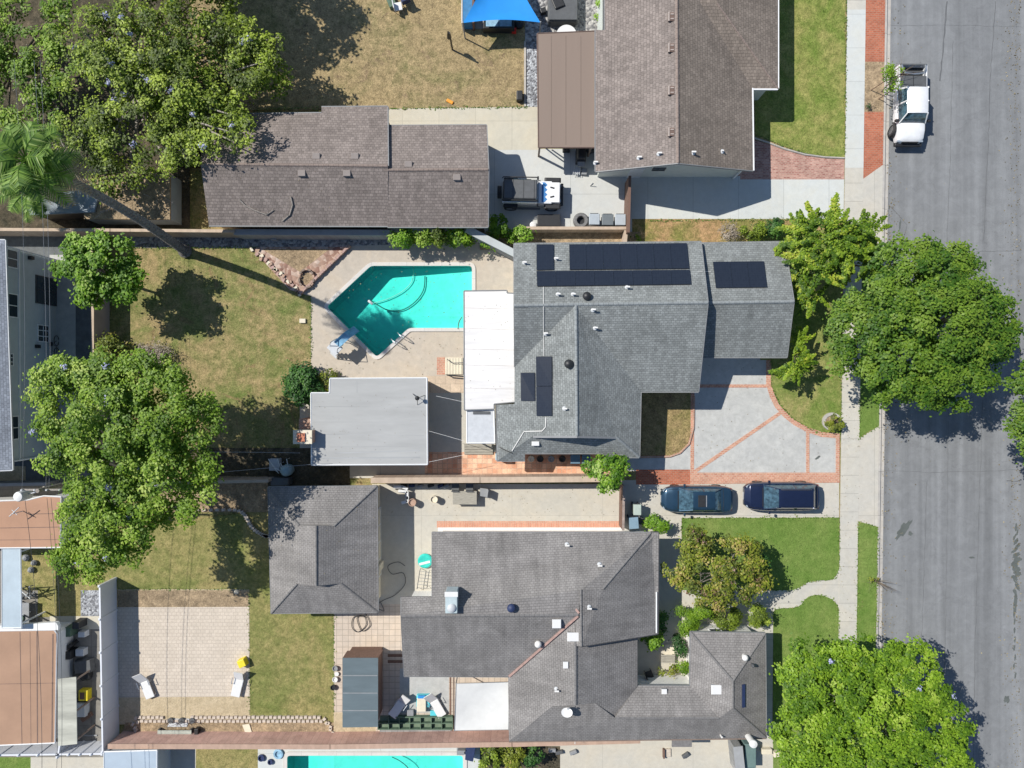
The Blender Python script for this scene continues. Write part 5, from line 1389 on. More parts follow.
# ---- palm
def fronds(root, top, count, rlen, mat, name, droop, elev0, wid=0.55):
    Cs = []; Vs = []; Fs = []
    mb = MB(); tint = []
    for i in range(count):
        a = 2.39996 * i + rng.uniform(-.2, .2); e = elev0[0] + (elev0[1] - elev0[0]) * (i / count)
        L = rlen * rng.uniform(.8, 1.1)
        d = Vector((math.cos(a), math.sin(a), 0)); s = Vector((-math.sin(a), math.cos(a), 0))
        pts = []
        for k in range(9):
            t = k / 8; r_ = L * t
            z = L * (math.sin(e) * t - droop * t * t)
            pts.append(Vector(top) + d * r_ * math.cos(e * (1 - .3 * t)) + Vector((0, 0, z)))
        f = MB(); f.tube(pts, [.035] * 6 + [.02, .014, .006], 4)
        mb.add(f.v, f.f); tint += [0.6] * len(f.f)
        for k in range(15):
            t = 0.3 + 0.7 * k / 14; q = t * 8; j = min(7, int(q)); p = pts[j].lerp(pts[j + 1], q - j); dd = (pts[j + 1] - pts[j]).normalized()
            w_ = wid * math.sin(math.pi * (0.12 + 0.8 * (t - .3) / .7)) ** .6
            for sg_ in (-1, 1):
                tip = p + s * sg_ * w_ + dd * w_ * .75 + Vector((0, 0, -w_ * rng.uniform(.15, .5)))
                mb.add([p, p + dd * .11, tip], [(0, 1, 2)]); tint.append(rng.uniform(.1, .9))
    o = mb.build(name, mat, root)
    at = o.data.attributes.new('tint', 'FLOAT', 'FACE'); at.data.foreach_set('value', np.array(tint[:len(o.data.polygons)] + [0.5] * max(0, len(o.data.polygons) - len(tint)), dtype=np.float32))
P0 = W(186, 252); P3 = W(27, 160, 16.0)
PT = thing('palm_tree', 'tall palm with a long rough trunk leaning from the pool yard to the left edge', 'palm', tuple(P0))
pts = []
for k in range(25):
    t = k / 24; p = P0.lerp(P3, t); p += Vector((0.0, 0.35, 0)) * math.sin(math.pi * t); pts.append(p)
mb = MB()
prof = [0.29 - 0.10 * (k / 24) for k in range(25)]; prof[0] = .46
# ringed trunk
fine = []; rr_ = []
for k in range(24):
    for j in range(4):
        fine.append(pts[k].lerp(pts[k + 1], j / 4)); rr_.append((prof[k] + (prof[k + 1] - prof[k]) * j / 4) * (1.0 + (0.13 if j % 2 else -0.1)))
fine.append(pts[-1]); rr_.append(.2)
mb.tube(fine, rr_, 10)
mb.build('trunk', plain('palm_bark', (0.17, 0.16, 0.15), 0.95, 0.6, 9, bmp=1.0), PT)
fronds(PT, P3, 32, 1.75, L_['palm'], 'crown', 0.45, (1.2, -0.15), .6)
fronds(PT, P3 + Vector((0, 0, -.4)), 26, 1.5, L_['deadpalm'], 'dead_fronds', 0.9, (-0.3, -0.9), .45)
t = thing('palm_tree', 'low fan palm with pale green fronds beside the leaf-covered shed roof', 'palm', tuple(W(45, 175)))
bT = W(30, 190, 4.0); b0 = Vector((bT.x, bT.y, 0)); t.location = b0; ORIGIN[t.name] = tuple(b0)
mb = MB(); mb.tube([b0, bT], [.2, .16], 8); mb.build('trunk', M['bark'], t)
fronds(t, bT, 26, 1.9, L_['palm'], 'crown', 0.35, (1.0, 0.0), .5)
# ------------------------------------------------------------------ walls, fences, gates
def wall_run(name, label, pts, h, th, mat, capmat=None, cat='wall', group=None, capw=1.25, posts_at=None, capname='cap'):
    """pts: photo positions of the TOP of the wall's centre line"""
    P = [W(x, y, h) for x, y in pts]
    root = thing(name, label, cat, (P[0].x, P[0].y, 0), group=group)
    mb = MB(); cp = MB()
    for a, b in zip(P[:-1], P[1:]):
        d = (b - a); s = Vector((-d.y, d.x, 0)).normalized() * th / 2
        mb.prism([a - s, b - s, b + s, a + s], -0.05, h - .06)
        e = d.normalized() * .02; s2 = s * capw
        cp.prism([a - s2 - e, b - s2 + e, b + s2 + e, a + s2 - e], h - .06, h)
    mb.build('panel', mat, root); cp.build(capname, capmat or mat, root)
    return root, P
M['block_tan'] = pavers('block_tan', (0.44, 0.34, 0.27), (0.5, 0.4, 0.32), (0.36, 0.28, 0.22), 0.4, 0.4, stain=0.12)
M['block_pink'] = pavers('block_pink', (0.5, 0.32, 0.27), (0.56, 0.37, 0.31), (0.44, 0.28, 0.24), 0.4, 0.6, stain=0.2)
M['block_grey'] = pavers('block_grey', (0.25, 0.25, 0.25), (0.3, 0.3, 0.29), (0.2, 0.2, 0.2), 0.4, 0.4)
M['cap_tan'] = plain('cap_tan', (0.47, 0.37, 0.28), 0.9, 0.14, 1.2, kind='world', stretch=(2, 1, 1))
M['cap_pink'] = plain('cap_pink', (0.42, 0.29, 0.22), 0.9, 0.14, 1.2, kind='world', stretch=(2, 1, 1))
M['cap_grey'] = plain('cap_grey', (0.3, 0.31, 0.32), 0.9, 0.12, 1.2, kind='world')
M['vinyl'] = plain('vinyl', (0.66, 0.68, 0.72), 0.45, 0.03, 1)
wall_run('block_wall', 'tan block wall between the palm yard and the pool yard, left part', [(-60, 229), (110, 230), (234, 231)], 1.8, .16, M['block_tan'], M['cap_tan'])
wall_run('block_wall', 'dark grey block wall right behind the rubble bed and outbuilding', [(234, 232), (392, 232.5)], 1.7, .3, M['block_grey'], M['cap_grey'])
wall_run('block_wall', 'hidden stretch of block wall behind the row of pool bushes', [(392, 230), (470, 230)], 1.5, .16, M['block_grey'], M['cap_grey'])
wall_run('block_wall', 'pale grey wall running diagonally from the outbuilding corner to the slate roof', [(467, 229), (516, 254)], 1.8, .38, M['cap_grey'], plain('cap_pale', (0.42, 0.45, 0.45), .8, .1, 1, kind='world'))
wall_run('retaining_wall', 'tan retaining wall behind the bins and the loose tyre', [(524, 228), (628, 228)], 1.1, .16, M['block_tan'], M['cap_tan'])
wall_run('retaining_wall', 'short tan wall stub at the right end of the bin row, running to the slate roof', [(626, 230.5), (625, 243)], 1.1, .2, M['block_tan'], M['cap_tan'])
wall_run('timber_fence', 'dark brown timber gate standing across the shaded driveway at the jeep yard', [(630, 176), (628.5, 232)], 1.7, .14, M['wood_brown'], M['wood_brown'], 'fence')
wall_run('block_wall', 'long tan block wall between the brick-tiled path and the south patio', [(371, 480.5), (480, 480), (622, 479)], 1.8, .3, M['block_tan'], M['cap_tan'])
wall_run('timber_gate', 'weathered narrow timber gate left of the bins by the south patio', [(624, 486), (623.3, 530)], 1.6, .12, M['wood_brown'], plain('wood_grey', (0.3, 0.24, 0.21), .9, .3, 3), 'gate')
wall_run('block_wall', 'pinkish block wall along the bottom of the south back yard', [(108, 746.5), (330, 747), (512, 744.5), (640, 741)], 1.8, .26, M['block_pink'], M['cap_pink'])
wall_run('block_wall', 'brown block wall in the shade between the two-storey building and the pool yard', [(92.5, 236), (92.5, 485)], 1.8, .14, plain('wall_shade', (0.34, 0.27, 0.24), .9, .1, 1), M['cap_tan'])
wall_run('block_wall', 'hidden wall stretch behind the large jacaranda', [(110, 484), (268, 481)], 1.6, .16, M['block_tan'], M['cap_tan'])
wall_run('low_wall', 'cream low wall above the white transformer by the side yard', [(-30, 485.5), (45, 484)], 1.5, .16, M['block_grey'], M['cap_grey'])
# white vinyl fence with posts
def vinyl(label, pts, h, npost, inset_=0):
    P = [W(x, y, h) for x, y in pts]
    root = thing('vinyl_fence', label, 'fence', (P[0].x, P[0].y, 0))
    for a, b in zip(P[:-1], P[1:]):
        d = b - a; s = Vector((-d.y, d.x, 0)).normalized()
        mb = MB(); mb.prism([a - s * .025, b - s * .025, b + s * .025, a + s * .025], 0.05, h - .08); mb.build('panel', M['vinyl'], root)
        mb = MB(); mb.prism([a - s * .05, b - s * .05, b + s * .05, a + s * .05], h - .1, h); mb.build('top_rail', M['vinyl'], root)
        for k in range(npost + 1):
            p = a.lerp(b, k / npost)
            mb = MB(); mb.box((p.x, p.y, 0), (.13, .13, h + .06)); mb.box((p.x, p.y, h + .06), (.17, .17, .05), taper=.4)
            mb.build('post', M['vinyl'], root)
vinyl('tall white vinyl fence between the cluttered yard and the south lawn', [(99.5, 586), (102.5, 752)], 1.95, 5)
vinyl('white vinyl fence along the bottom of the lower left yard', [(-20, 755.5), (57, 754.5), (102.5, 754)], 1.7, 4)
vinyl('short white vinyl fence slanting behind the weathered awning', [(60, 742), (57.5, 757)], 1.7, 1)
# utility pole + wires
UP = thing('utility_pole', 'wooden utility pole with crossarm and pale transformer at the left, mostly behind the big tree', 'utility pole', tuple(W(112, 474)))
b0 = W(112, 474); tp = b0.copy(); tp.z = 7.4
mb = MB(); mb.tube([b0, tp], [.17, .12], 10); mb.build('pole', M['bark_grey'], UP)
mb = MB(); mb.box((tp.x, tp.y, 6.9), (2.4, .1, .12)); mb.build('crossarm', M['bark_grey'], UP)
for dx in (-1.1, -.35, .35, 1.1):
    mb = MB(); mb.lathe((tp.x + dx, tp.y, 7.02), [(.05, 0), (.06, .06), (.04, .1), (.05, .16)], 8); mb.build('insulator', M['pale_grey'], UP)
q = W(17, 497, 7.0)
mb = MB(); mb.lathe((q.x, q.y, 6.0), [(.26, 0), (.28, .06), (.3, .85), (.26, .95), (.1, 1.0)], 18); mb.build('transformer', M['white_paint'], UP, smooth=True)
mb = MB(); mb.tube([(q.x, q.y, 6.4), (b0.x, b0.y, 6.4)], .05); mb.build('bracket', M['steel'], UP)
def wire(label, p0, p1, sag, r=.012, g='overhead wires at the left', mat=None, kind='overhead_wire'):
    mb = MB(); pts = []
    for k in range(21):
        t = k / 20; p = Vector(p0).lerp(Vector(p1), t); p.z -= sag * 4 * t * (1 - t); pts.append(p)
    mb.tube(pts, r, 4)
    return tag(mb.build(kind, mat or M['mid_grey'], None), label, 'wire', g)
wp = plain('wire_pale', (0.27, 0.28, 0.3), .6, .05)
wire('leftmost overhead wire crossing the two-storey wall', W(22, 490, 7.0), W(14, 60, 7.0), .5, .01, mat=wp)
wire('pale overhead wire right of the two-storey wall windows', W(46, 488, 7.0), W(34, 60, 7.0), .4, .011, mat=wp)
wire('second pale overhead wire of the close pair beside the two-storey building', W(49, 488, 7.0), W(40, 60, 7.0), .4, .011, mat=wp)
wire('overhead wire above the left half of the brown flat roofs', W(25, 500, 6.9), W(38, 900, 6.6), .8, .015, mat=M['dark_grey'])
wire('overhead wire passing the gap between the brown flat roofs', W(47, 498, 6.9), W(50, 900, 6.6), .8, .013, mat=M['dark_grey'])
wire('rightmost overhead wire of the three above the grass strip', W(51, 498, 6.9), W(55, 900, 6.6), .8, .013, mat=M['dark_grey'])
o = wire('thin service wire running right from the big tree above the pool equipment', W(190, 452, 5.0), W(300, 453, 3.2), .2, .012, mat=wp, g='service wires'); o = wire('lower service wire that reaches the pale grey pool room roof', W(190, 475, 4.5), W(330, 463, 2.75), .2, .012, mat=wp, g='service wires')
for lab, p, q in (('upper white cable between the pool room and the white patio roof', (436, 396), (464, 402)), ('middle white cable between the pool room and the patio roof', (429, 431), (464, 441)), ('lower white cable between the pool room and the patio roof', (429, 462), (464, 455))):
    wire(lab, W(*p, 2.6), W(*q, 2.5), .03, .011, 'white cables over the shaded gap', M['pipe_white'], 'cable')

# ------------------------------------------------------------------ vehicles
def paint(name, col, metallic=0.4, rough=0.28):
    m, nt, b, out = new_mat(name)
    v = coords(nt); n1 = noise(nt, v, 3, 3)
    nt.links.new(ramp(nt, n1, [(0.3, sc(col, .93)), (0.7, sc(col, 1.07))]), b.inputs['Base Color'])
    b.inputs['Metallic'].default_value = metallic; b.inputs['Roughness'].default_value = rough
    b.inputs['Coat Weight'].default_value = 0.8; b.inputs['Coat Roughness'].default_value = 0.08
    return m
M['car_glass'] = plain('car_glass', (0.045, 0.09, 0.12), 0.06, 0.75, 4.5, spec=0.9)  # strong colour noise stands in for reflections in the glass
M['rim'] = plain('rim', (0.45, 0.46, 0.48), .3, .1, metallic=.9)
M['lamp_clear'] = plain('lamp_clear', (0.3, 0.35, 0.4), .12, .1, spec=.8)
M['lamp_red'] = plain('lamp_red', (0.22, 0.012, 0.012), .15, .1, spec=.8)
def loft(secs):
    """secs = [(x, [(y, z) half outline from the top middle to the bottom])]"""
    mb = MB(); vs = []; k = len(secs[0][1]); n = 2 * k - 1
    for x, half in secs:
        dx = [0] * k
        full = [(-y, z) for y, z in half[::-1]][:-1] + half
        vs += [(x, y, z) for y, z in full]
    fs = []
    for i in range(len(secs) - 1):
        for j in range(n - 1):
            fs.append((i * n + j, i * n + j + 1, (i + 1) * n + j + 1, (i + 1) * n + j))
        fs.append((i * n + n - 1, i * n, (i + 1) * n, (i + 1) * n + n - 1))
    fs.append(tuple(range(n))); m = (len(secs) - 1) * n; fs.append(tuple(range(m + n - 1, m - 1, -1)))
    mb.add(vs, fs); return mb
def lerp_tab(tab, x):
    for (x0, v0), (x1, v1) in zip(tab[:-1], tab[1:]):
        if x0 <= x <= x1:
            t = (x - x0) / (x1 - x0); t = t * t * (3 - 2 * t) if False else t
            return v0 + (v1 - v0) * t
    return tab[0][1] if x < tab[0][0] else tab[-1][1]
def wheel(root, x, y, r, w, turn=0.0):
    s = 1 if y > 0 else -1
    mb = MB(); n = 24; prof = [(-.5, .72), (-.5, .9), (-.36, 1.0), (.36, 1.0), (.5, .9), (.5, .72)]
    vs = []; fs = []
    cr, sr = math.cos(turn), math.sin(turn)
    def put(a, yy, rr):
        px, py, pz = rr * math.cos(a), yy, rr * math.sin(a)
        return (x + px * cr - py * sr, y + px * sr + py * cr, r + pz)
    for yy, rr in prof:
        for i in range(n): vs.append(put(6.2832 * i / n, yy * w, rr * r))
    for k in range(5):
        for i in range(n): fs.append((k * n + i, k * n + (i + 1) % n, (k + 1) * n + (i + 1) % n, (k + 1) * n + i))
    mb.add(vs, fs); t = mb.build('tyre', M['rubber'], root, local=True, smooth=True)
    mb = MB(); vs = [put(6.2832 * i / n, s * w * .42, r * .73) for i in range(n)] + [put(6.2832 * i / n, -s * w * .3, r * .73) for i in range(n)] + [put(0, s * w * .3, 0)]
    mb.add(vs, [(i, (i + 1) % n, 2 * n) for i in range(n)] + [(i, (i + 1) % n, n + (i + 1) % n, n + i) for i in range(n)]); mb.build('rim', M['rim'], t, local=True)
def car(name, label, px, py, rz, L, Wd, Hh, body, top, wid, cab, mat, belt, cat='car', sunroof=False, rails=False, wheels=(1.42, -1.38), wr=.33, ztweak=0.05, group=None):
    c = W(px, py, 0.0)
    root = thing(name, label, cat, (c.x, c.y, ztweak), rz, group)
    xs = sorted(set([x for x, _ in top] + [x for x, _ in wid] + list(np.linspace(-L / 2, L / 2, 15))))
    secs = []
    for x in xs:
        zt = lerp_tab(top, x); w = lerp_tab(wid, x) * Wd / 2
        zb = 0.2 + 0.14 * max(0, (abs(x) / (L / 2)) - .8) / .2
        secs.append((x, [(0, zt + .015), (w * .45, zt + .01), (w * .78, zt - .015), (w * .93, zt - .07), (w * .985, zt - .2), (w, min(.6, zt - .22)), (w * .99, .4), (w * .95, zb)]))
    loft(secs).build('body', mat, root, local=True, smooth=True)
    # glasshouse
    x0, x1, x2, x3 = cab      # windscreen base, roof front, roof rear, rear glass base (front is +x)
    wb = Wd / 2 * .87; wr_ = Wd / 2 * .66
    zb = belt
    G_ = []
    for x, f in ((x0, 0.0), ((x0 + x1) / 2, .55), (x1, 0.95), (x1 - .25, 1.0), ((x1 + x2) / 2, 1.02), (x2 + .25, 1.0), (x2, .95), ((x2 + x3) / 2, .55), (x3, 0.0)):
        z = zb + (Hh - zb) * f; k = f
        wt = wb + (wr_ - wb) * min(1, f)
        wbb = wb * (1 if 0 < f else .94)
        G_.append((x, [(0, z + .02), (wt * .6, z + .015), (wt * .88, z - .01), (wt, z - .05 * f - .001), (wt + (wbb - wt) * .5, zb + (z - zb) * .5), (wbb, zb - .02), (wbb, zb - .1)]))
    loft(G_).build('windows', M['car_glass'], root, local=True, smooth=True)
    # roof skin
    R_ = []
    for x, f in ((x1 + .02, .945), (x1 - .1, .985), (x1 - .3, 1.0), ((x1 + x2) / 2, 1.025), (x2 + .3, 1.0), (x2 + .08, .97), (x2 - .02, .94)):
        z = zb + (Hh - zb) * f + .012; wt = wr_ * 1.0
        R_.append((x, [(0, z + .02), (wt * .6, z + .014), (wt * .9, z - .012), (wt * 1.02, z - .06), (wt * 1.0, z - .075), (wt * .5, z - .05)]))
    loft(R_).build('roof', mat, root, local=True, smooth=True)
    for s in (-1, 1):   # pillars
        zt = zb + (Hh - zb) * .95; xm = (x1 + x2) / 2
        for pp, r_, nm in (([(x0 - .02, s * wb * .93, zb), (x1 + .02, s * wr_ * .99, zt - .01)], .035, 'pillar'), ([(x3 + .02, s * wb * .93, zb), (x2 - .02, s * wr_ * .99, zt - .01)], .05, 'pillar'),
                ([(xm, s * wb, zb), (xm, s * wr_, zt + .02)], .03, 'pillar'), ([(x0, s * wb * .97, zb - .02), (xm, s * wb * 1.01, zb - .01), (x3, s * wb * .97, zb - .02)], .022, 'window_trim')):
            mb = MB(); mb.tube(pp, r_, 5); mb.build(nm, mat, root, local=True)
        mb = MB(); mb.box((x0 - .35, s * (Wd / 2 + .06), zb - .02), (.14, .2, .14)); mb.build('mirror', mat, root, local=True, bevel=.03)
        w = lerp_tab(wid, L / 2 - .28) * Wd / 2
        mb = MB(); mb.box((L / 2 - .26, s * w * .8, lerp_tab(top, L / 2 - .22) - .17), (.3, .2, .1), rz=-s * .6); mb.build('headlight', M['lamp_clear'], root, local=True, bevel=.02)
        w = lerp_tab(wid, -L / 2 + .2) * Wd / 2
        mb = MB(); mb.box((-L / 2 + .12, s * w * .8, lerp_tab(top, -L / 2 + .15) - .3), (.12, .26, .14), rz=s * .4); mb.build('taillight', M['lamp_red'], root, local=True, bevel=.02)
        for wx in wheels: wheel(root, wx, s * (Wd / 2 - .12), wr, .23)
        if rails:
            mb = MB(); zt2 = zb + (Hh - zb) + .07; mb.tube([(x1 - .1, s * wr_ * .93, zt2 - .05), (x1 - .3, s * wr_ * .93, zt2), (x2 + .3, s * wr_ * .93, zt2), (x2 + .1, s * wr_ * .93, zt2 - .05)], .02, 5); mb.build('roof_rail', M['dark_grey'], root, local=True)
    if sunroof:
        mb = MB(); mb.box((x1 - .55, 0, Hh + .018), (.5, .78, .03)); mb.build('sunroof', M['black'], root, local=True, bevel=.01)
        mb = MB(); mb.box((x1 - .85, 0, Hh + .016), (.05, .76, .025)); mb.build('sunroof_trim', M['mid_grey'], root, local=True)
    for s in (-1, 1):
        ws = lerp_tab(wid, x0 + .4) * Wd / 2 * .8
        mb = MB(); mb.tube([(x, s * lerp_tab(wid, x) * Wd / 2 * .8, lerp_tab(top, x) + .006) for x in np.linspace(x0 + .1, L / 2 - .25, 6)], .012, 4); mb.build('hood_seam', M['black'], root, local=True)
        for xd in ((x0 + x1) / 2 - .2, (x1 + x2) / 2, x2 + .1):
            mb = MB(); mb.tube([(xd, s * (Wd / 2 * .94), belt - .1), (xd, s * (Wd / 2 * 1.003), .62), (xd, s * (Wd / 2 * 1.0), .35)], .012, 4); mb.build('door_seam', M['black'], root, local=True)
    mb = MB(); xt = x3 - .06; mb.tube([(xt, -Wd / 2 * .8, lerp_tab(top, xt) + .0), (xt - .04, 0, lerp_tab(top, xt) + .022), (xt, Wd / 2 * .8, lerp_tab(top, xt))], .012, 4); mb.build('boot_seam', M['black'], root, local=True)
    mb = MB(); mb.box((x0 + .06, 0, lerp_tab(top, x0 + .06) + .012), (.06, Wd * .66, .02)); mb.build('wiper_cowl', M['black'], root, local=True)
    for s, x in ((1, L / 2 - .02), (-1, -L / 2 + .02)):
        mb = MB(); mb.box((x, 0, .36), (.06, .5, .12)); mb.build('licence_plate', M['pale_grey'], root, local=True)
    return root
sedan_p = paint('paint_steel_blue', (0.025, 0.065, 0.11), .5, .3)
car('parked_car', 'steel-blue sedan with sunroof parked nearest the bins on the driveway', 694, 497.5, math.pi, 4.75, 1.83, 1.42, None,
    [(-2.375, .78), (-2.2, .92), (-1.6, .98), (-.9, .95), (.9, .92), (1.6, .84), (2.1, .72), (2.375, .5)],
    [(-2.375, .7), (-2.25, .84), (-1.9, .95), (-1.2, 1.0), (1.2, 1.0), (1.75, .95), (2.05, .84), (2.25, .68), (2.375, .5)], (1.25, .42, -1.0, -1.62), sedan_p, .9, sunroof=True, group='cars on the driveway')
suv_p = paint('paint_navy', (0.012, 0.02, 0.055), .3, .25)
car('parked_car', 'navy blue sport utility vehicle parked nearest the sidewalk on the driveway', 777, 494.5, math.pi, 4.95, 1.93, 1.66, None,
    [(-2.475, .95), (-2.3, 1.05), (-1.6, 1.08), (.95, 1.06), (1.6, 1.0), (2.15, .9), (2.475, .66)],
    [(-2.475, .72), (-2.3, .9), (-1.9, .97), (-1.2, 1.0), (1.2, 1.0), (1.9, .95), (2.2, .86), (2.475, .62)], (1.3, .5, -1.75, -2.2), suv_p, 1.02, rails=True, wr=.37, wheels=(1.5, -1.45), group='cars on the driveway')
# ---- pickup
pk_p = paint('paint_white', (0.78, 0.79, 0.8), 0.0, .3)
c = W(904, 107.5, 0); PU = thing('pickup_truck', 'white crew-cab pickup with black bed cover parked at the kerb', 'pickup truck', (c.x, c.y, -.125), R(-90.5), 'vehicles at the kerb')
L_p = 5.4
secs = []
for x, w, zt in ((-.15, .95, 1.12), (.9, .95, 1.12), (1.2, .95, 1.13), (1.9, .94, 1.1), (2.4, .9, 1.02), (2.6, .82, .9), (2.68, .7, .8)):
    secs.append((x, [(0, zt + .03), (w * .5, zt + .02), (w * .8, zt), (w * .95, zt - .07), (w, zt - .25), (w, .6), (w * .97, .42)]))
loft(secs).build('body', pk_p, PU, local=True, smooth=True)
def cabin(root, x0, x1, x2, x3, zb, Hh, wb, wr_, mat):
    G_ = []
    for x, f in ((x0, 0.0), ((x0 + x1) / 2, .52), (x1, 0.96), ((x1 + x2) / 2, 1.0), (x2, .96), ((x2 + x3) / 2, .5), (x3, 0.0)):
        z = zb + (Hh - zb) * f; wt = wb + (wr_ - wb) * f
        G_.append((x, [(0, z + .02), (wt * .88, z), (wt, z - .05 * f - .001), (wt + (wb - wt) * .5, zb + (z - zb) * .5), (wb, zb - .02), (wb, zb - .12)]))
    loft(G_).build('windows', M['car_glass'], root, local=True, smooth=True)
    mb = loft([(x, [(0, z + .02), (wr_ * .9, z), (wr_ * 1.03, z - .06), (wr_, z - .09), (wr_ * .5, z - .05)]) for x, z in ((x1 + .03, Hh - .01), (x1 - .15, Hh + .02), ((x1 + x2) / 2, Hh + .03), (x2 + .1, Hh + .015), (x2 - .03, Hh - .01))])
    mb.build('roof', mat, root, local=True, smooth=True)
    for s in (-1, 1):
        xm = (x1 + x2) / 2 + .05
        for pp, r_ in (([(x0 - .02, s * wb * .97, zb), (x1 + .02, s * wr_ * .99, Hh - .03)], .045), ([(x3 + .02, s * wb * .97, zb), (x2 - .02, s * wr_ * .99, Hh - .03)], .07), ([(xm, s * wb, zb), (xm, s * wr_, Hh)], .05)):
            mb = MB(); mb.tube(pp, r_, 5); mb.build('pillar', mat, root, local=True)
cabin(PU, 1.46, .98, -.68, -.84, 1.1, 1.78, .9, .68, pk_p)
mb = loft([(x, [(0, 1.0), (.9, 1.0), (.95, .95), (.95, .5), (.9, .45)]) for x in (-.84, -.1)]); mb.build('rear_doors', pk_p, PU, local=True, smooth=True)
mb = MB()
for s in (-1, 1): mb.box((-1.66, s * .9, .5), (1.6, .1, .68))
mb.box((-1.66, 0, .5), (1.6, 1.7, .2)); mb.box((-2.44, 0, .5), (.08, 1.7, .66)); mb.build('bed', pk_p, PU, local=True, bevel=.02)
mb = MB(); mb.box((-1.27, 0, 1.19), (.82, 1.74, .05)); mb.build('bed_cover', M['dark_grey'], PU, local=True, bevel=.02)
mb = MB(); mb.box((-1.27, -.02, 1.245), (.8, .03, .01)); mb.build('cover_seam', M['black'], PU, local=True)
mb = MB(); mb.box((-2.04, 0, .7), (.7, 1.7, .12)); mb.build('bed_liner', M['black'], PU, local=True)
mb = MB(); mb.box((-2.05, 0, 1.0), (.06, 1.68, .04)); mb.box((-2.44, 0, 1.17), (.1, 1.8, .05)); mb.build('bed_rail', M['dark_grey'], PU, local=True)
mb = MB(); mb.tube([(-2.4, -.8, 1.22), (-2.1, -.75, 1.3), (-1.82, -.62, 1.32), (-1.76, 0, 1.32), (-1.82, .62, 1.32), (-2.1, .75, 1.3), (-2.4, .8, 1.22)], .06, 6); mb.build('ladder', M['steel'], PU, local=True)
mb = MB(); mb.box((2.72, 0, .45), (.24, 1.82, .26)); mb.build('front_bumper', M['black'], PU, local=True, bevel=.05)
mb = MB(); mb.box((2.66, 0, .74), (.06, 1.1, .2)); mb.build('grille', M['black'], PU, local=True)
mb = MB(); mb.box((-2.56, 0, .45), (.16, 1.8, .2)); mb.build('rear_bumper', M['dark_grey'], PU, local=True, bevel=.03)
for s in (-1, 1):
    mb = MB(); mb.box((2.58, s * .7, .76), (.12, .32, .16)); mb.build('headlight', M['lamp_clear'], PU, local=True, bevel=.02)
    mb = MB(); mb.box((-2.46, s * .86, .75), (.08, .12, .34)); mb.build('taillight', M['lamp_red'], PU, local=True)
    mb = MB(); mb.box((1.3, s * 1.07, 1.05), (.16, .22, .2)); mb.build('mirror', M['black'], PU, local=True, bevel=.03)
    mb = MB(); mb.tube([(1.72 + .52 * math.cos(a), s * .97, .42 + .5 * math.sin(a)) for a in np.linspace(.1, 3.04, 9)], .05, 5); mb.build('fender_flare', M['black'], PU, local=True)
    wheel(PU, 1.72, s * .93, .42, .3, -.22); wheel(PU, -1.62, s * .86, .42, .3)
# ---- jeep-like off-roader
c = W(530.5, 197, 0); JP = thing('off_road_vehicle', 'boxy white off-roader with black soft top and blue-striped hood in the side yard', 'off-roader', (c.x, c.y, .05), R(-1), None)
m, nt, b, out = new_mat('hood_stripe')
v = coords(nt); sx = nt.nodes.new('ShaderNodeSeparateXYZ'); nt.links.new(v, sx.inputs[0])
wv = nt.nodes.new('ShaderNodeMath'); wv.operation = 'PINGPONG'; nt.links.new(sx.outputs[1], wv.inputs[0]); wv.inputs[1].default_value = .16
sb = nt.nodes.new('ShaderNodeMath'); sb.operation = 'SUBTRACT'; nt.links.new(sx.outputs[0], sb.inputs[0]); nt.links.new(wv.outputs[0], sb.inputs[1])
nt.links.new(ramp(nt, sb.outputs[0], [(0.0, (0.06, 0.2, 0.45)), (0.93, (0.06, 0.2, 0.45)), (0.96, (0.8, 0.8, 0.8))]), b.inputs['Base Color']); b.inputs['Roughness'].default_value = .3
r_ = [n for n in nt.nodes if n.type == 'VALTORGB'][0]
mm = nt.nodes.new('ShaderNodeMath'); mm.operation = 'SUBTRACT'; nt.links.new(sb.outputs[0], mm.inputs[0]); mm.inputs[1].default_value = 0.0; nt.links.new(mm.outputs[0], r_.inputs[0])
hood_m = m
mb = MB(); mb.box((-.25, 0, .55), (3.3, 1.5, .62)); mb.build('body', pk_p, JP, local=True, bevel=.05)
mb = MB(); mb.box((1.32, 0, .7), (1.25, 1.38, .5), taper=.97); mb.build('hood', hood_m, JP, local=True, bevel=.05)
for s in (-1, 1):
    mb = MB(); mb.box((1.42, s * .3, 1.2), (.28, .1, .02), rz=s * -.25); mb.build('hood_vent', M['black'], JP, local=True)
mb = MB(); mb.box((-.72, 0, 1.15), (2.35, 1.36, .7), taper=.93); mb.build('soft_top', M['dark_grey'], JP, local=True, bevel=.07)
for x in (-1.2, -.5, .2):
    mb = MB(); mb.box((x, 0, 1.85), (.03, 1.22, .012)); mb.build('top_seam', M['black'], JP, local=True)
mb = MB(); mb.add([(.52, -.68, 1.2), (.52, .68, 1.2), (.36, .64, 1.82), (.36, -.64, 1.82), (.45, -.68, 1.2), (.45, .68, 1.2), (.3, .64, 1.82), (.3, -.64, 1.82)], [(0, 1, 2, 3), (7, 6, 5, 4), (0, 4, 5, 1), (1, 5, 6, 2), (2, 6, 7, 3), (3, 7, 4, 0)]); mb.build('windscreen', M['car_glass'], JP, local=True)
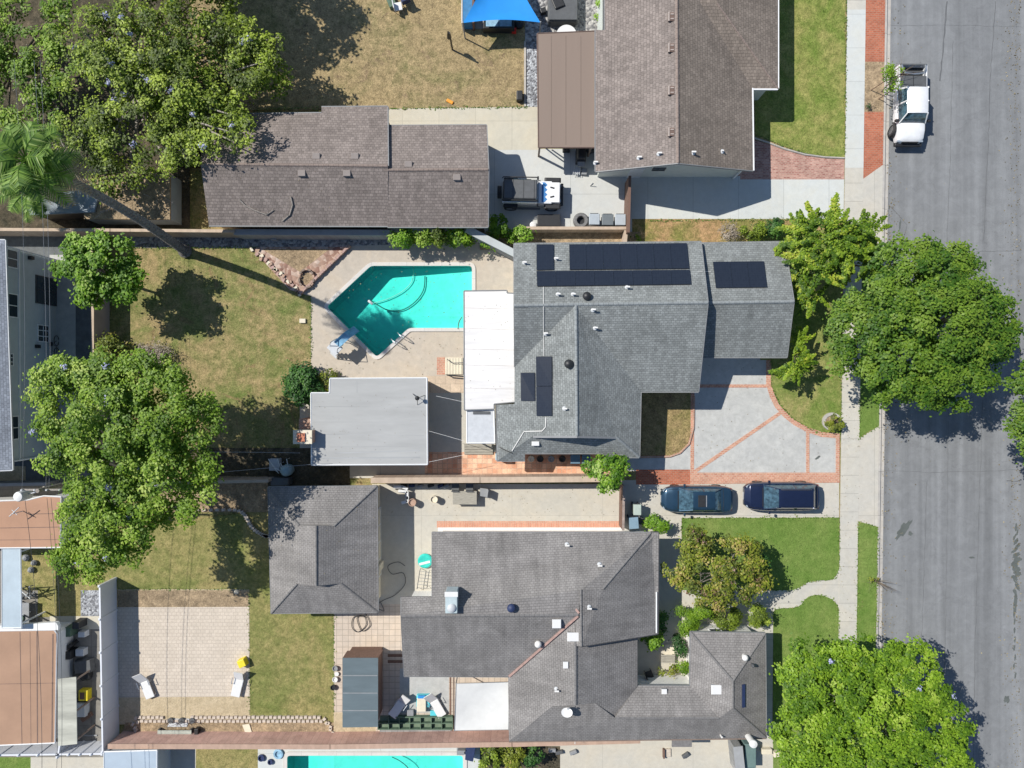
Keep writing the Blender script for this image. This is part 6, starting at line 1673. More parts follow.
for s in (-1, 1):
    mb = MB(); mb.tube([(.42, s * .7, 1.85), (.35, s * .76, 1.92), (-1.85, s * .76, 1.92), (-1.9, s * .7, 1.85)], .04, 6); mb.build('roof_rack_rail', M['black'], JP, local=True)
    mb = MB(); mb.box((-.3, s * .93, .45), (1.9, .16, .06)); mb.build('side_step', M['dark_grey'], JP, local=True, bevel=.02)
    mb = MB(); mb.box((1.45, s * .88, .92), (1.15, .36, .09), taper=.85); mb.build('fender', M['black'], JP, local=True, bevel=.04)
    mb = MB(); mb.box((-1.35, s * .86, .92), (1.0, .3, .08), taper=.85); mb.build('fender', M['black'], JP, local=True, bevel=.04)
    mb = MB(); mb.box((.45, s * .9, 1.2), (.12, .22, .18)); mb.build('mirror', M['black'], JP, local=True, bevel=.03)
    mb = MB(); mb.cyl((1.97, s * .5, .95), .11, .08, 14, axis='X'); mb.build('headlight', M['lamp_clear'], JP, local=True)
    mb = MB(); mb.box((-.75, s * .705, 1.25), (1.5, .02, .4)); mb.build('side_window', M['car_glass'], JP, local=True)
    wheel(JP, 1.42, s * .84, .44, .3); wheel(JP, -1.35, s * .84, .44, .3)
mb = MB()
for s in (-1, 1): mb.tube([(-1.9, -.83, 1.6 + .12 * s), (.4, -.83, 1.6 + .12 * s)], .03, 5)
for x in np.linspace(-1.7, .2, 5): mb.tube([(x, -.83, 1.45), (x, -.83, 1.75)], .025, 4)
mb.build('side_ladder', M['steel'], JP, local=True)
mb = MB(); mb.box((2.1, 0, .5), (.18, 1.5, .2)); mb.build('front_bumper', M['black'], JP, local=True, bevel=.04)
mb = MB(); mb.cyl((-2.1, 0, 1.0), .42, .28, 22, axis='X'); mb.build('spare_wheel', M['rubber'], JP, local=True, bevel=.03)
# ------------------------------------------------------------------ solar arrays on the slate roof
def solar_mat():
    m, nt, b, out = new_mat('solar_cell')
    uv = coords(nt, 'uv')
    br = nt.nodes.new('ShaderNodeTexBrick'); br.offset = 0
    for k, v in (('Scale', 1.0), ('Mortar Size', .006), ('Brick Width', .16), ('Row Height', .16), ('Bias', 0.0), ('Mortar Smooth', .1)): br.inputs[k].default_value = v
    br.inputs['Color1'].default_value = (.016, .021, .033, 1); br.inputs['Color2'].default_value = (.019, .025, .038, 1); br.inputs['Mortar'].default_value = (.024, .03, .045, 1)
    nt.links.new(uv, br.inputs['Vector'])
    nt.links.new(br.outputs[0], b.inputs['Base Color']); b.inputs['Roughness'].default_value = .22; b.inputs['Specular IOR Level'].default_value = .5
    return m
M['solar'] = solar_mat()
def solar(label, cs, nx, ny):
    P = [];
    for x, y in cs:
        p, n = hit(x, y); P.append((p, n))
    n0 = sum((n for _, n in P), Vector()).normalized()
    Q = [p + n0 * .1 for p, _ in P]
    c = sum(Q, Vector()) / 4
    root = thing('solar_array', label, 'solar array', (c.x, c.y, c.z), group='solar arrays on the grey slate roof')
    o0 = ORIGIN[root.name]
    def at(u, v): return Q[0].lerp(Q[1], u).lerp(Q[3].lerp(Q[2], u), v)
    for j in range(ny):
        for i in range(nx):
            u0, u1 = (i + .006) / nx, (i + .994) / nx; v0, v1 = (j + .008) / ny, (j + .992) / ny
            pts = [at(u0, v0), at(u1, v0), at(u1, v1), at(u0, v1)]
            me = bpy.data.meshes.new('panel')
            vs = [p - n0 * .04 for p in pts] + pts
            me.from_pydata([tuple(v - Vector(o0)) for v in vs], [], [(3, 2, 1, 0), (4, 5, 6, 7), (0, 1, 5, 4), (1, 2, 6, 5), (2, 3, 7, 6), (3, 0, 4, 7)])
            uv = me.uv_layers.new(name='UVMap'); du = (pts[1] - pts[0]).length; dv = (pts[3] - pts[0]).length
            for li, q in zip(me.polygons[1].loop_indices, ((0, 0), (du, 0), (du, dv), (0, dv))): uv.data[li].uv = q
            me.materials.append(M['solar']); bm = bmesh.new(); bm.from_mesh(me); bmesh.ops.recalc_face_normals(bm, faces=bm.faces); bm.to_mesh(me); bm.free()
            o = bpy.data.objects.new('panel', me); COL.objects.link(o); o.parent = root
    mb = MB()
    for v in (.25, .75):
        a, b = at(-.004, v) - n0 * .07, at(1.004, v) - n0 * .07; mb.tube([a, b], .025, 4)
    mb.build('mounting_rail', M['steel'], root)
solar('single upright solar panel at the upper left corner of the slate roof', [(536.3, 245), (553.5, 245), (553.7, 270.5), (536.5, 271)], 1, 1)
solar('seven-panel upper row of the large solar array', [(569, 245), (686.5, 243.8), (689, 269.5), (569.5, 270.5)], 7, 1)
solar('long lower row of the large solar array', [(536.5, 271.8), (689.5, 270.5), (691, 285), (537, 287)], 8, 1)
solar('three-panel solar array on the lower roof wing by the juniper', [(712.5, 262.3), (763.5, 261.8), (766.8, 288), (715.5, 288.7)], 3, 1)
solar('tall solar panel pair on the cross gable', [(536.5, 356.2), (552.3, 356.2), (552.5, 416), (537, 416)], 1, 2)
solar('small solar panel left of the tall pair on the cross gable', [(521.3, 372.5), (535.2, 372.5), (535.5, 401), (521.5, 401)], 1, 1)

# ------------------------------------------------------------------ roof fixtures
def on(px, py):
    p, n = hit(px, py); return p
def pipe_vent(label, px, py, h=.4, r=.05, mat=None, g='white pipe vents on the roofs', hat=True):
    p = on(px, py); k = 1 - (p.z + h) / H
    t = thing('pipe_vent', label, 'roof vent', (p.x, p.y, p.z), group=g)
    mb = MB(); mb.lathe((p.x, p.y, p.z - .06), [(.15, 0), (.14, .08), (r * 1.3, .11)], 12); mb.build('flashing', M['pale_grey'], t)
    mb = MB(); mb.cyl((p.x, p.y, p.z), r, h, 10); mb.build('pipe', mat or M['pipe_white'], t)
    if hat:
        mb = MB(); mb.box((p.x, p.y, p.z + h - .02), (r * 5.6, r * 2, r * 1.6), rz=.0); mb.build('cap', mat or M['pipe_white'], t, bevel=.015)
for i, (x, y, lab) in enumerate(((524.5, 263, 'white pipe vent left of the upper left solar panel'), (556, 259, 'white pipe vent between the single solar panel and the seven-panel row'), (558, 294.5, 'white pipe vent below the left part of the long solar row, the left of two'), (573, 294.5, 'white pipe vent left of the black turbine vent on the slate ridge'), (627, 287.5, 'white pipe vent below the middle of the long solar row'), (593, 310, 'white pipe vent just below the slate ridge'), (595, 328, 'white pipe vent on the right slope of the slate cross gable'), (545.5, 333.5, 'white pipe vent beside the thin conduit on the slate roof'), (564.5, 408.5, 'small white pipe vent right of the tall solar pair'))):
    pipe_vent(lab, x, y, .3)
for x, y, lab in ((567, 544.5, 'left white T vent on the north charcoal slope'), (599.5, 564.5, 'right white T vent on the north charcoal slope'), (589, 607, 'white vent on the east charcoal slope'), (556.5, 689, 'pale pipe vent above the satellite dish')):
    pipe_vent(lab, x, y, .3)
for x, y, lab in ((639, 158, 'white pipe vent at the south rake of the brown-roofed house'), (659, 154, 'small white pipe vent near the brown ridge end'), (595.5, 163, 'white pipe vent at the lower left corner of the brown roof'), (693, 153, 'white pipe vent right of the brown ridge'), (722, 151.5, 'short dark pipe vent near the brown roof corner')):
    pipe_vent(lab, x, y, .22, g='pipe vents on the brown roof', hat=x < 720)
def turbine(label, px, py, r, mat, g=None, name='turbine_vent'):
    p = on(px, py); t = thing(name, label, 'roof vent', tuple(p), group=g)
    mb = MB(); mb.cyl((p.x, p.y, p.z - .1), r * .7, .2, 18); mb.build('base', M['dark_grey'] if mat is M['black'] else mat, t)
    mb = MB(); mb.lathe((p.x, p.y, p.z + .1), [(r * .7, 0), (r, .1), (r * 1.0, .16), (r * .75, .25), (r * .3, .31), (.01, .32)], 20); mb.build('cap', mat, t, smooth=True)
turbine('black round turbine vent above the slate ridge', 586.5, 296.5, .26, M['black'], 'black turbine vents on the slate roof')
turbine('black round turbine vent on the left slope of the slate cross gable', 568.5, 364, .28, M['black'], 'black turbine vents on the slate roof')
turbine('navy domed vent on the charcoal north slope', 511.5, 607, .27, M['navy'])
turbine('white domed vent below the charcoal ridge', 538, 643, .22, M['pipe_white'])
turbine('white globe vent on the north slope of the small hipped wing', 744, 656.5, .2, M['pipe_white'])
turbine('small dark dome vent by the hip of the small wing', 751.5, 664, .11, M['dark_grey'])
def boxvent(label, px, py, w, d, h, mat, g=None, name='box_vent', rz=0):
    p, n = hit(px, py)
    t = thing(name, label, 'roof vent', tuple(p), group=g)
    mb = MB(); mb.box((p.x, p.y, p.z - .1), (w, d, h + .05), rz=rz); mb.build('curb', M['mid_grey'], t)
    mb = MB(); mb.box((p.x, p.y, p.z + h - .05), (w * 1.12, d * 1.12, .06), rz=rz, taper=.9); mb.build('hood', mat, t, bevel=.01)
vg = 'square brown vents on the wide outbuilding roof'
vb = plain('vent_brown', (0.23, 0.2, 0.185), .7, .1)
for x, y, lab in ((316.5, 156.5, 'square vent above the ridge, left of the pair'), (355, 156.5, 'square vent above the ridge, right of the pair'), (302, 173.5, 'square vent below the ridge at the far left of the outbuilding roof'), (347, 173.5, 'square vent below the ridge at the middle of the outbuilding roof'), (408.5, 164.5, 'square vent on the lower right wing above the ridge'), (457, 177.5, 'square vent below the ridge on the lower right wing')):
    boxvent(lab, x, y, .45, .36, .1, vb, vg)
M['vent_pale'] = plain('vent_pale', (0.42, 0.36, 0.32), .8, .1)
wv_ = 'louvred vents along the brown ridge'
for y, lab in ((17.5, 'louvred vent nearest the top edge left of the brown ridge'), (48.5, 'second louvred vent from the top along the brown ridge'), (91, 'third louvred vent from the top along the brown ridge'), (132.5, 'lowest louvred vent along the brown ridge')):
    p, n = hit(671, y); t = thing('louvred_vent', lab, 'roof vent', tuple(p), group=wv_)
    mb = MB(); mb.box((p.x, p.y, p.z - .08), (.36, .5, .2)); mb.build('curb', M['roof_seam'], t)
    mb = MB(); mb.box((p.x - .16, p.y, p.z + .08), (.08, .54, .07)); mb.build('rim', M['vent_pale'], t)
    mb = MB()
    for k in (-.14, .14): mb.box((p.x + .04, p.y + k, p.z + .12), (.2, .06, .03))
    mb.build('louvre', M['vent_pale'], t)
boxvent('white square skylight box left of the pinkish valley', 556.5, 622.5, .5, .5, .28, M['white_paint'], 'white boxes on the charcoal roof', 'skylight')
boxvent('larger white skylight on the charcoal slope under the valley junction', 573, 636, .66, .5, .2, M['white_paint'], 'white boxes on the charcoal roof', 'skylight')
boxvent('small white box vent on the charcoal west slope', 565.5, 664, .3, .38, .2, M['white_paint'], 'white boxes on the charcoal roof')
boxvent('small white box vent on the bluish lower slope near the courtyard', 664, 691, .32, .3, .12, M['white_paint'], 'white boxes on the charcoal roof')
boxvent('white square skylight on the west slope of the small hipped wing', 716, 689, .6, .55, .14, M['white_paint'], 'white boxes on the charcoal roof', 'skylight')
boxvent('white box vent on the low slate skirt above the brick path', 535.5, 443.5, .45, .26, .14, M['white_paint'])
# evaporative cooler
p = on(452.5, 600); t = thing('rooftop_cooler', 'pale blue-grey rooftop cooler casting a dark shadow on the charcoal roof', 'rooftop cooler', tuple(p))
mb = MB(); mb.box((p.x, p.y + .1, p.z - .3), (.72, 1.3, 1.15)); mb.build('housing', plain('cooler', (0.42, 0.5, 0.52), .5, .1), t, bevel=.03)
mb = MB(); mb.box((p.x, p.y + .62, p.z + .84), (.8, .3, .06)); mb.build('lid', M['white_paint'], t)
mb = MB(); mb.lathe((p.x + .02, p.y - .22, p.z + .85), [(.26, 0), (.27, .05), (.2, .14), (.05, .18)], 18); mb.build('fan_dome', M['pale_grey'], t, smooth=True)
# satellite dish
p = on(567, 708); t = thing('satellite_dish', 'white satellite dish where the charcoal roof ridges meet', 'satellite dish', tuple(p))
mb = MB(); mb.tube([p, p + Vector((0, 0, .45))], .03); mb.tube([p + Vector((0, 0, .4)), p + Vector((.1, .35, .62))], .02); mb.build('mast', M['steel'], t)
mb = MB(); n = 22; vs = []; fs = []
ax = Vector((-.1, .35, .93)).normalized(); u = ax.cross(Vector((0, 1, 0))).normalized(); v = ax.cross(u); cc = p + Vector((-.05, -.02, .55))
for k, (r_, z) in enumerate(((.02, 0), (.17, .02), (.31, .07))):
    for i in range(n): a = 6.2832 * i / n; vs.append(cc + u * r_ * math.cos(a) * 1.12 + v * r_ * math.sin(a) * .9 + ax * z)
for k in range(2):
    for i in range(n): fs.append((k * n + i, k * n + (i + 1) % n, (k + 1) * n + (i + 1) % n, (k + 1) * n + i))
fs.append(tuple(range(n))); mb.add(vs, fs); mb.build('reflector', M['white_paint'], t, smooth=True)
mb = MB(); q = cc + Vector((.05, .38, .35)); mb.tube([cc + Vector((0, .25, 0)), q], .015); mb.box((q.x, q.y, q.z), (.12, .09, .09)); mb.build('receiver_arm', M['pale_grey'], t)
# flue with cap
p = on(748, 736); t = thing('flue', 'fat white capped flue at the south-east corner of the charcoal roof', 'flue', tuple(p))
mb = MB(); mb.cyl((p.x, p.y, p.z - .1), .2, 1.0, 16); mb.build('pipe', M['pipe_white'], t); mb = MB(); mb.lathe((p.x, p.y, p.z + .9), [(.24, 0), (.26, .05), (.24, .14), (.08, .18)], 16); mb.build('cap', M['white_paint'], t)
p = on(720.5, 735); t = thing('pipe_vent', 'short pale pipe vent near the bottom eave of the charcoal roof', 'roof vent', tuple(p)); mb = MB(); mb.cyl(tuple(p - Vector((0, 0, .05))), .06, .35, 10); mb.build('pipe', M['pipe_white'], t)
p = on(574.5, 733); p = W(575, 741, 2.6); t = thing('gutter_box', 'small white antenna bracket at the bottom eave', 'bracket', tuple(W(575, 741, 0))); mb = MB(); mb.tube([W(571, 741, 2.6), W(579, 740, 2.7)], .02); mb.tube([W(575, 736, 2.65), W(575, 744, 2.65)], .02); mb.build('arm', M['pipe_white'], t)
# skylight strip on the small wing
p0, p1 = on(743.2, 684), on(743.2, 707); t = thing('roof_window', 'narrow dark blue roof window on the east slope of the small hipped wing', 'skylight', tuple(p0)); mb = MB(); mb.add([p0 + Vector((-.1, 0, .05)), p0 + Vector((.1, 0, .0)), p1 + Vector((.1, 0, .0)), p1 + Vector((-.1, 0, .05)), p0 + Vector((-.1, 0, .12)), p0 + Vector((.1, 0, .06)), p1 + Vector((.1, 0, .06)), p1 + Vector((-.1, 0, .12))], [(3, 2, 1, 0), (4, 5, 6, 7), (0, 1, 5, 4), (1, 2, 6, 5), (2, 3, 7, 6), (3, 0, 4, 7)]); mb.build('pane', M['navy'], t)
# conduits on the slate roof
def conduit(label, pts, r=.028, mat=None, name='conduit', lift=.05, g=None):
    P = []
    for a, b in zip(pts[:-1], pts[1:]):
        n = max(1, int(math.hypot(b[0] - a[0], b[1] - a[1]) / 4))
        for k in range(n): P.append(on(a[0] + (b[0] - a[0]) * k / n, a[1] + (b[1] - a[1]) * k / n) + Vector((0, 0, lift)))
    P.append(on(*pts[-1]) + Vector((0, 0, lift)))
    mb = MB(); mb.tube(P, r, 5); return tag(mb.build(name, mat or M['pipe_white'], None), label, name, g)
conduit('thin conduit crossing the slate ridge from the large solar array down to the tall pair', [(543.5, 287), (543.7, 356)], .018)
conduit('white conduit bending from the tall solar pair down to the lower left slate eave', [(546, 417), (545.5, 427), (542, 431), (524, 431.5), (512, 451)], .03)
conduit('black cable drooping from the pale canopy over the slate skirt', [(495, 445), (503, 449), (512, 453)], .03, M['black'], 'cable')
conduit('thin strap over the ridge step between the two slate wings', [(698, 271.5), (711, 271.5)], .015)
# black ball antenna on the pool room roof
p = on(418.5, 398); t = thing('roof_antenna', 'black ball-topped tripod on the corner of the pale grey pool room roof', 'antenna', tuple(p))
mb = MB(); mb.lathe((p.x, p.y, p.z + .45), [(.02, 0), (.12, .06), (.15, .15), (.1, .25), (.01, .3)], 14); mb.build('ball', M['black'], t)
for k in range(3):
    a = k * 2.09 + .4; mb = MB(); mb.tube([p + Vector((0, 0, .5)), p + Vector((.45 * math.cos(a), .45 * math.sin(a), .02))], .018, 4); mb.build('leg', M['black'], t)
# brick chimney
t = thing('chimney', 'brick chimney with pale crown at the left side of the pale grey pool room', 'chimney', tuple(W(300, 437)))
c = W(301, 437, 3.4)
mb = MB(); q = W(306, 433, 2.2); mb.box((q.x, q.y + .2, 0), (1.1, 1.4, 1.9)); mb.build('shoulder', M['brick_face'], t)
mb = MB(); mb.box((c.x + .1, c.y, 1.85), (1.15, .8, 1.5)); mb.build('stack', M['brick_face'], t)
mb = MB(); mb.box((c.x + .1, c.y, 3.35), (1.2, .88, .08)); mb.build('crown', M['cream'], t)
mb = MB(); mb.box((c.x + .02, c.y - .02, 3.43), (.5, .55, .1)); mb.build('flue_tile', M['terracotta'], t)
# fallen branches on the brown roof
for lab, pts in (('fallen bare branch lying across the brown outbuilding roof, the left one', [(240, 200), (246, 206), (256, 211), (267, 215), (274, 210)]), ('curved fallen branch on the brown outbuilding roof, the right one', [(291, 197), (293, 205), (290, 215), (283, 221), (278, 228)])):
    P = [on(x, y) + Vector((0, 0, .06)) for x, y in pts]
    mb = MB(); mb.tube(P, [.05, .05, .045, .035, .02], 6)
    for i in range(9):
        k = rng.integers(0, 4); a = P[k].lerp(P[k + 1], rng.random()); mb.tube([a, a + Vector((rng.uniform(-.35, .2), rng.uniform(-.1, .45), .08))], [.018, .006], 4)
    tag(mb.build('fallen_branch', M['bark_grey'], None), lab, 'branch', 'fallen branches on the brown roof')
# ------------------------------------------------------------------ pool yard things
def slide():
    t = thing('pool_slide', 'pale blue pool slide with steps at the left edge of the arrow-shaped pool', 'pool slide', tuple(W(340, 345)))
    a, b, c = W(337, 345, 1.5), W(348, 335, 1.1), W(357, 329, .35)
    def chute(P, w):
        mb = MB(); vs = []; 
        for i, p in enumerate(P):
            d = (P[min(i + 1, len(P) - 1)] - P[max(0, i - 1)]); s = Vector((-d.y, d.x, 0)).normalized()
            for k, (q, z) in enumerate(((-w, .16), (-w * .8, .0), (w * .8, .0), (w, .16), (w * .86, -.05), (-w * .86, -.05))): vs.append(p + s * q + Vector((0, 0, z)))
        fs = [(i * 6 + k, i * 6 + (k + 1) % 6, (i + 1) * 6 + (k + 1) % 6, (i + 1) * 6 + k) for i in range(len(P) - 1) for k in range(6)]
        fs += [(0, 1, 2, 3, 4, 5), tuple((len(P) - 1) * 6 + k for k in range(5, -1, -1))]
        mb.add(vs, fs); return mb
    chute([a, a.lerp(b, .3) + Vector((0, 0, .05)), b, c], .27).build('chute', plain('slide_blue', (0.22, 0.42, 0.58), .4, .25, 3), t)
    st = W(332, 351, .0)
    d = (a - b); d.z = 0; d.normalize(); s = Vector((-d.y, d.x, 0))
    base = Vector((a.x, a.y, 0))
    mb = MB(); mb.box((base.x + d.x * .25, base.y + d.y * .25, 1.35), (.7, .8, .1), rz=math.atan2(d.y, d.x)); mb.build('platform', M['pale_grey'], t)
    for k in range(5):
        mb = MB(); q = base + d * (.35 + .12 * (4 - k)); mb.box((q.x, q.y, .25 * (k + .6)), (.16, .56, .05), rz=math.atan2(d.y, d.x)); mb.build('step', M['pale_grey'], t)
    for sg in (-1, 1):
        mb = MB(); mb.tube([base + s * sg * .32 + d * .9, base + s * sg * .32 + d * .4 + Vector((0, 0, 1.4)), base + s * sg * .32 + d * .1 + Vector((0, 0, 2.0)), base + s * sg * .3 - d * .3 + Vector((0, 0, 1.55))], .03, 6); mb.build('handrail', M['steel'], t)
        mb = MB(); mb.tube([base + s * sg * .25 - d * .5, base + s * sg * .25 - d * .45 + Vector((0, 0, 1.2))], .03, 6); mb.build('leg', M['steel'], t)
slide()
for lab, x, y in (('upper chrome handrail at the lower right pool edge', 403, 337), ('lower chrome handrail at the lower right pool edge', 396.5, 343)):
    c = W(x, y); d = Vector((.7, -.62, 0)).normalized(); P = []
    for k in range(11):
        a = math.pi * k / 10; P.append(c - d * .42 * math.cos(a) + Vector((0, 0, .1 + .75 * math.sin(a) ** .6)))
    mb = MB(); mb.tube(P, .03, 6); tag(mb.build('handrail', M['steel'], None), lab, 'handrail', 'chrome pool handrails')
POOLZ = 'pool bottom'
def hose(label, pts, z, r, mat, name='hose', g=None, parent=None):
    P = [W(x, y, -dA(x, y) * .95 + .07 if z == POOLZ else z) for x, y in pts]; Q = []
    for i in range(len(P) - 1):
        p0 = P[max(0, i - 1)]; p1 = P[i]; p2 = P[i + 1]; p3 = P[min(len(P) - 1, i + 2)]
        for k in range(6):
            t = k / 6; Q.append(0.5 * ((2 * p1) + (-p0 + p2) * t + (2 * p0 - 5 * p1 + 4 * p2 - p3) * t * t + (-p0 + 3 * p1 - 3 * p2 + p3) * t ** 3))
    Q.append(P[-1]); mb = MB(); mb.tube(Q, r, 6)
    return tag(mb.build(name, mat, None), label, name, g)
hose('pale pool hose curving from the top edge of the arrow-shaped pool', [(413.5, 268), (412, 281), (403, 291), (390, 298), (378, 302), (371, 303)], POOLZ, .03, plain('hose_pale', (.6, .7, .62), .6, .1))
hose('dark pool hose looping across the arrow-shaped pool', [(425, 276), (423.5, 290), (415, 302), (402, 310), (388, 310), (376, 304), (370, 300)], POOLZ, .035, plain('hose_dark', (.02, .10, .09), .6, .1))
hose('short dark hose entering the pool beside the white patio roof', [(462, 317), (459, 322), (458, 329)], .1, .03, M['dark_grey'])
mb = MB(); p = W(370.5, 302.5, -.07); mb.box((p.x, p.y, -.12), (.4, .16, .1), rz=-.7); tag(mb.build('pool_cleaner', M['white_paint'], None, bevel=.02), 'small white pool cleaner head at the hose ends', 'pool cleaner')
mb = MB(); p = W(303, 321); mb.box((p.x, p.y, 0), (.42, .3, .14)); tag(mb.build('valve_box', M['cream'], None, bevel=.02), 'cream valve box lid on the lawn left of the pool deck', 'valve box')
mb = MB(); p = W(276, 238.5); mb.box((p.x, p.y, 0), (.38, .38, .5)); tag(mb.build('utility_box', M['mid_grey'], None, bevel=.02), 'grey utility box in the shade at the foot of the dark wall', 'utility box')
t = thing('fire_ring', 'round ring of stacked bricks at the tip of the rubble bed', 'fire pit', tuple(W(307.5, 279)))
c = W(307.5, 279)
for lay in range(2):
    for i in range(14):
        a = 6.2832 * (i + .5 * lay) / 14; mb = MB(); mb.box((c.x + .5 * math.cos(a), c.y + .62 * math.sin(a), .02 + .16 * lay), (.2, .12, .14), rz=a + 1.57); mb.build('brick', M['trim_brown'] if i % 3 else M['cap_pink'], t)
mb = MB(); mb.cyl((c.x, c.y, .05), .42, .03, 16); mb.build('ash_bed', M['soil'], t)
# bricks lining the rubble bed
t = thing('brick_edging', 'row of loose pinkish bricks edging the rubble bed along the pool deck', 'edging', tuple(W(328, 270)))
for i in range(26):
    k = i / 25; p = W(351 + (304 - 351) * k, 247.5 + (293 - 247.5) * k); mb = MB(); mb.box((p.x - .12, p.y + .12 * 0, .0), (.24, .15, .28 + .03 * (i % 3)), rz=rng.uniform(.6, .95)); mb.build('brick', M['copper'] if i % 4 else M['cap_pink'], t)
t = thing('brick_edging', 'ragged row of pale stones along the lawn side of the rubble bed', 'edging', tuple(W(275, 272)))
for i in range(22):
    k = i / 21; p = W(253 + (300 - 253) * k + rng.uniform(-1, 3), 249 + (293 - 249) * k + rng.uniform(-2, 2)); mb = MB(); mb.box((p.x, p.y, .0), (.26, .18, .14), rz=rng.uniform(0, 3)); mb.build('stone', [M['cream'], M['cap_pink'], M['copper']][i % 3], t)
# pump gear behind the garage
t = thing('pool_pump', 'blue-grey pool pump and filter tangle in the tree shade above the small garage', 'pool pump', tuple(W(284, 468)))
c = W(290, 469); mb = MB(); mb.lathe((c.x, c.y, .1), [(.35, 0), (.4, .3), (.38, .8), (.2, 1.0), (.05, 1.04)], 16); mb.build('filter_tank', plain('tank', (.3, .42, .45), .5, .2), t, smooth=True)
c = W(277, 464); mb = MB(); mb.box((c.x, c.y, .05), (.7, .8, .5)); mb.build('heater', M['pale_grey'], t, bevel=.03)
for k in range(7):
    a = W(272 + k * 3, 458 + 4 * (k % 3)); b = W(280 + k * 2, 470 + 2 * (k % 2)); mb = MB(); mb.tube([a, a + Vector((0, 0, .7)), b + Vector((0, 0, .7)), b], .03, 5); mb.build('pipe', M['pipe_white'], t)
c = W(284, 480); mb = MB(); mb.box((c.x, c.y, 0), (1.2, .5, .9)); tag(mb.build('storage_box', M['dark_grey'], None, bevel=.03), 'dark storage box pressed against the top edge of the small garage', 'storage box')
# awning pieces at the patio
mb = MB(); p = W(454, 366); mb.box((p.x, p.y, 0.02), (1.2, 1.15, .1)); 
for k in range(6): mb.box((p.x - .5 + .2 * k, p.y, .12), (.06, 1.1, .03))
tag(mb.build('platform_crate', M['cream'], None), 'pale slatted platform on the pool deck left of the white patio roof', 'platform')
mb = MB(); mb.tube([W(447, 375, .5), W(464, 376.5, .5)], .05, 6); mb.tube([W(448, 375, 0), W(448, 375, .5)], .04, 5); tag(mb.build('pole', M['black'], None), 'short black pole lying beside the white patio roof', 'pole')
mb = MB(); mb.tube([W(447, 359, .3), W(452, 363, .3), W(464, 362.5, .4)], .025, 5); tag(mb.build('hose', M['dark_grey'], None), 'thin dark hose by the slatted platform', 'hose')
t = thing('timber_steps', 'weathered timber steps below the small pale canopy', 'steps', tuple(W(478, 449)))
for k in range(4):
    p = W(478.5, 445.5 + k * 2.6, .3 - .05 * k); mb = MB(); mb.box((p.x, p.y, 0), (1.95, .16, .36 - .07 * k)); mb.build('tread', M['wood_weathered'], t)
mb = MB(); p = W(500, 457, 1); mb.box((p.x, p.y, 0), (.62, .45, 1.0)); tag(mb.build('utility_cabinet', plain('cab_blue', (.35, .5, .55), .5, .1), None, bevel=.02), 'light blue cabinet at the corner of the slate roof on the brick path', 'cabinet')

# ------------------------------------------------------------------ bins and boxes
def bin_(label, px, py, rz, mat, g=None, h=1.05, w=.6, d=.7, lid=None):
    c = W(px, py); t = thing('wheelie_bin', label, 'bin', tuple(c), rz, g)
    mb = MB(); vs = []
    for k, z in ((.78, .06), (1, h)):
        for x, y in ((-1, -1), (1, -1), (1, 1), (-1, 1)): vs.append((x * w / 2 * k, y * d / 2 * k, z))
    mb.add(vs, [(3, 2, 1, 0), (4, 5, 6, 7), (0, 1, 5, 4), (1, 2, 6, 5), (2, 3, 7, 6), (3, 0, 4, 7)]); mb.build('body', mat, t, local=True, bevel=.03)
    mb = MB(); mb.box((0, 0, h), (w * 1.08, d * 1.06, .07), taper=.92); mb.build('lid', lid or mat, t, local=True, bevel=.02)
    mb = MB(); mb.tube([(-w * .4, d * .56, h - .04), (w * .4, d * .56, h - .04)], .025, 5); mb.build('handle', M['black'], t, local=True)
    for s in (-1, 1): mb = MB(); mb.cyl((s * w * .38, d * .4, .12), .12, .06, 12, axis='X'); mb.build('wheel', M['rubber'], t, local=True)
bg = plain('bin_grey', (.38, .42, .45), .5, .08); bd = plain('bin_dark', (.14, .16, .17), .5, .08)
bin_('pale grey bin next to the loose tyre behind the off-roader', 592.5, 223, 0, bg, 'bins along the tan retaining wall', w=.68, d=.72)
bin_('dark grey bin in the middle of the row of three', 605.5, 223.5, 0, bd, 'bins along the tan retaining wall', w=.74, d=.72)
bin_('pale grey bin at the right end of the row of three', 618, 223.5, 0, bg, 'bins along the tan retaining wall', w=.68, d=.72)
bin_('pale grey-green bin, upper one beside the weathered timber gate', 634.5, 507, 0, plain('bin_green', (.4, .47, .42), .5, .1), 'bins by the south gate', w=.5, d=.7)
bin_('blue-grey bin, lower one beside the weathered timber gate', 631, 520, .08, plain('bin_blue', (.2, .3, .38), .5, .1), 'bins by the south gate', w=.62, d=.75)
c = W(640, 520); mb = MB(); mb.lathe((c.x, c.y, 0), [(.28, 0), (.3, .2), (.24, .24), (.22, .1), (.02, .08)], 14); tag(mb.build('tyre_pot', M['dark_grey'], None), 'dark round pot between the bins and the round green bush', 'pot')
t = thing('loose_tyre', 'big loose tyre lying beside the pale bin behind the off-roader', 'tyre', tuple(W(580.5, 222)))
c = W(580.5, 221.5); mb = MB()
mb.lathe((c.x, c.y, .02), [(.3, .0), (.45, .0), (.53, .1), (.53, .28), (.45, .38), (.3, .38), (.26, .3), (.26, .08), (.3, 0)], 26); mb.build('tread', plain('old_rubber', (.16, .16, .16), .85, .3, 8), t, smooth=True)
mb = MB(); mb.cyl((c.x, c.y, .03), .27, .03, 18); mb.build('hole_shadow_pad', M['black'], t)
mb = MB(); p = W(548.5, 222); mb.box((p.x, p.y, .02), (1.55, .8, .5)); tag(mb.build('cargo_box', M['black'], None, bevel=.03), 'flat black cargo box beside the off-roader wheel', 'box')
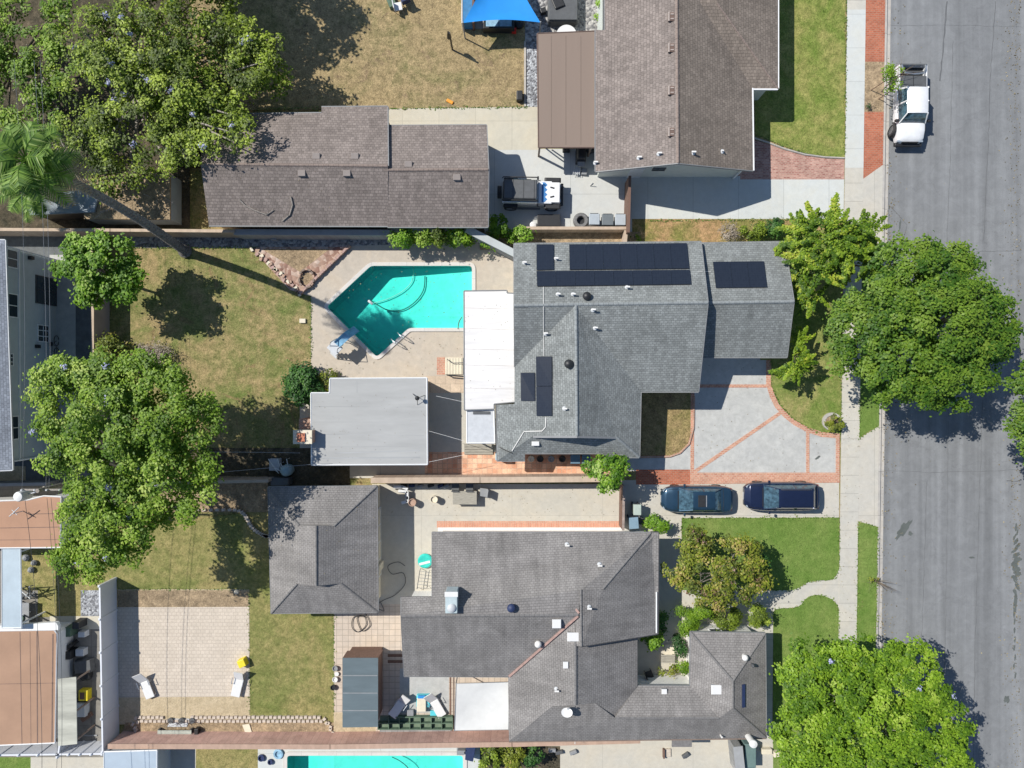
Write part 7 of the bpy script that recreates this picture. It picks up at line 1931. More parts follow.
p = W(533, 225.5); mb = MB(); mb.lathe((p.x, p.y, .04), [(.2, 0), (.24, .1), (.22, .22), (.1, .26)], 12); tag(mb.build('bucket', M['white_paint'], None), 'white bucket left of the flat black cargo box', 'bucket')
# barbecue corner
t = thing('barbecue', 'black barbecue grill under the edge of the brown patio cover', 'barbecue', tuple(W(579, 160)))
c = W(580, 158); mb = MB(); mb.box((c.x, c.y, .1), (.65, 1.0, .8)); mb.build('cabinet', M['black'], t, bevel=.03); mb = MB(); mb.box((c.x, c.y, .9), (.6, .9, .25), taper=.8); mb.build('lid', M['black'], t, bevel=.05)
for s in (-1, 1): mb = MB(); mb.box((c.x, c.y + s * .68, .8), (.5, .3, .05)); mb.build('side_shelf', M['mid_grey'], t)
for i, (x, y, m_, lab) in enumerate(((566, 150, 'black', 'black crate left of the barbecue'), (590, 151, 'dark_grey', 'dark pot right of the barbecue'), (577, 172, 'pale_grey', 'pile of pale tools below the barbecue'), (584, 172.5, 'mid_grey', 'grey bag at the corner of the brown-roofed house'))):
    c = W(x, y); mb = MB(); mb.box((c.x, c.y, .02), (.5, .42, .5 if i < 2 else .25), rz=i * .5, taper=.85)
    if i == 2:
        for k in range(4): mb.tube([c + Vector((-.3 + .15 * k, -.3, .3)), c + Vector((-.2 + .12 * k, .3, .34))], .025, 4)
    tag(mb.build(('crate', 'pot', 'tool_pile', 'bag')[i], M[m_], None, bevel=.03 if i != 2 else 0), lab, ('crate', 'pot', 'tools', 'bag')[i])
mb = MB(); mb.tube([W(546, 148.5, 2.2), W(553, 154, 1.6), W(564, 162, .3)], .05, 5); mb.tube([W(552, 150, 2.0), W(565, 159, .6)], .05, 5); tag(mb.build('ladder', M['pale_grey'], None), 'leaning pale ladder below the brown patio cover', 'ladder')
mb = MB(); mb.tube([W(593, 183, .08), W(590, 186, .06), W(596, 186.5, .06)], .03, 5); tag(mb.build('hose', M['steel'], None), 'short metallic hose on the yard paving right of the off-roader', 'hose')
# ------------------------------------------------------------------ north yard things
def sail():
    cs = [W(463, 23, 2.05), W(540.5, 22.5, 2.3), W(500, -60, 2.6)]
    c = sum(cs, Vector()) / 3
    t = thing('shade_sail', 'bright blue triangular shade sail over the sofa at the top edge', 'shade sail', (c.x, c.y, 0))
    n = 16; vs = []; idx = {}
    for i in range(n + 1):
        for j in range(n + 1 - i):
            a, b = i / n, j / n; g = 1 - a - b
            p = cs[0] * g + cs[1] * a + cs[2] * b
            pull = (c - p); pull.z = 0
            e = .42 * (4 * a * g * (1 - b * 3 if b < .33 else 0) + 4 * b * g * (1 - a * 3 if a < .33 else 0) + 4 * a * b * (1 - g * 3 if g < .33 else 0))
            p = p + pull * e * .28; p.z -= .25 * (27 * a * b * g) ** .7
            idx[(i, j)] = len(vs); vs.append(p)
    fs = []
    for i in range(n):
        for j in range(n - i):
            fs.append((idx[(i, j)], idx[(i + 1, j)], idx[(i, j + 1)]))
            if j < n - i - 1: fs.append((idx[(i + 1, j)], idx[(i + 1, j + 1)], idx[(i, j + 1)]))
    mb = MB(); mb.add(vs, fs); mb.build('cloth', M['blue_cloth'], t, smooth=True)
    for p in cs[:2]:
        mb = MB(); mb.tube([(p.x, p.y, 0), (p.x, p.y, p.z + .1)], .045, 6); mb.build('post', M['mid_grey'], t)
sail()
def sofa(label, px, py, rz, w, mat, cush, n=2, name='patio_sofa', d=.8):
    c = W(px, py); t = thing(name, label, 'sofa', tuple(c), rz)
    mb = MB(); mb.box((0, 0, .05), (w, d, .32)); mb.build('base', mat, t, local=True, bevel=.02)
    mb = MB(); mb.box((0, -d * .42, .3), (w, .14, .45)); mb.build('backrest', mat, t, local=True, bevel=.02)
    for s in (-1, 1): mb = MB(); mb.box((s * (w / 2 - .06), 0, .3), (.12, d, .26)); mb.build('armrest', mat, t, local=True, bevel=.02)
    for k in range(n): mb = MB(); mb.box((-w / 2 + .15 + (w - .3) * (k + .5) / n, .05, .37), ((w - .34) / n, d * .8, .15)); mb.build('cushion', cush, t, local=True, bevel=.05)
sofa('dark wicker sofa with pale blue cushions half under the blue shade sail', 499, 28, 0, 2.1, M['black'], M['blue_cushion'], 2)
mb = MB(); p = W(487, 22); mb.box((p.x, p.y, .02), (.55, .55, .42)); tag(mb.build('ottoman', M['pale_grey'], None, bevel=.06), 'pale ottoman at the left end of the wicker sofa', 'ottoman')
mb = MB(); p = W(519, 25); mb.lathe((p.x, p.y, 0), [(.3, 0), (.34, .1), (.34, .3), (.1, .4)], 14); tag(mb.build('fire_bowl', M['black'], None), 'black round fire bowl right of the wicker sofa', 'fire bowl')
mb = MB(); p = W(514, 32); mb.box((p.x, p.y, 0), (.3, .3, .32)); tag(mb.build('cooler', M['red'], None, bevel=.03), 'small dark red box beside the black fire bowl', 'box')
t = thing('privacy_screen', 'tall blue curtain panel in a brown frame left of the shade sail', 'screen', tuple(W(469, 5)))
mb = MB(); p = W(467, 4, 1); mb.box((p.x, p.y, .02), (.7, 2.4, 1.0)); mb.build('panel', plain('curtain', (.05, .2, .4), .8, .2, 3), t); mb = MB(); p = W(473, 4, 1); mb.box((p.x + .02, p.y, .02), (.14, 2.6, 1.1)); mb.build('frame', M['wood_brown'], t); mb = MB(); p = W(462, 4, 1); mb.box((p.x, p.y, .02), (.06, 2.6, 1.05)); mb.build('rail', M['pipe_white'], t)
t = thing('hot_tub', 'dark grey covered hot tub cut by the top edge', 'hot tub', tuple(W(564, 5)))
c = W(563, 4, .9); mb = MB(); mb.box((c.x, c.y, 0), (2.0, 2.2, .8)); mb.build('cabinet', M['dark_grey'], t, bevel=.12); mb = MB(); mb.box((c.x, c.y, .8), (1.95, 2.1, .1)); mb.build('cover', M['dark_grey'], t, bevel=.04)
mb = MB(); mb.box((c.x - .35, c.y + .1, .91), (.7, .8, .12), rz=.4); mb.build('folded_cloth', M['black'], t, bevel=.05)
mb = MB(); p = W(543, 13); mb.box((p.x, p.y, 0), (.4, .35, .4), rz=.3); tag(mb.build('lantern_box', M['black'], None, bevel=.04), 'small black lantern left of the hot tub', 'lantern')
mb = MB(); p = W(566.5, 35, .7); mb.cyl((p.x, p.y, .68), .68, .05, 28); mb.cyl((p.x, p.y, .0), .06, .68, 8); tag(mb.build('round_table', M['white_paint'], None), 'round white table half hidden by the brown patio cover', 'table')
def chair(label, px, py, rz, seat, frame, name='garden_chair', g=None, w=.5):
    c = W(px, py); t = thing(name, label, 'chair', tuple(c), rz, g)
    mb = MB(); mb.box((0, 0, .4), (w, w, .06)); mb.build('seat', seat, t, local=True, bevel=.02)
    mb = MB(); mb.box((-w * .5, 0, .44), (.06, w, .45)); mb.build('backrest', seat, t, local=True, bevel=.02)
    for sx_ in (-1, 1):
        for sy_ in (-1, 1): mb = MB(); mb.tube([(sx_ * w * .42, sy_ * w * .42, 0), (sx_ * w * .42, sy_ * w * .42, .42)], .022, 5); mb.build('leg', frame, t, local=True)
chair('white garden chair of the small group at the top edge of the dry lawn', 399, 10, .2, M['white_paint'], M['steel'], w=.55)
chair('navy garden chair of the small group at the top edge of the dry lawn', 406, 3, 2.0, M['navy'], M['steel'], w=.6)
mb = MB(); p = W(392, 4); mb.box((p.x, p.y, 0), (.5, .8, .45), rz=.4); tag(mb.build('crate', M['green_paint'], None, bevel=.03), 'dark green crate left of the white and navy garden chairs', 'crate')
t = thing('feeder_post', 'dark garden post with a drooping feeder on the dry lawn, casting a long shadow', 'post', tuple(W(452.5, 50)))
b0 = W(452.5, 50); mb = MB(); mb.tube([b0, b0 + Vector((0, 0, 2.3))], .06, 7); mb.build('post', M['black'], t); mb = MB(); mb.lathe((b0.x - .1, b0.y + .15, 1.2), [(.05, 0), (.16, .2), (.13, .5), (.04, 1.0)], 7); mb.build('feeder', M['black'], t); mb = MB(); mb.tube([b0 + Vector((0, 0, .1)), b0 + Vector((.5, -.3, .03)), b0 + Vector((.9, -.2, .02))], .02, 4); mb.build('cord', M['dark_grey'], t)
mb = MB(); p = W(450, 102); mb.box((p.x, p.y, 0), (.5, .22, .14), rz=-.5); tag(mb.build('toy', M['orange'], None, bevel=.05), 'small orange toy on the dry lawn above the outbuilding path', 'toy')
mb = MB(); p = W(519.5, 98); mb.box((p.x, p.y, 0), (.42, .65, .5)); tag(mb.build('storage_box', M['black'], None, bevel=.05), 'small black box on the lawn by the gravel strip', 'box')
t = thing('garden_rack', 'dark box topped by pale metal bars at the left of the wide brown roof', 'rack', tuple(W(191, 157)))
c = W(191, 157); mb = MB(); mb.box((c.x, c.y, 0), (1.7, 1.5, .9)); mb.build('box', M['black'], t, bevel=.03)
for k in range(7):
    a = c + Vector((rng.uniform(-.7, .7), rng.uniform(-.6, .6), .95)); b = c + Vector((rng.uniform(-.8, .8), rng.uniform(-.7, .7), 1.05)); mb = MB(); mb.tube([a, b], .025, 4); mb.build('bar', M['pale_grey'], t)
mb = MB(); p = W(166.5, 161.5, 1.9); mb.lathe((p.x, p.y, 1.78), [(.1, 0), (.2, .04), (.2, .14), (.05, .18)], 10); tag(mb.build('bowl', M['red'], None), 'small red bowl left of the dark rack, on the leafy shed roof corner', 'bowl')
for i in range(12):
    pass
t = thing('branch_pile', 'pile of bare grey branches on the leaf-covered shed roof', 'branches', tuple(W(120, 200, 1.7)))
for i in range(22):
    a = W(rng.uniform(88, 165), rng.uniform(178, 215), 1.75); d = Vector((rng.uniform(-1, 1), rng.uniform(-.6, .6), .1)); mb = MB(); mb.tube([a, a + d * .5 + Vector((0, 0, .12)), a + d * rng.uniform(.8, 1.5)], [.035, .025, .008], 4); mb.build('branch', M['bark_grey'], t)

# ------------------------------------------------------------------ south yard things
def lounger(label, px, py, rz, up=.55, g='white loungers', L=1.9):
    c = W(px, py); t = thing('sun_lounger', label, 'sun lounger', tuple(c), rz, g)
    mb = MB(); mb.box((-.35, 0, .3), (L * .62, .62, .06)); mb.build('seat', M['white_paint'], t, local=True, bevel=.02)
    mb = MB(); x0 = L * .62 / 2 - .35; mb.add([(x0, -.31, .33), (x0, .31, .33), (x0 + .7, .31, .33 + up), (x0 + .7, -.31, .33 + up), (x0, -.31, .27), (x0, .31, .27), (x0 + .72, .31, .27 + up), (x0 + .72, -.31, .27 + up)], [(0, 1, 2, 3), (7, 6, 5, 4), (0, 4, 5, 1), (1, 5, 6, 2), (2, 6, 7, 3), (3, 7, 4, 0)]); mb.build('backrest', M['white_paint'], t, local=True)
    for s in (-1, 1):
        for x in (-.85, .1): mb = MB(); mb.tube([(x, s * .32, .33), (x + .12, s * .36, .02)], .025, 5); mb.build('leg', M['steel'], t, local=True)
        mb = MB(); mb.tube([(-.1, s * .36, .33), (-.05, s * .38, .55), (.4, s * .38, .55)], .025, 5); mb.build('armrest', M['steel'], t, local=True)
lounger('white lounger standing at the left edge of the tan paver patio', 148, 683, 1.95, g='white loungers')
lounger('white lounger with a yellow tub at its head, right edge of the tan paver patio', 240, 681, 1.35, g='white loungers')
lounger('left white lounger on the grey deck mat beside the aqua play table', 400.5, 703, .95, g='white loungers')
lounger('right white lounger on the grey deck mat beside the canvas canopy', 436, 702, 2.1, g='white loungers')
mb = MB(); p = W(244.5, 660.5); mb.box((p.x, p.y, .02), (.55, .55, .55), rz=.4, taper=.9); tag(mb.build('tub', M['yellow'], None, bevel=.03), 'bright yellow tub at the right edge of the tan paver patio', 'tub')
mb = MB(); p = W(237, 591.5); mb.lathe((p.x, p.y, 0), [(.16, 0), (.18, .08), (.12, .16), (.02, .2)], 9); tag(mb.build('rock', M['cream'], None), 'pale rock on the dirt above the tan paver patio', 'rock')
t = thing('play_table', 'white and aqua water play table between the two deck loungers', 'play table', tuple(W(422, 703)))
c = W(421.5, 705, .5); mb = MB(); mb.box((c.x, c.y, .42), (.62, .95, .1)); mb.build('tray', M['cream'], t, bevel=.05)
c2 = W(424, 699); mb = MB(); mb.box((c2.x, c2.y, .0), (.95, .85, .38)); mb.build('basin', M['aqua'], t, bevel=.08); mb = MB(); mb.box((c2.x - .1, c2.y + .35, .38), (.5, .2, .14)); mb.build('slide_block', plain('tblue', (.02, .25, .6), .5, .1), t, bevel=.03)
mb = MB(); p = W(436, 712); mb.box((p.x, p.y, .02), (.75, .35, .2)); tag(mb.build('storage_crate', M['aqua'], None, bevel=.03), 'flat aqua crate above the green lattice', 'crate')
mb = MB(); p = W(411, 711); mb.box((p.x, p.y, .02), (.45, .4, .3)); tag(mb.build('crate', M['mid_grey'], None, bevel=.03), 'grey crate between the left lounger and the play table', 'crate')
# green cell lattice
t = thing('lattice_planter', 'green planter grid of square cells along the pink wall', 'planter', tuple(W(415, 720)))
x0, x1 = W(379, 0).x, W(453, 0).x; rows = (714.5, 720.5, 726.5)
for k, y in enumerate(rows):
    yy = W(0, y).y; xa = x0 + (0 if k else 1.2); mb = MB(); mb.box(((xa + x1) / 2, yy, 0), (x1 - xa, .05, .42)); mb.build('long_board', M['green_paint'], t)
for k in range(8):
    x = x0 + (x1 - x0) * k / 7; mb = MB(); ya, yb = W(0, 714.5).y, W(0, 726.5).y
    if k < 1: ya = W(0, 720.5).y
    mb.box((x, (ya + yb) / 2, 0), (.05, ya - yb, .4)); mb.build('cross_board', M['green_paint'], t)
mb = MB(); mb.prism([(x0 + .1, W(0, 715).y), (x1 - .05, W(0, 715).y), (x1 - .05, W(0, 726).y), (x0 + .1, W(0, 726).y)], .0, .14); mb.build('fill', plain('moss', (.14, .19, .13), .9, .2), t)
mb = MB(); p = W(416, 729.5); mb.box((p.x, p.y, .0), (4.9, .3, .2)); tag(mb.build('kerb_edging', M['block_grey'], None), 'low grey edging below the green planter grid', 'edging')
for i, (x, y) in enumerate(((394, 731.5), (400, 732), (407, 732), (411, 732))):
    mb = MB(); p = W(x, y); mb.box((p.x, p.y, 0), (.26, .2, .2), rz=.3 * i); tag(mb.build('block', M['cream'], None, bevel=.02), 'cream block lying by the pink wall below the planter grid, number from the left: ' + ('first', 'second', 'third', 'fourth')[i], 'block', 'cream blocks by the wall')
# planter retaining blocks, zig-zag double row
pts = [(137, 731), (134, 725), (137, 719)] + [(141 + 4.35 * i, 718.2 + (.2 if i % 2 else -.2)) for i in range(42)] + [(325, 720), (329, 724), (331, 730)]
t = thing('block_edging', 'zigzag row of cream retaining blocks along the bottom of the south lawn', 'edging', tuple(W(230, 719)))
blk = plain('blk_cream', (.52, .45, .38), .9, .12, 5)
mbs = MB()
for i, (x, y) in enumerate(pts):
    for k, off in enumerate((-1.9, 1.9)):
        if 165 < x < 190 and k == 0: continue
        p = W(x + (2.1 if k else 0), y + off); mb = MB(); mb.box((p.x, p.y, 0), (.25, .2, .2), rz=(0 if 3 <= i < 45 else .8 + .2 * (i % 3)), taper=.85); 
        if i * 2 + k < 96: mb.build('block', blk, t, bevel=.0)
        else: mbs.add(mb.v, mb.f)
if mbs.v: struct(mbs.build('end_blocks', blk, t), 'stuff')
t = thing('block_edging', 'curved row of pale blocks in the tree shade left of the small garage', 'edging', tuple(W(230, 510)))
for i, (x, y) in enumerate(chaikin([(188, 509.5), (215, 509.5), (240, 509), (247, 516), (252, 527), (262, 534), (268, 536)], 2)[::1]):
    p = W(x, y); mb = MB(); mb.box((p.x, p.y, 0), (.28, .2, .2), rz=.2 * (i % 3), taper=.85); mb.build('block', blk, t)
# bench on the dirt strip
t = thing('garden_bench', 'pale grey-green bench on the dirt strip in front of the pink wall', 'bench', tuple(W(175, 733)))
for k in range(4): mb = MB(); p = W(174.5, 731 + 1.5 * k, .42); mb.box((p.x, p.y, .4), (2.3, .085, .04)); mb.build('slat', plain('bench_grey', (.4, .43, .38), .8, .15), t)
for x in (158.5, 190.5): 
    mb = MB(); p = W(x, 733, .4); mb.box((p.x, p.y, 0), (.1, .45, .4)); mb.build('leg', M['dark_grey'], t)
mb = MB(); p = W(196, 733, .5); mb.box((p.x, p.y, 0), (.25, .5, .5)); tag(mb.build('planter_box', M['black'], None, bevel=.02), 'dark box at the right end of the garden bench', 'box')
for x, y, lab in ((172, 719, 'left'), (183, 719, 'middle'), (193.5, 719, 'right')):
    b0 = W(x, y); t = thing('potted_sapling', f'{lab} one of three thin leafless saplings behind the block edging', 'plant', tuple(b0), group='thin saplings'); mb = MB()
    mb.tube([b0, b0 + Vector((0, 0, .9))], .02, 4)
    for k in range(6): a = k * 1.05; mb.tube([b0 + Vector((0, 0, .6)), b0 + Vector((.45 * math.cos(a), .35 * math.sin(a), 1.1))], [.014, .006], 4)
    mb.build('stem', M['bark'], t); mb = MB(); mb.lathe(tuple(b0), [(.14, 0), (.2, .26), (.17, .26)], 10); mb.build('pot', M['dark_grey'], t)
mb = MB(); p = W(180, 722); mb.prism(WP([(172, 718), (190, 718), (188, 726), (168, 726)]), .0, .12); tag(mb.build('paving_slab', M['pale_grey'], None), 'grey slab crossing the block edging by the saplings', 'slab')
mb = MB(); mb.prism(WP([(243, 724), (250, 723), (254, 736), (248, 737)]), .0, .14); tag(mb.build('paving_slab', M['cream'], None), 'cream stepping slab in the middle of the dirt strip', 'slab')
mb = MB(); mb.tube([W(176, 592, .03), W(177, 592, .03)], .01, 4)
for i, (x, y, m_, lab) in enumerate(((336, 667, 'mid_grey', 'grey pot on the tiles left of the slate-roofed shed'), (336, 678, 'white_paint', 'white pots on the tiles left of the slate-roofed shed'), (334, 686, 'black', 'black pot at the lawn edge left of the slate-roofed shed'))):
    mb = MB(); p = W(x, y); mb.lathe((p.x, p.y, 0), [(.13, 0), (.19, .28), (.15, .28), (.12, .2)], 10); 
    if i == 1: mb.lathe((p.x + .1, p.y + .35, 0), [(.1, 0), (.15, .2), (.1, .2)], 10)
    tag(mb.build('pot', M[m_], None), lab, 'pot')
# hoses on the patio
hose('dark garden hose snaking across the shaded tiles beside the small garage', [(405, 566), (398, 562), (388, 566), (392, 574), (403, 573), (405, 584), (395, 595), (384, 600), (376, 606), (384, 611), (380, 601)], .14, .025, M['dark_grey'], g='garden hoses')
hose('looped garden hose on the sunny tiles below the small garage', [(366, 617), (354, 617), (352, 627), (358, 632), (366, 625), (364, 616), (357, 618), (362, 631), (370, 625), (366, 614)], .14, .025, M['rubber'], g='garden hoses')
mb = MB(); p = W(379, 567, .9); mb.box((p.x, p.y, 0), (.3, .5, 1.5)); tag(mb.build('meter_box', M['cream'], None, bevel=.02), 'narrow cream cabinet at the right wall of the small garage', 'cabinet')
# south patio furniture
c = W(465.5, 496); t = thing('patio_table', 'grey rectangular table against the long tan wall on the south patio', 'table', tuple(c))
mb = MB(); mb.box((c.x, c.y, .68), (1.62, .9, .06)); mb.build('top', M['wood_weathered'], t, bevel=.01)
for sx_ in (-1, 1):
    for sy_ in (-1, 1): mb = MB(); mb.box((c.x + sx_ * .72, c.y + sy_ * .38, 0), (.07, .07, .68)); mb.build('leg', M['wood_brown'], t)
chair('grey patio chair at the right end of the rectangular table', 484, 491.5, math.pi * .95, M['mid_grey'], M['dark_grey'], w=.56)
chair('dark patio chair half under the rectangular table by the wall', 456, 486, 1.57, M['dark_grey'], M['dark_grey'], w=.5); chair('second dark patio chair under the rectangular table by the wall', 470, 486, 1.57, M['dark_grey'], M['dark_grey'], w=.5)
for x, y, m_, lab, r_ in ((413.5, 501, 'cap_pink', 'brown clay pot with a dark shadow near the white bent chairs', .25), (435, 498, 'cream', 'tan clay pot left of the rectangular table', .24)):
    p = W(x, y); t = thing('pot', lab, 'pot', tuple(p), group='clay pots on the south patio'); mb = MB(); mb.lathe((p.x, p.y, 0), [(r_ * .7, 0), (r_, .3), (r_ * .95, .62), (r_ * 1.05, .66), (r_ * .9, .66), (r_ * .85, .55)], 16); mb.build('vessel', M[m_], t); mb = MB(); mb.cyl((p.x, p.y, .5), r_ * .85, .04, 14); mb.build('soil', M['soil_dark'], t)
t = thing('folding_chair', 'bent white chairs stacked in the wall shade at the left of the south patio', 'chair', tuple(W(401, 495)))
for pts_ in ([(394, 487), (402, 487), (407, 489)], [(399, 491), (407, 492), (407, 499)], [(402, 503), (407, 501.5), (407.5, 497)]):
    P = [W(x, y, .6) for x, y in pts_]; mb = MB()
    for a, b in zip(P[:-1], P[1:]): mb.box(((a.x + b.x) / 2, (a.y + b.y) / 2, .5), ((b - a).length + .1, .2, .08), rz=math.atan2(b.y - a.y, b.x - a.x))
    mb.build('slat', M['white_paint'], t, bevel=.02)
for x, y in ((397, 489), (406, 490), (403, 501)): mb = MB(); p = W(x, y); mb.tube([p, p + Vector((0, 0, .5))], .02, 4); mb.build('leg', M['steel'], t)
t = thing('laundry_rack', 'metal rack beside the charcoal roof edge on the south patio', 'rack', tuple(W(425, 580)))
for a, b in (((420, 570), (417, 589)), ((429, 572), (427, 588))): mb = MB(); mb.tube([W(*a, .5), W(*b, .5)], .025, 5); mb.build('rail', M['dark_grey'], t)
for k in range(6): mb = MB(); mb.tube([W(420 - .5 * k, 571 + 3.4 * k, .5), W(429 - .4 * k, 572.5 + 3.1 * k, .5)], .015, 4); mb.build('bar', M['mid_grey'], t)
for x, y in ((420, 570), (417, 589), (429, 572), (427, 588)): mb = MB(); p = W(x, y, .5); mb.tube([p, Vector((p.x, p.y, .12))], .02, 4); mb.build('leg', M['dark_grey'], t)
t = thing('round_float', 'round teal pool float with a white band beside the charcoal roof edge', 'pool float', tuple(W(425, 560)))
c = W(425.5, 560); mb = MB(); mb.lathe((c.x, c.y, .12), [(.4, 0), (.5, .06), (.5, .14), (.42, .2), (.1, .16)], 20); mb.build('disc', M['teal'], t, smooth=True); mb = MB(); mb.box((c.x - .02, c.y - .12, .29), (.75, .16, .04), rz=.25); mb.build('band', M['white_paint'], t)
for i, x in enumerate((404, 412, 421, 431, 441, 447)):
    mb = MB(); p = W(x, 485.3); mb.box((p.x, p.y, 0), (.45, .22, .3 + .1 * (i % 3)), rz=.1 * i, taper=.85); tag(mb.build('storage_bag', [M['black'], M['navy'], M['mid_grey']][i % 3], None, bevel=.04), ('black bag at the foot of the long tan wall, leftmost', 'navy bag at the foot of the long tan wall, second from left', 'grey bag at the foot of the long tan wall, third from left', 'black bag at the foot of the long tan wall, fourth from left', 'navy bag at the foot of the long tan wall, fifth from left', 'grey bag at the foot of the long tan wall, nearest the table')[i], 'bag', 'bags along the wall')
# things in the shade on the brick path
for i, (x, w_, m_, lab) in enumerate(((574, .62, 'navy', 'left blue-grey bin in the shade under the slate eave'), (584.5, .55, 'navy', 'right blue-grey bin in the shade under the slate eave'))):
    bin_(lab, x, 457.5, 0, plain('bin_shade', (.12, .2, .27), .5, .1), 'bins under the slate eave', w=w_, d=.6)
for i, (x, m_) in enumerate(((531, 'cream'), (540, 'black'), (551, 'mid_grey'), (562, 'black'))):
    mb = MB(); p = W(x, 458.5); mb.lathe((p.x, p.y, 0), [(.18, 0), (.24, .3), (.2, .36), (.02, .3)], 10); tag(mb.build('pot', M[m_], None), ('cream pot at the left of the shaded brick path', 'black pot second along the shaded brick path', 'grey pot third along the shaded brick path', 'black pot nearest the shaded bins on the brick path')[i], 'pot', 'pots on the shaded brick path')
# courtyard
t = thing('garden_bench', 'small weathered bench in the middle of the courtyard', 'bench', tuple(W(668, 659)))
for k in range(5): mb = MB(); p = W(668, 655.5 + 1.7 * k, .42); mb.box((p.x, p.y, .4), (.95, .09, .04)); mb.build('slat', M['wood_weathered'], t)
for x in (662.5, 673.5): mb = MB(); p = W(x, 659, .4); mb.box((p.x, p.y, 0), (.07, .5, .4)); mb.build('leg', M['wood_weathered'], t)
mb = MB(); mb.prism(WP([(664, 644), (674, 644), (674, 654), (664, 654)]), 0, .16); tag(mb.build('paving_slab', M['cream'], None), 'cream stepping slab above the courtyard bench', 'slab')
chair('black chair in the dark corner of the courtyard', 648, 672, .4, M['black'], M['black']); mb = MB(); mb.tube([W(641, 683.5, .4), W(648, 684, .45), W(655, 683, .4)], .06, 5); tag(mb.build('bicycle_rack', M['black'], None), 'black metal rail at the courtyard side of the bluish roof', 'rail')
mb = MB(); c = W(655.5, 681, .4); mb.cyl((W(656, 641).x, W(656, 641).y, 0), .12, .3, 10); tag(mb.build('pot', M['dark_grey'], None), 'dark pot under the courtyard roof corner', 'pot')
# ------------------------------------------------------------------ lower left clutter
mb = MB(); c = W(87.5, 692.5); t = thing('crate', 'yellow crate with a dark tray in the cluttered yard beside the white fence', 'crate', tuple(c))
mb.box((c.x, c.y, .0), (.62, .72, .5)); mb.build('box', M['yellow'], t, bevel=.03); mb = MB(); mb.box((c.x - .05, c.y, .5), (.3, .45, .03)); mb.build('tray', M['wood_brown'], t)
for i, (x, y, sx_, sy_, h, m_, n_, lab) in enumerate(((74.0, 628, .6, .7, .8, 'green_paint', 'planter_box', 'dark green planter box at the white wall corner'), (84.0, 621, .5, .5, .9, 'black', 'grill', 'black grill at the top of the cluttered yard'), (86.0, 632, .5, .4, .5, 'pale_grey', 'box', 'pale box below the black grill'), (75.0, 643, .6, .25, .7, 'black', 'folded_frame', 'slanted black frame on the white wall'), (74.5, 651, .5, .6, .8, 'black', 'window_screen', 'square black frame by the white wall'), (84.0, 650, .6, .5, .5, 'pale_grey', 'bucket', 'pale bucket in the middle of the cluttered yard'), (87.0, 664, 1.2, .9, .5, 'dark_grey', 'tarp_pile', 'dark crumpled tarpaulin pile above the yellow crate'), (85.0, 672, 1.1, .6, .4, 'black', 'tarp_pile', 'black bundle between the tarpaulin pile and the yellow crate'), (83.0, 699, 1.0, .25, .3, 'black', 'box', 'black trough under the yellow crate'), (84.0, 707, .8, 1.0, .5, 'pale_grey', 'storage_box', 'pale square box below the yellow crate'), (88.0, 716, .8, .3, .2, 'wood_brown', 'plank', 'brown plank below the pale square box'), (91.0, 735, .9, .1, .06, 'mid_grey', 'bar', 'metal bar lying near the bottom of the cluttered yard'))):
    p = W(x, y); mb = MB(); mb.box((p.x, p.y, .02), (sx_, sy_, h), rz=(.0 if i not in (3, 6, 7, 10) else (.7, .1, .2, .6)[(3, 6, 7, 10).index(i)]), taper=.9 if h > .25 else 1)
    if 'tarp' in n_:
        for k in range(7): mb.lathe((p.x + rng.uniform(-.5, .5), p.y + rng.uniform(-.35, .35), .02), [(.25, 0), (.22, .2), (.1, h * .9), (.02, h)], 8)
    tag(mb.build(n_, M[m_], None, bevel=.02), lab, n_.replace('_', ' '))
t = thing('exercise_bike', 'dark exercise machine with pale bars on the pavement left of the grass strip', 'machine', tuple(W(25, 590)))
for i in range(12):
    a = W(rng.uniform(17, 36), rng.uniform(585, 600), .3); b = W(rng.uniform(17, 36), rng.uniform(585, 600), 1.0); mb = MB(); mb.tube([a, b], .035, 5); mb.build('bar', M['pale_grey'] if i % 3 == 0 else M['black'], t)
mb = MB(); p = W(15, 595); mb.cyl((p.x, p.y, .4), .3, .1, 16, axis='Y'); mb.build('flywheel', M['black'], t); mb = MB(); p = W(27, 595); mb.box((p.x, p.y, 0), (1.2, .2, .12)); mb.build('base', M['dark_grey'], t)
t = thing('patio_set', 'dusty grey table with a round green lid below the exercise machine', 'table', tuple(W(29, 610))); p = W(29, 610); mb = MB(); mb.box((p.x, p.y, .6), (.9, 1.4, .05)); mb.build('top', M['mid_grey'], t); mb = MB(); mb.cyl((p.x - .1, p.y - .3, .66), .25, .1, 14); mb.build('round_lid', M['green_paint'], t)
for sx_ in (-1, 1):
    for sy_ in (-1, 1): mb = MB(); mb.box((p.x + sx_ * .4, p.y + sy_ * .6, 0), (.06, .06, .6)); mb.build('leg', M['dark_grey'], t)
for x, y, r_, lab in ((28, 557, .25, 'upper'), (36, 562, .2, 'middle'), (33, 569, .22, 'lower')):
    p = W(x, y); mb = MB(); mb.lathe((p.x, p.y, .02), [(r_ * .7, 0), (r_, .2), (r_ * .6, .35), (.03, .4)], 10); tag(mb.build('rock', M['mid_grey'], None), f'{lab} grey lump on the soil between the metal roof and the grass strip', 'rock', 'grey lumps beside the grass')
mb = MB(); p = W(-8, 500, 0)
t = thing('roof_antenna', 'pale bent antenna on the upper brown flat roof', 'antenna', tuple(W(23, 510, 2.7))); p = W(23, 511, 2.7); mb = MB(); mb.tube([p, p + Vector((0, 0, .9))], .03, 5); mb.tube([p + Vector((-.3, -.2, .8)), p + Vector((.4, .4, .9))], .03, 5); mb.tube([p + Vector((-.2, .2, .7)), p + Vector((.2, -.1, .8))], .025, 5); mb.build('mast', M['pale_grey'], t)
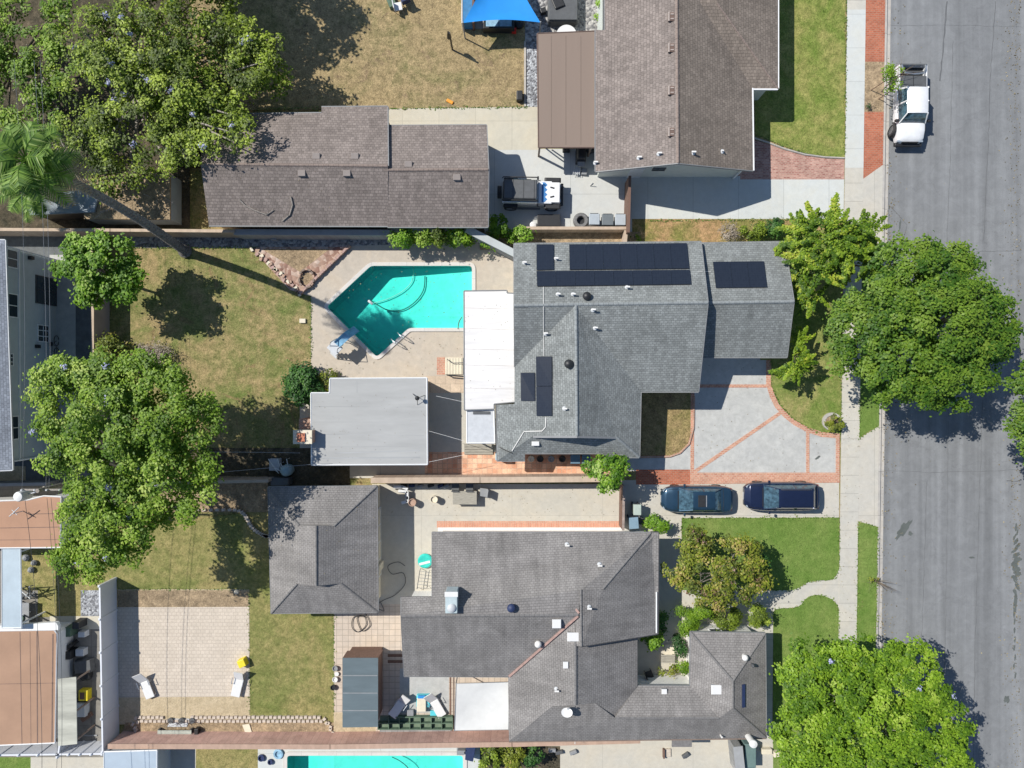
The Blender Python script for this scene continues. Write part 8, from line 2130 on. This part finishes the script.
mb = MB(); p = W(43.5, 487, 2.2); mb.box((p.x, p.y, 0), (.12, .12, 2.2)); tag(mb.build('fence_post', M['wood_weathered'], None), 'weathered wooden post above the upper brown flat roof', 'post')
mb = MB(); p = W(59, 530, 1.6); mb.prism(WP([(61, 517), (70, 520), (72, 534), (61, 535)], 1.6), 0, 1.6); tag(mb.build('metal_cabinet', M['mid_grey'], None, bevel=.02), 'grey cabinet between the upper brown flat roof and the big tree', 'cabinet')
mb = MB(); p = W(43, 363, .9); mb.box((p.x, p.y, 0), (.8, .35, .9)); tag(mb.build('blue_box', plain('bx', (.08, .3, .55), .5, .1), None, bevel=.03), 'bright blue box against the shaded two-storey wall', 'box')
t = thing('bicycle', 'dark bicycle leaning in the shade of the two-storey wall', 'bicycle', tuple(W(60, 346)))
for y in (341, 353):
    c = W(60, y); P = [c + Vector((.06 * math.sin(a), .34 * math.cos(a), .36 + .34 * math.sin(a))) for a in np.linspace(0, 6.2832, 17)]; mb = MB(); mb.tube(P, .025, 5); mb.build('wheel', M['black'], t)
c = W(60, 347); mb = MB(); mb.tube([c + Vector((0, .4, .36)), c + Vector((0, .15, .8)), c + Vector((0, -.3, .8)), c + Vector((0, -.42, .36)), c + Vector((0, 0, .36)), c + Vector((0, .15, .8))], .022, 5); mb.build('frame', M['dark_grey'], t); mb = MB(); mb.box((c.x, c.y + .16, .84), (.14, .26, .06)); mb.build('saddle', M['black'], t)
# bottom strip
for i, (x, y, m_, lab) in enumerate(((552, 749, 'mid_grey', 'grey bag by the pink wall right of the bottom bushes'), (559, 751, 'dark_grey', 'dark folded frame on the pale path at the bottom edge'), (573, 751, 'mid_grey', 'grey folded frame right of the dark one at the bottom edge'), (685, 754, 'dark_grey', 'small dark lump on the pale path near the bottom edge'))):
    p = W(x, y); mb = MB(); mb.box((p.x, p.y, .02), (.5, .22, .25), rz=.2 * i); tag(mb.build('bag', M[m_], None, bevel=.03), lab, 'bag')
t = thing('door_mat', 'small brown step with a dark frame on the pale path at the bottom edge', 'step', tuple(W(666, 752))); p = W(666, 752); mb = MB(); mb.box((p.x + .1, p.y, .02), (.4, .55, .1)); mb.build('step', M['paver_tan'], t); mb = MB(); mb.box((p.x - .2, p.y, .02), (.1, .6, .3)); mb.build('frame', M['wood_brown'], t)
wall_run('block_wall', 'grey block pier at the bottom right beside the pale path', [(738, 747), (741, 775)], 1.5, .5, M['block_grey'], M['cap_grey'])
mb = MB(); p = W(751, 757, 1.2); mb.box((p.x, p.y, 0), (.75, 1.6, 1.1)); tag(mb.build('cabinet', plain('cabgreen', (.13, .2, .19), .6, .1), None, bevel=.03), 'dark green cabinet right of the grey pier at the bottom edge', 'cabinet')
for x, y, lab in ((765, 749, 'upper'), (777, 752, 'right')):
    p = W(x, y); mb = MB(); mb.box((p.x, p.y, 0), (.7, .35, .4)); tag(mb.build('planter_box', M['cream'], None, bevel=.03), f'{lab} cream planter box under the lime green tree corner', 'planter', 'cream planters')
# things round the far pool
for x, y, m_, lab, r_ in ((262, 757, 'navy', 'dark toy on the far pool deck, the left one', .25), (271, 761, 'navy', 'dark pair of sandals on the far pool deck', .2), (279, 753, 'blue_cushion', 'blue coiled ring on the far pool deck', .36)):
    p = W(x, y); mb = MB(); mb.lathe((p.x, p.y, .05), [(r_ * .9, 0), (r_, .06), (r_ * .9, .14), (r_ * .6, .14), (r_ * .55, .04)], 14); tag(mb.build('pool_toy', M[m_], None), lab, 'pool toy')
t = thing('garden_chair', 'grey folding chair on the far pool deck near the bottom bushes', 'chair', tuple(W(462, 748))); p = W(461, 748); mb = MB(); mb.box((p.x, p.y, .4), (.5, .5, .05)); mb.build('seat', M['mid_grey'], t); mb = MB(); mb.box((p.x + .1, p.y + .28, .42), (.5, .06, .5)); mb.build('backrest', M['mid_grey'], t)
for sx_ in (-1, 1):
    for sy_ in (-1, 1): mb = MB(); mb.tube([(p.x + sx_ * .22, p.y + sy_ * .22, .06), (p.x + sx_ * .22, p.y + sy_ * .22, .4)], .02, 4); mb.build('leg', M['steel'], t)
mb = MB(); mb.prism(WP([(466, 746), (476, 746), (473, 762), (465, 760)], .8), .2, .8); tag(mb.build('umbrella_cover', M['navy'], None, bevel=.03), 'navy covered bundle right of the grey folding chair', 'bundle')
hose('dark hose floating in the rectangular pool at the bottom edge', [(392, 757), (400, 761), (408, 768), (410, 776)], -.07, .03, plain('hose_dark', (.02, .10, .09), .6, .1))

# ------------------------------------------------------------------ litter and ragged turf edges
def scatter(name, P, size, mat, up=1.5):
    P = np.array(P); n = len(P)
    N = rng.normal(size=(n, 3)) * .5 + np.array([0, 0, up])
    return struct(leaf_mesh(name, P, N, size * rng.uniform(.5, 1.4, n), rng.random(n), mat, None), 'stuff')
litter = leaf_mat('leaf_litter', (0.1, 0.08, 0.04), (0.27, 0.21, 0.1), .1, (.4, .34, .2))
P = []
for i in range(2600):      # dead leaves along the gutter, thickest under the street trees
    y = rng.uniform(-10, 780); k = math.exp(-((y - 330) / 110) ** 2) + math.exp(-((y - 700) / 90) ** 2) + .12
    if rng.random() > k: continue
    d = abs(rng.normal()) * 7 * (1 + 2 * (rng.random() < .2)); p = W(cx(y) - 3 + d, y); P.append((p.x, p.y, -.108))
for i in range(900):
    x = 1022 - abs(rng.normal()) * 8; y = rng.uniform(-10, 780); p = W(x, y); P.append((p.x, p.y, -.115))
scatter('leaf_litter', P, .075, litter)
P = []
for i in range(220): p = W(rng.uniform(690, 838), rng.uniform(350, 515)); P.append((p.x, p.y, .045 + .015))
for i in range(130): p = W(rng.uniform(380, 620), rng.uniform(488, 520)); P.append((p.x, p.y, .05))
for i in range(130): p = W(rng.uniform(312, 512), rng.uniform(330, 376)); P.append((p.x, p.y, .045))
for i in range(260): p = W(rng.uniform(118, 250), rng.uniform(600, 715)); P.append((p.x, p.y, .05))
for i in range(260): p = W(rng.uniform(840, 862), rng.uniform(250, 760)); P.append((p.x, p.y, .07))
scatter('leaf_litter', P, .05, litter)
P = []
for i in range(260):       # debris on the flat and pitched roofs
    px, py = ((rng.uniform(205, 330), rng.uniform(112, 222)) if i % 3 == 0 else (rng.uniform(270, 377), rng.uniform(488, 610)) if i % 3 == 1 else (rng.uniform(312, 426), rng.uniform(394, 463)))
    q = on(px, py)
    if q.z > 1: P.append((q.x, q.y, q.z + .02))
for i in range(60):
    q = on(rng.uniform(465, 514), rng.uniform(294, 401)); P.append((q.x, q.y, q.z + .02))
scatter('roof_debris', P, .04, litter)
P = []
for i in range(90): p = W(rng.uniform(330, 470), rng.uniform(268, 326)); P.append((p.x, p.y, -.09))
P = [q for q in P if abs(q[0] - W(400, 0).x) < 4.6]
scatter('floating_leaves', P, .06, litter, 6)
turf = leaf_mat('leaf_turf', (0.09, 0.17, 0.03), (0.19, 0.29, 0.06), .2, (.34, .3, .14))
P = []
def edge(pts, w=.07, dens=26, z=.05):
    Q = [W(x, y) for x, y in pts]
    for a, b in zip(Q[:-1], Q[1:]):
        L = (b - a).length
        for k in range(int(L * dens)):
            t = rng.random(); p = a.lerp(b, t); c_ = math.sin(p.x * 3.1 + p.y * 2.3) * .5 + .6
            P.append((p.x + rng.normal() * w * c_, p.y + rng.normal() * w * c_, z + rng.uniform(0, .03)))
edge([(682, 518), (839, 517.5), (839, 569)]); edge(UPC); edge(LOC); edge([(682, 520), (682, 590)]); edge([(838.6, 616), (837.5, 760)])
edge([(846, 0), (844.5, 158)]); edge([(755, 134), (778, 144), (800, 152), (825, 157), (844, 158)]); edge([(swr(521), 521), (swr(640), 640)]); edge([(cx(527) - 8, 527), (cx(640) - 8, 640)]); edge([(swr(521), 521), (cx(527) - 8, 527)])
edge([(840.8, 330), (840.8, 434)]); edge([(771, 360), (771, 386), (780, 405), (792, 418), (808, 428), (824, 434)]); edge([(swr(400), 400), (swr(438), 438), (878, 426)])
edge([(311, 296), (311, 378)]); edge([(334, 614), (334, 716)]); edge([(118, 589), (249, 589), (250, 716)]); edge([(140, 112), (322, 108)]); edge([(387, 109), (527, 107)]); edge([(648, 221), (843, 219.5)]); edge([(130, 248), (260, 247.5)], .1)
scatter('turf_edge', P, .085, turf, .8)
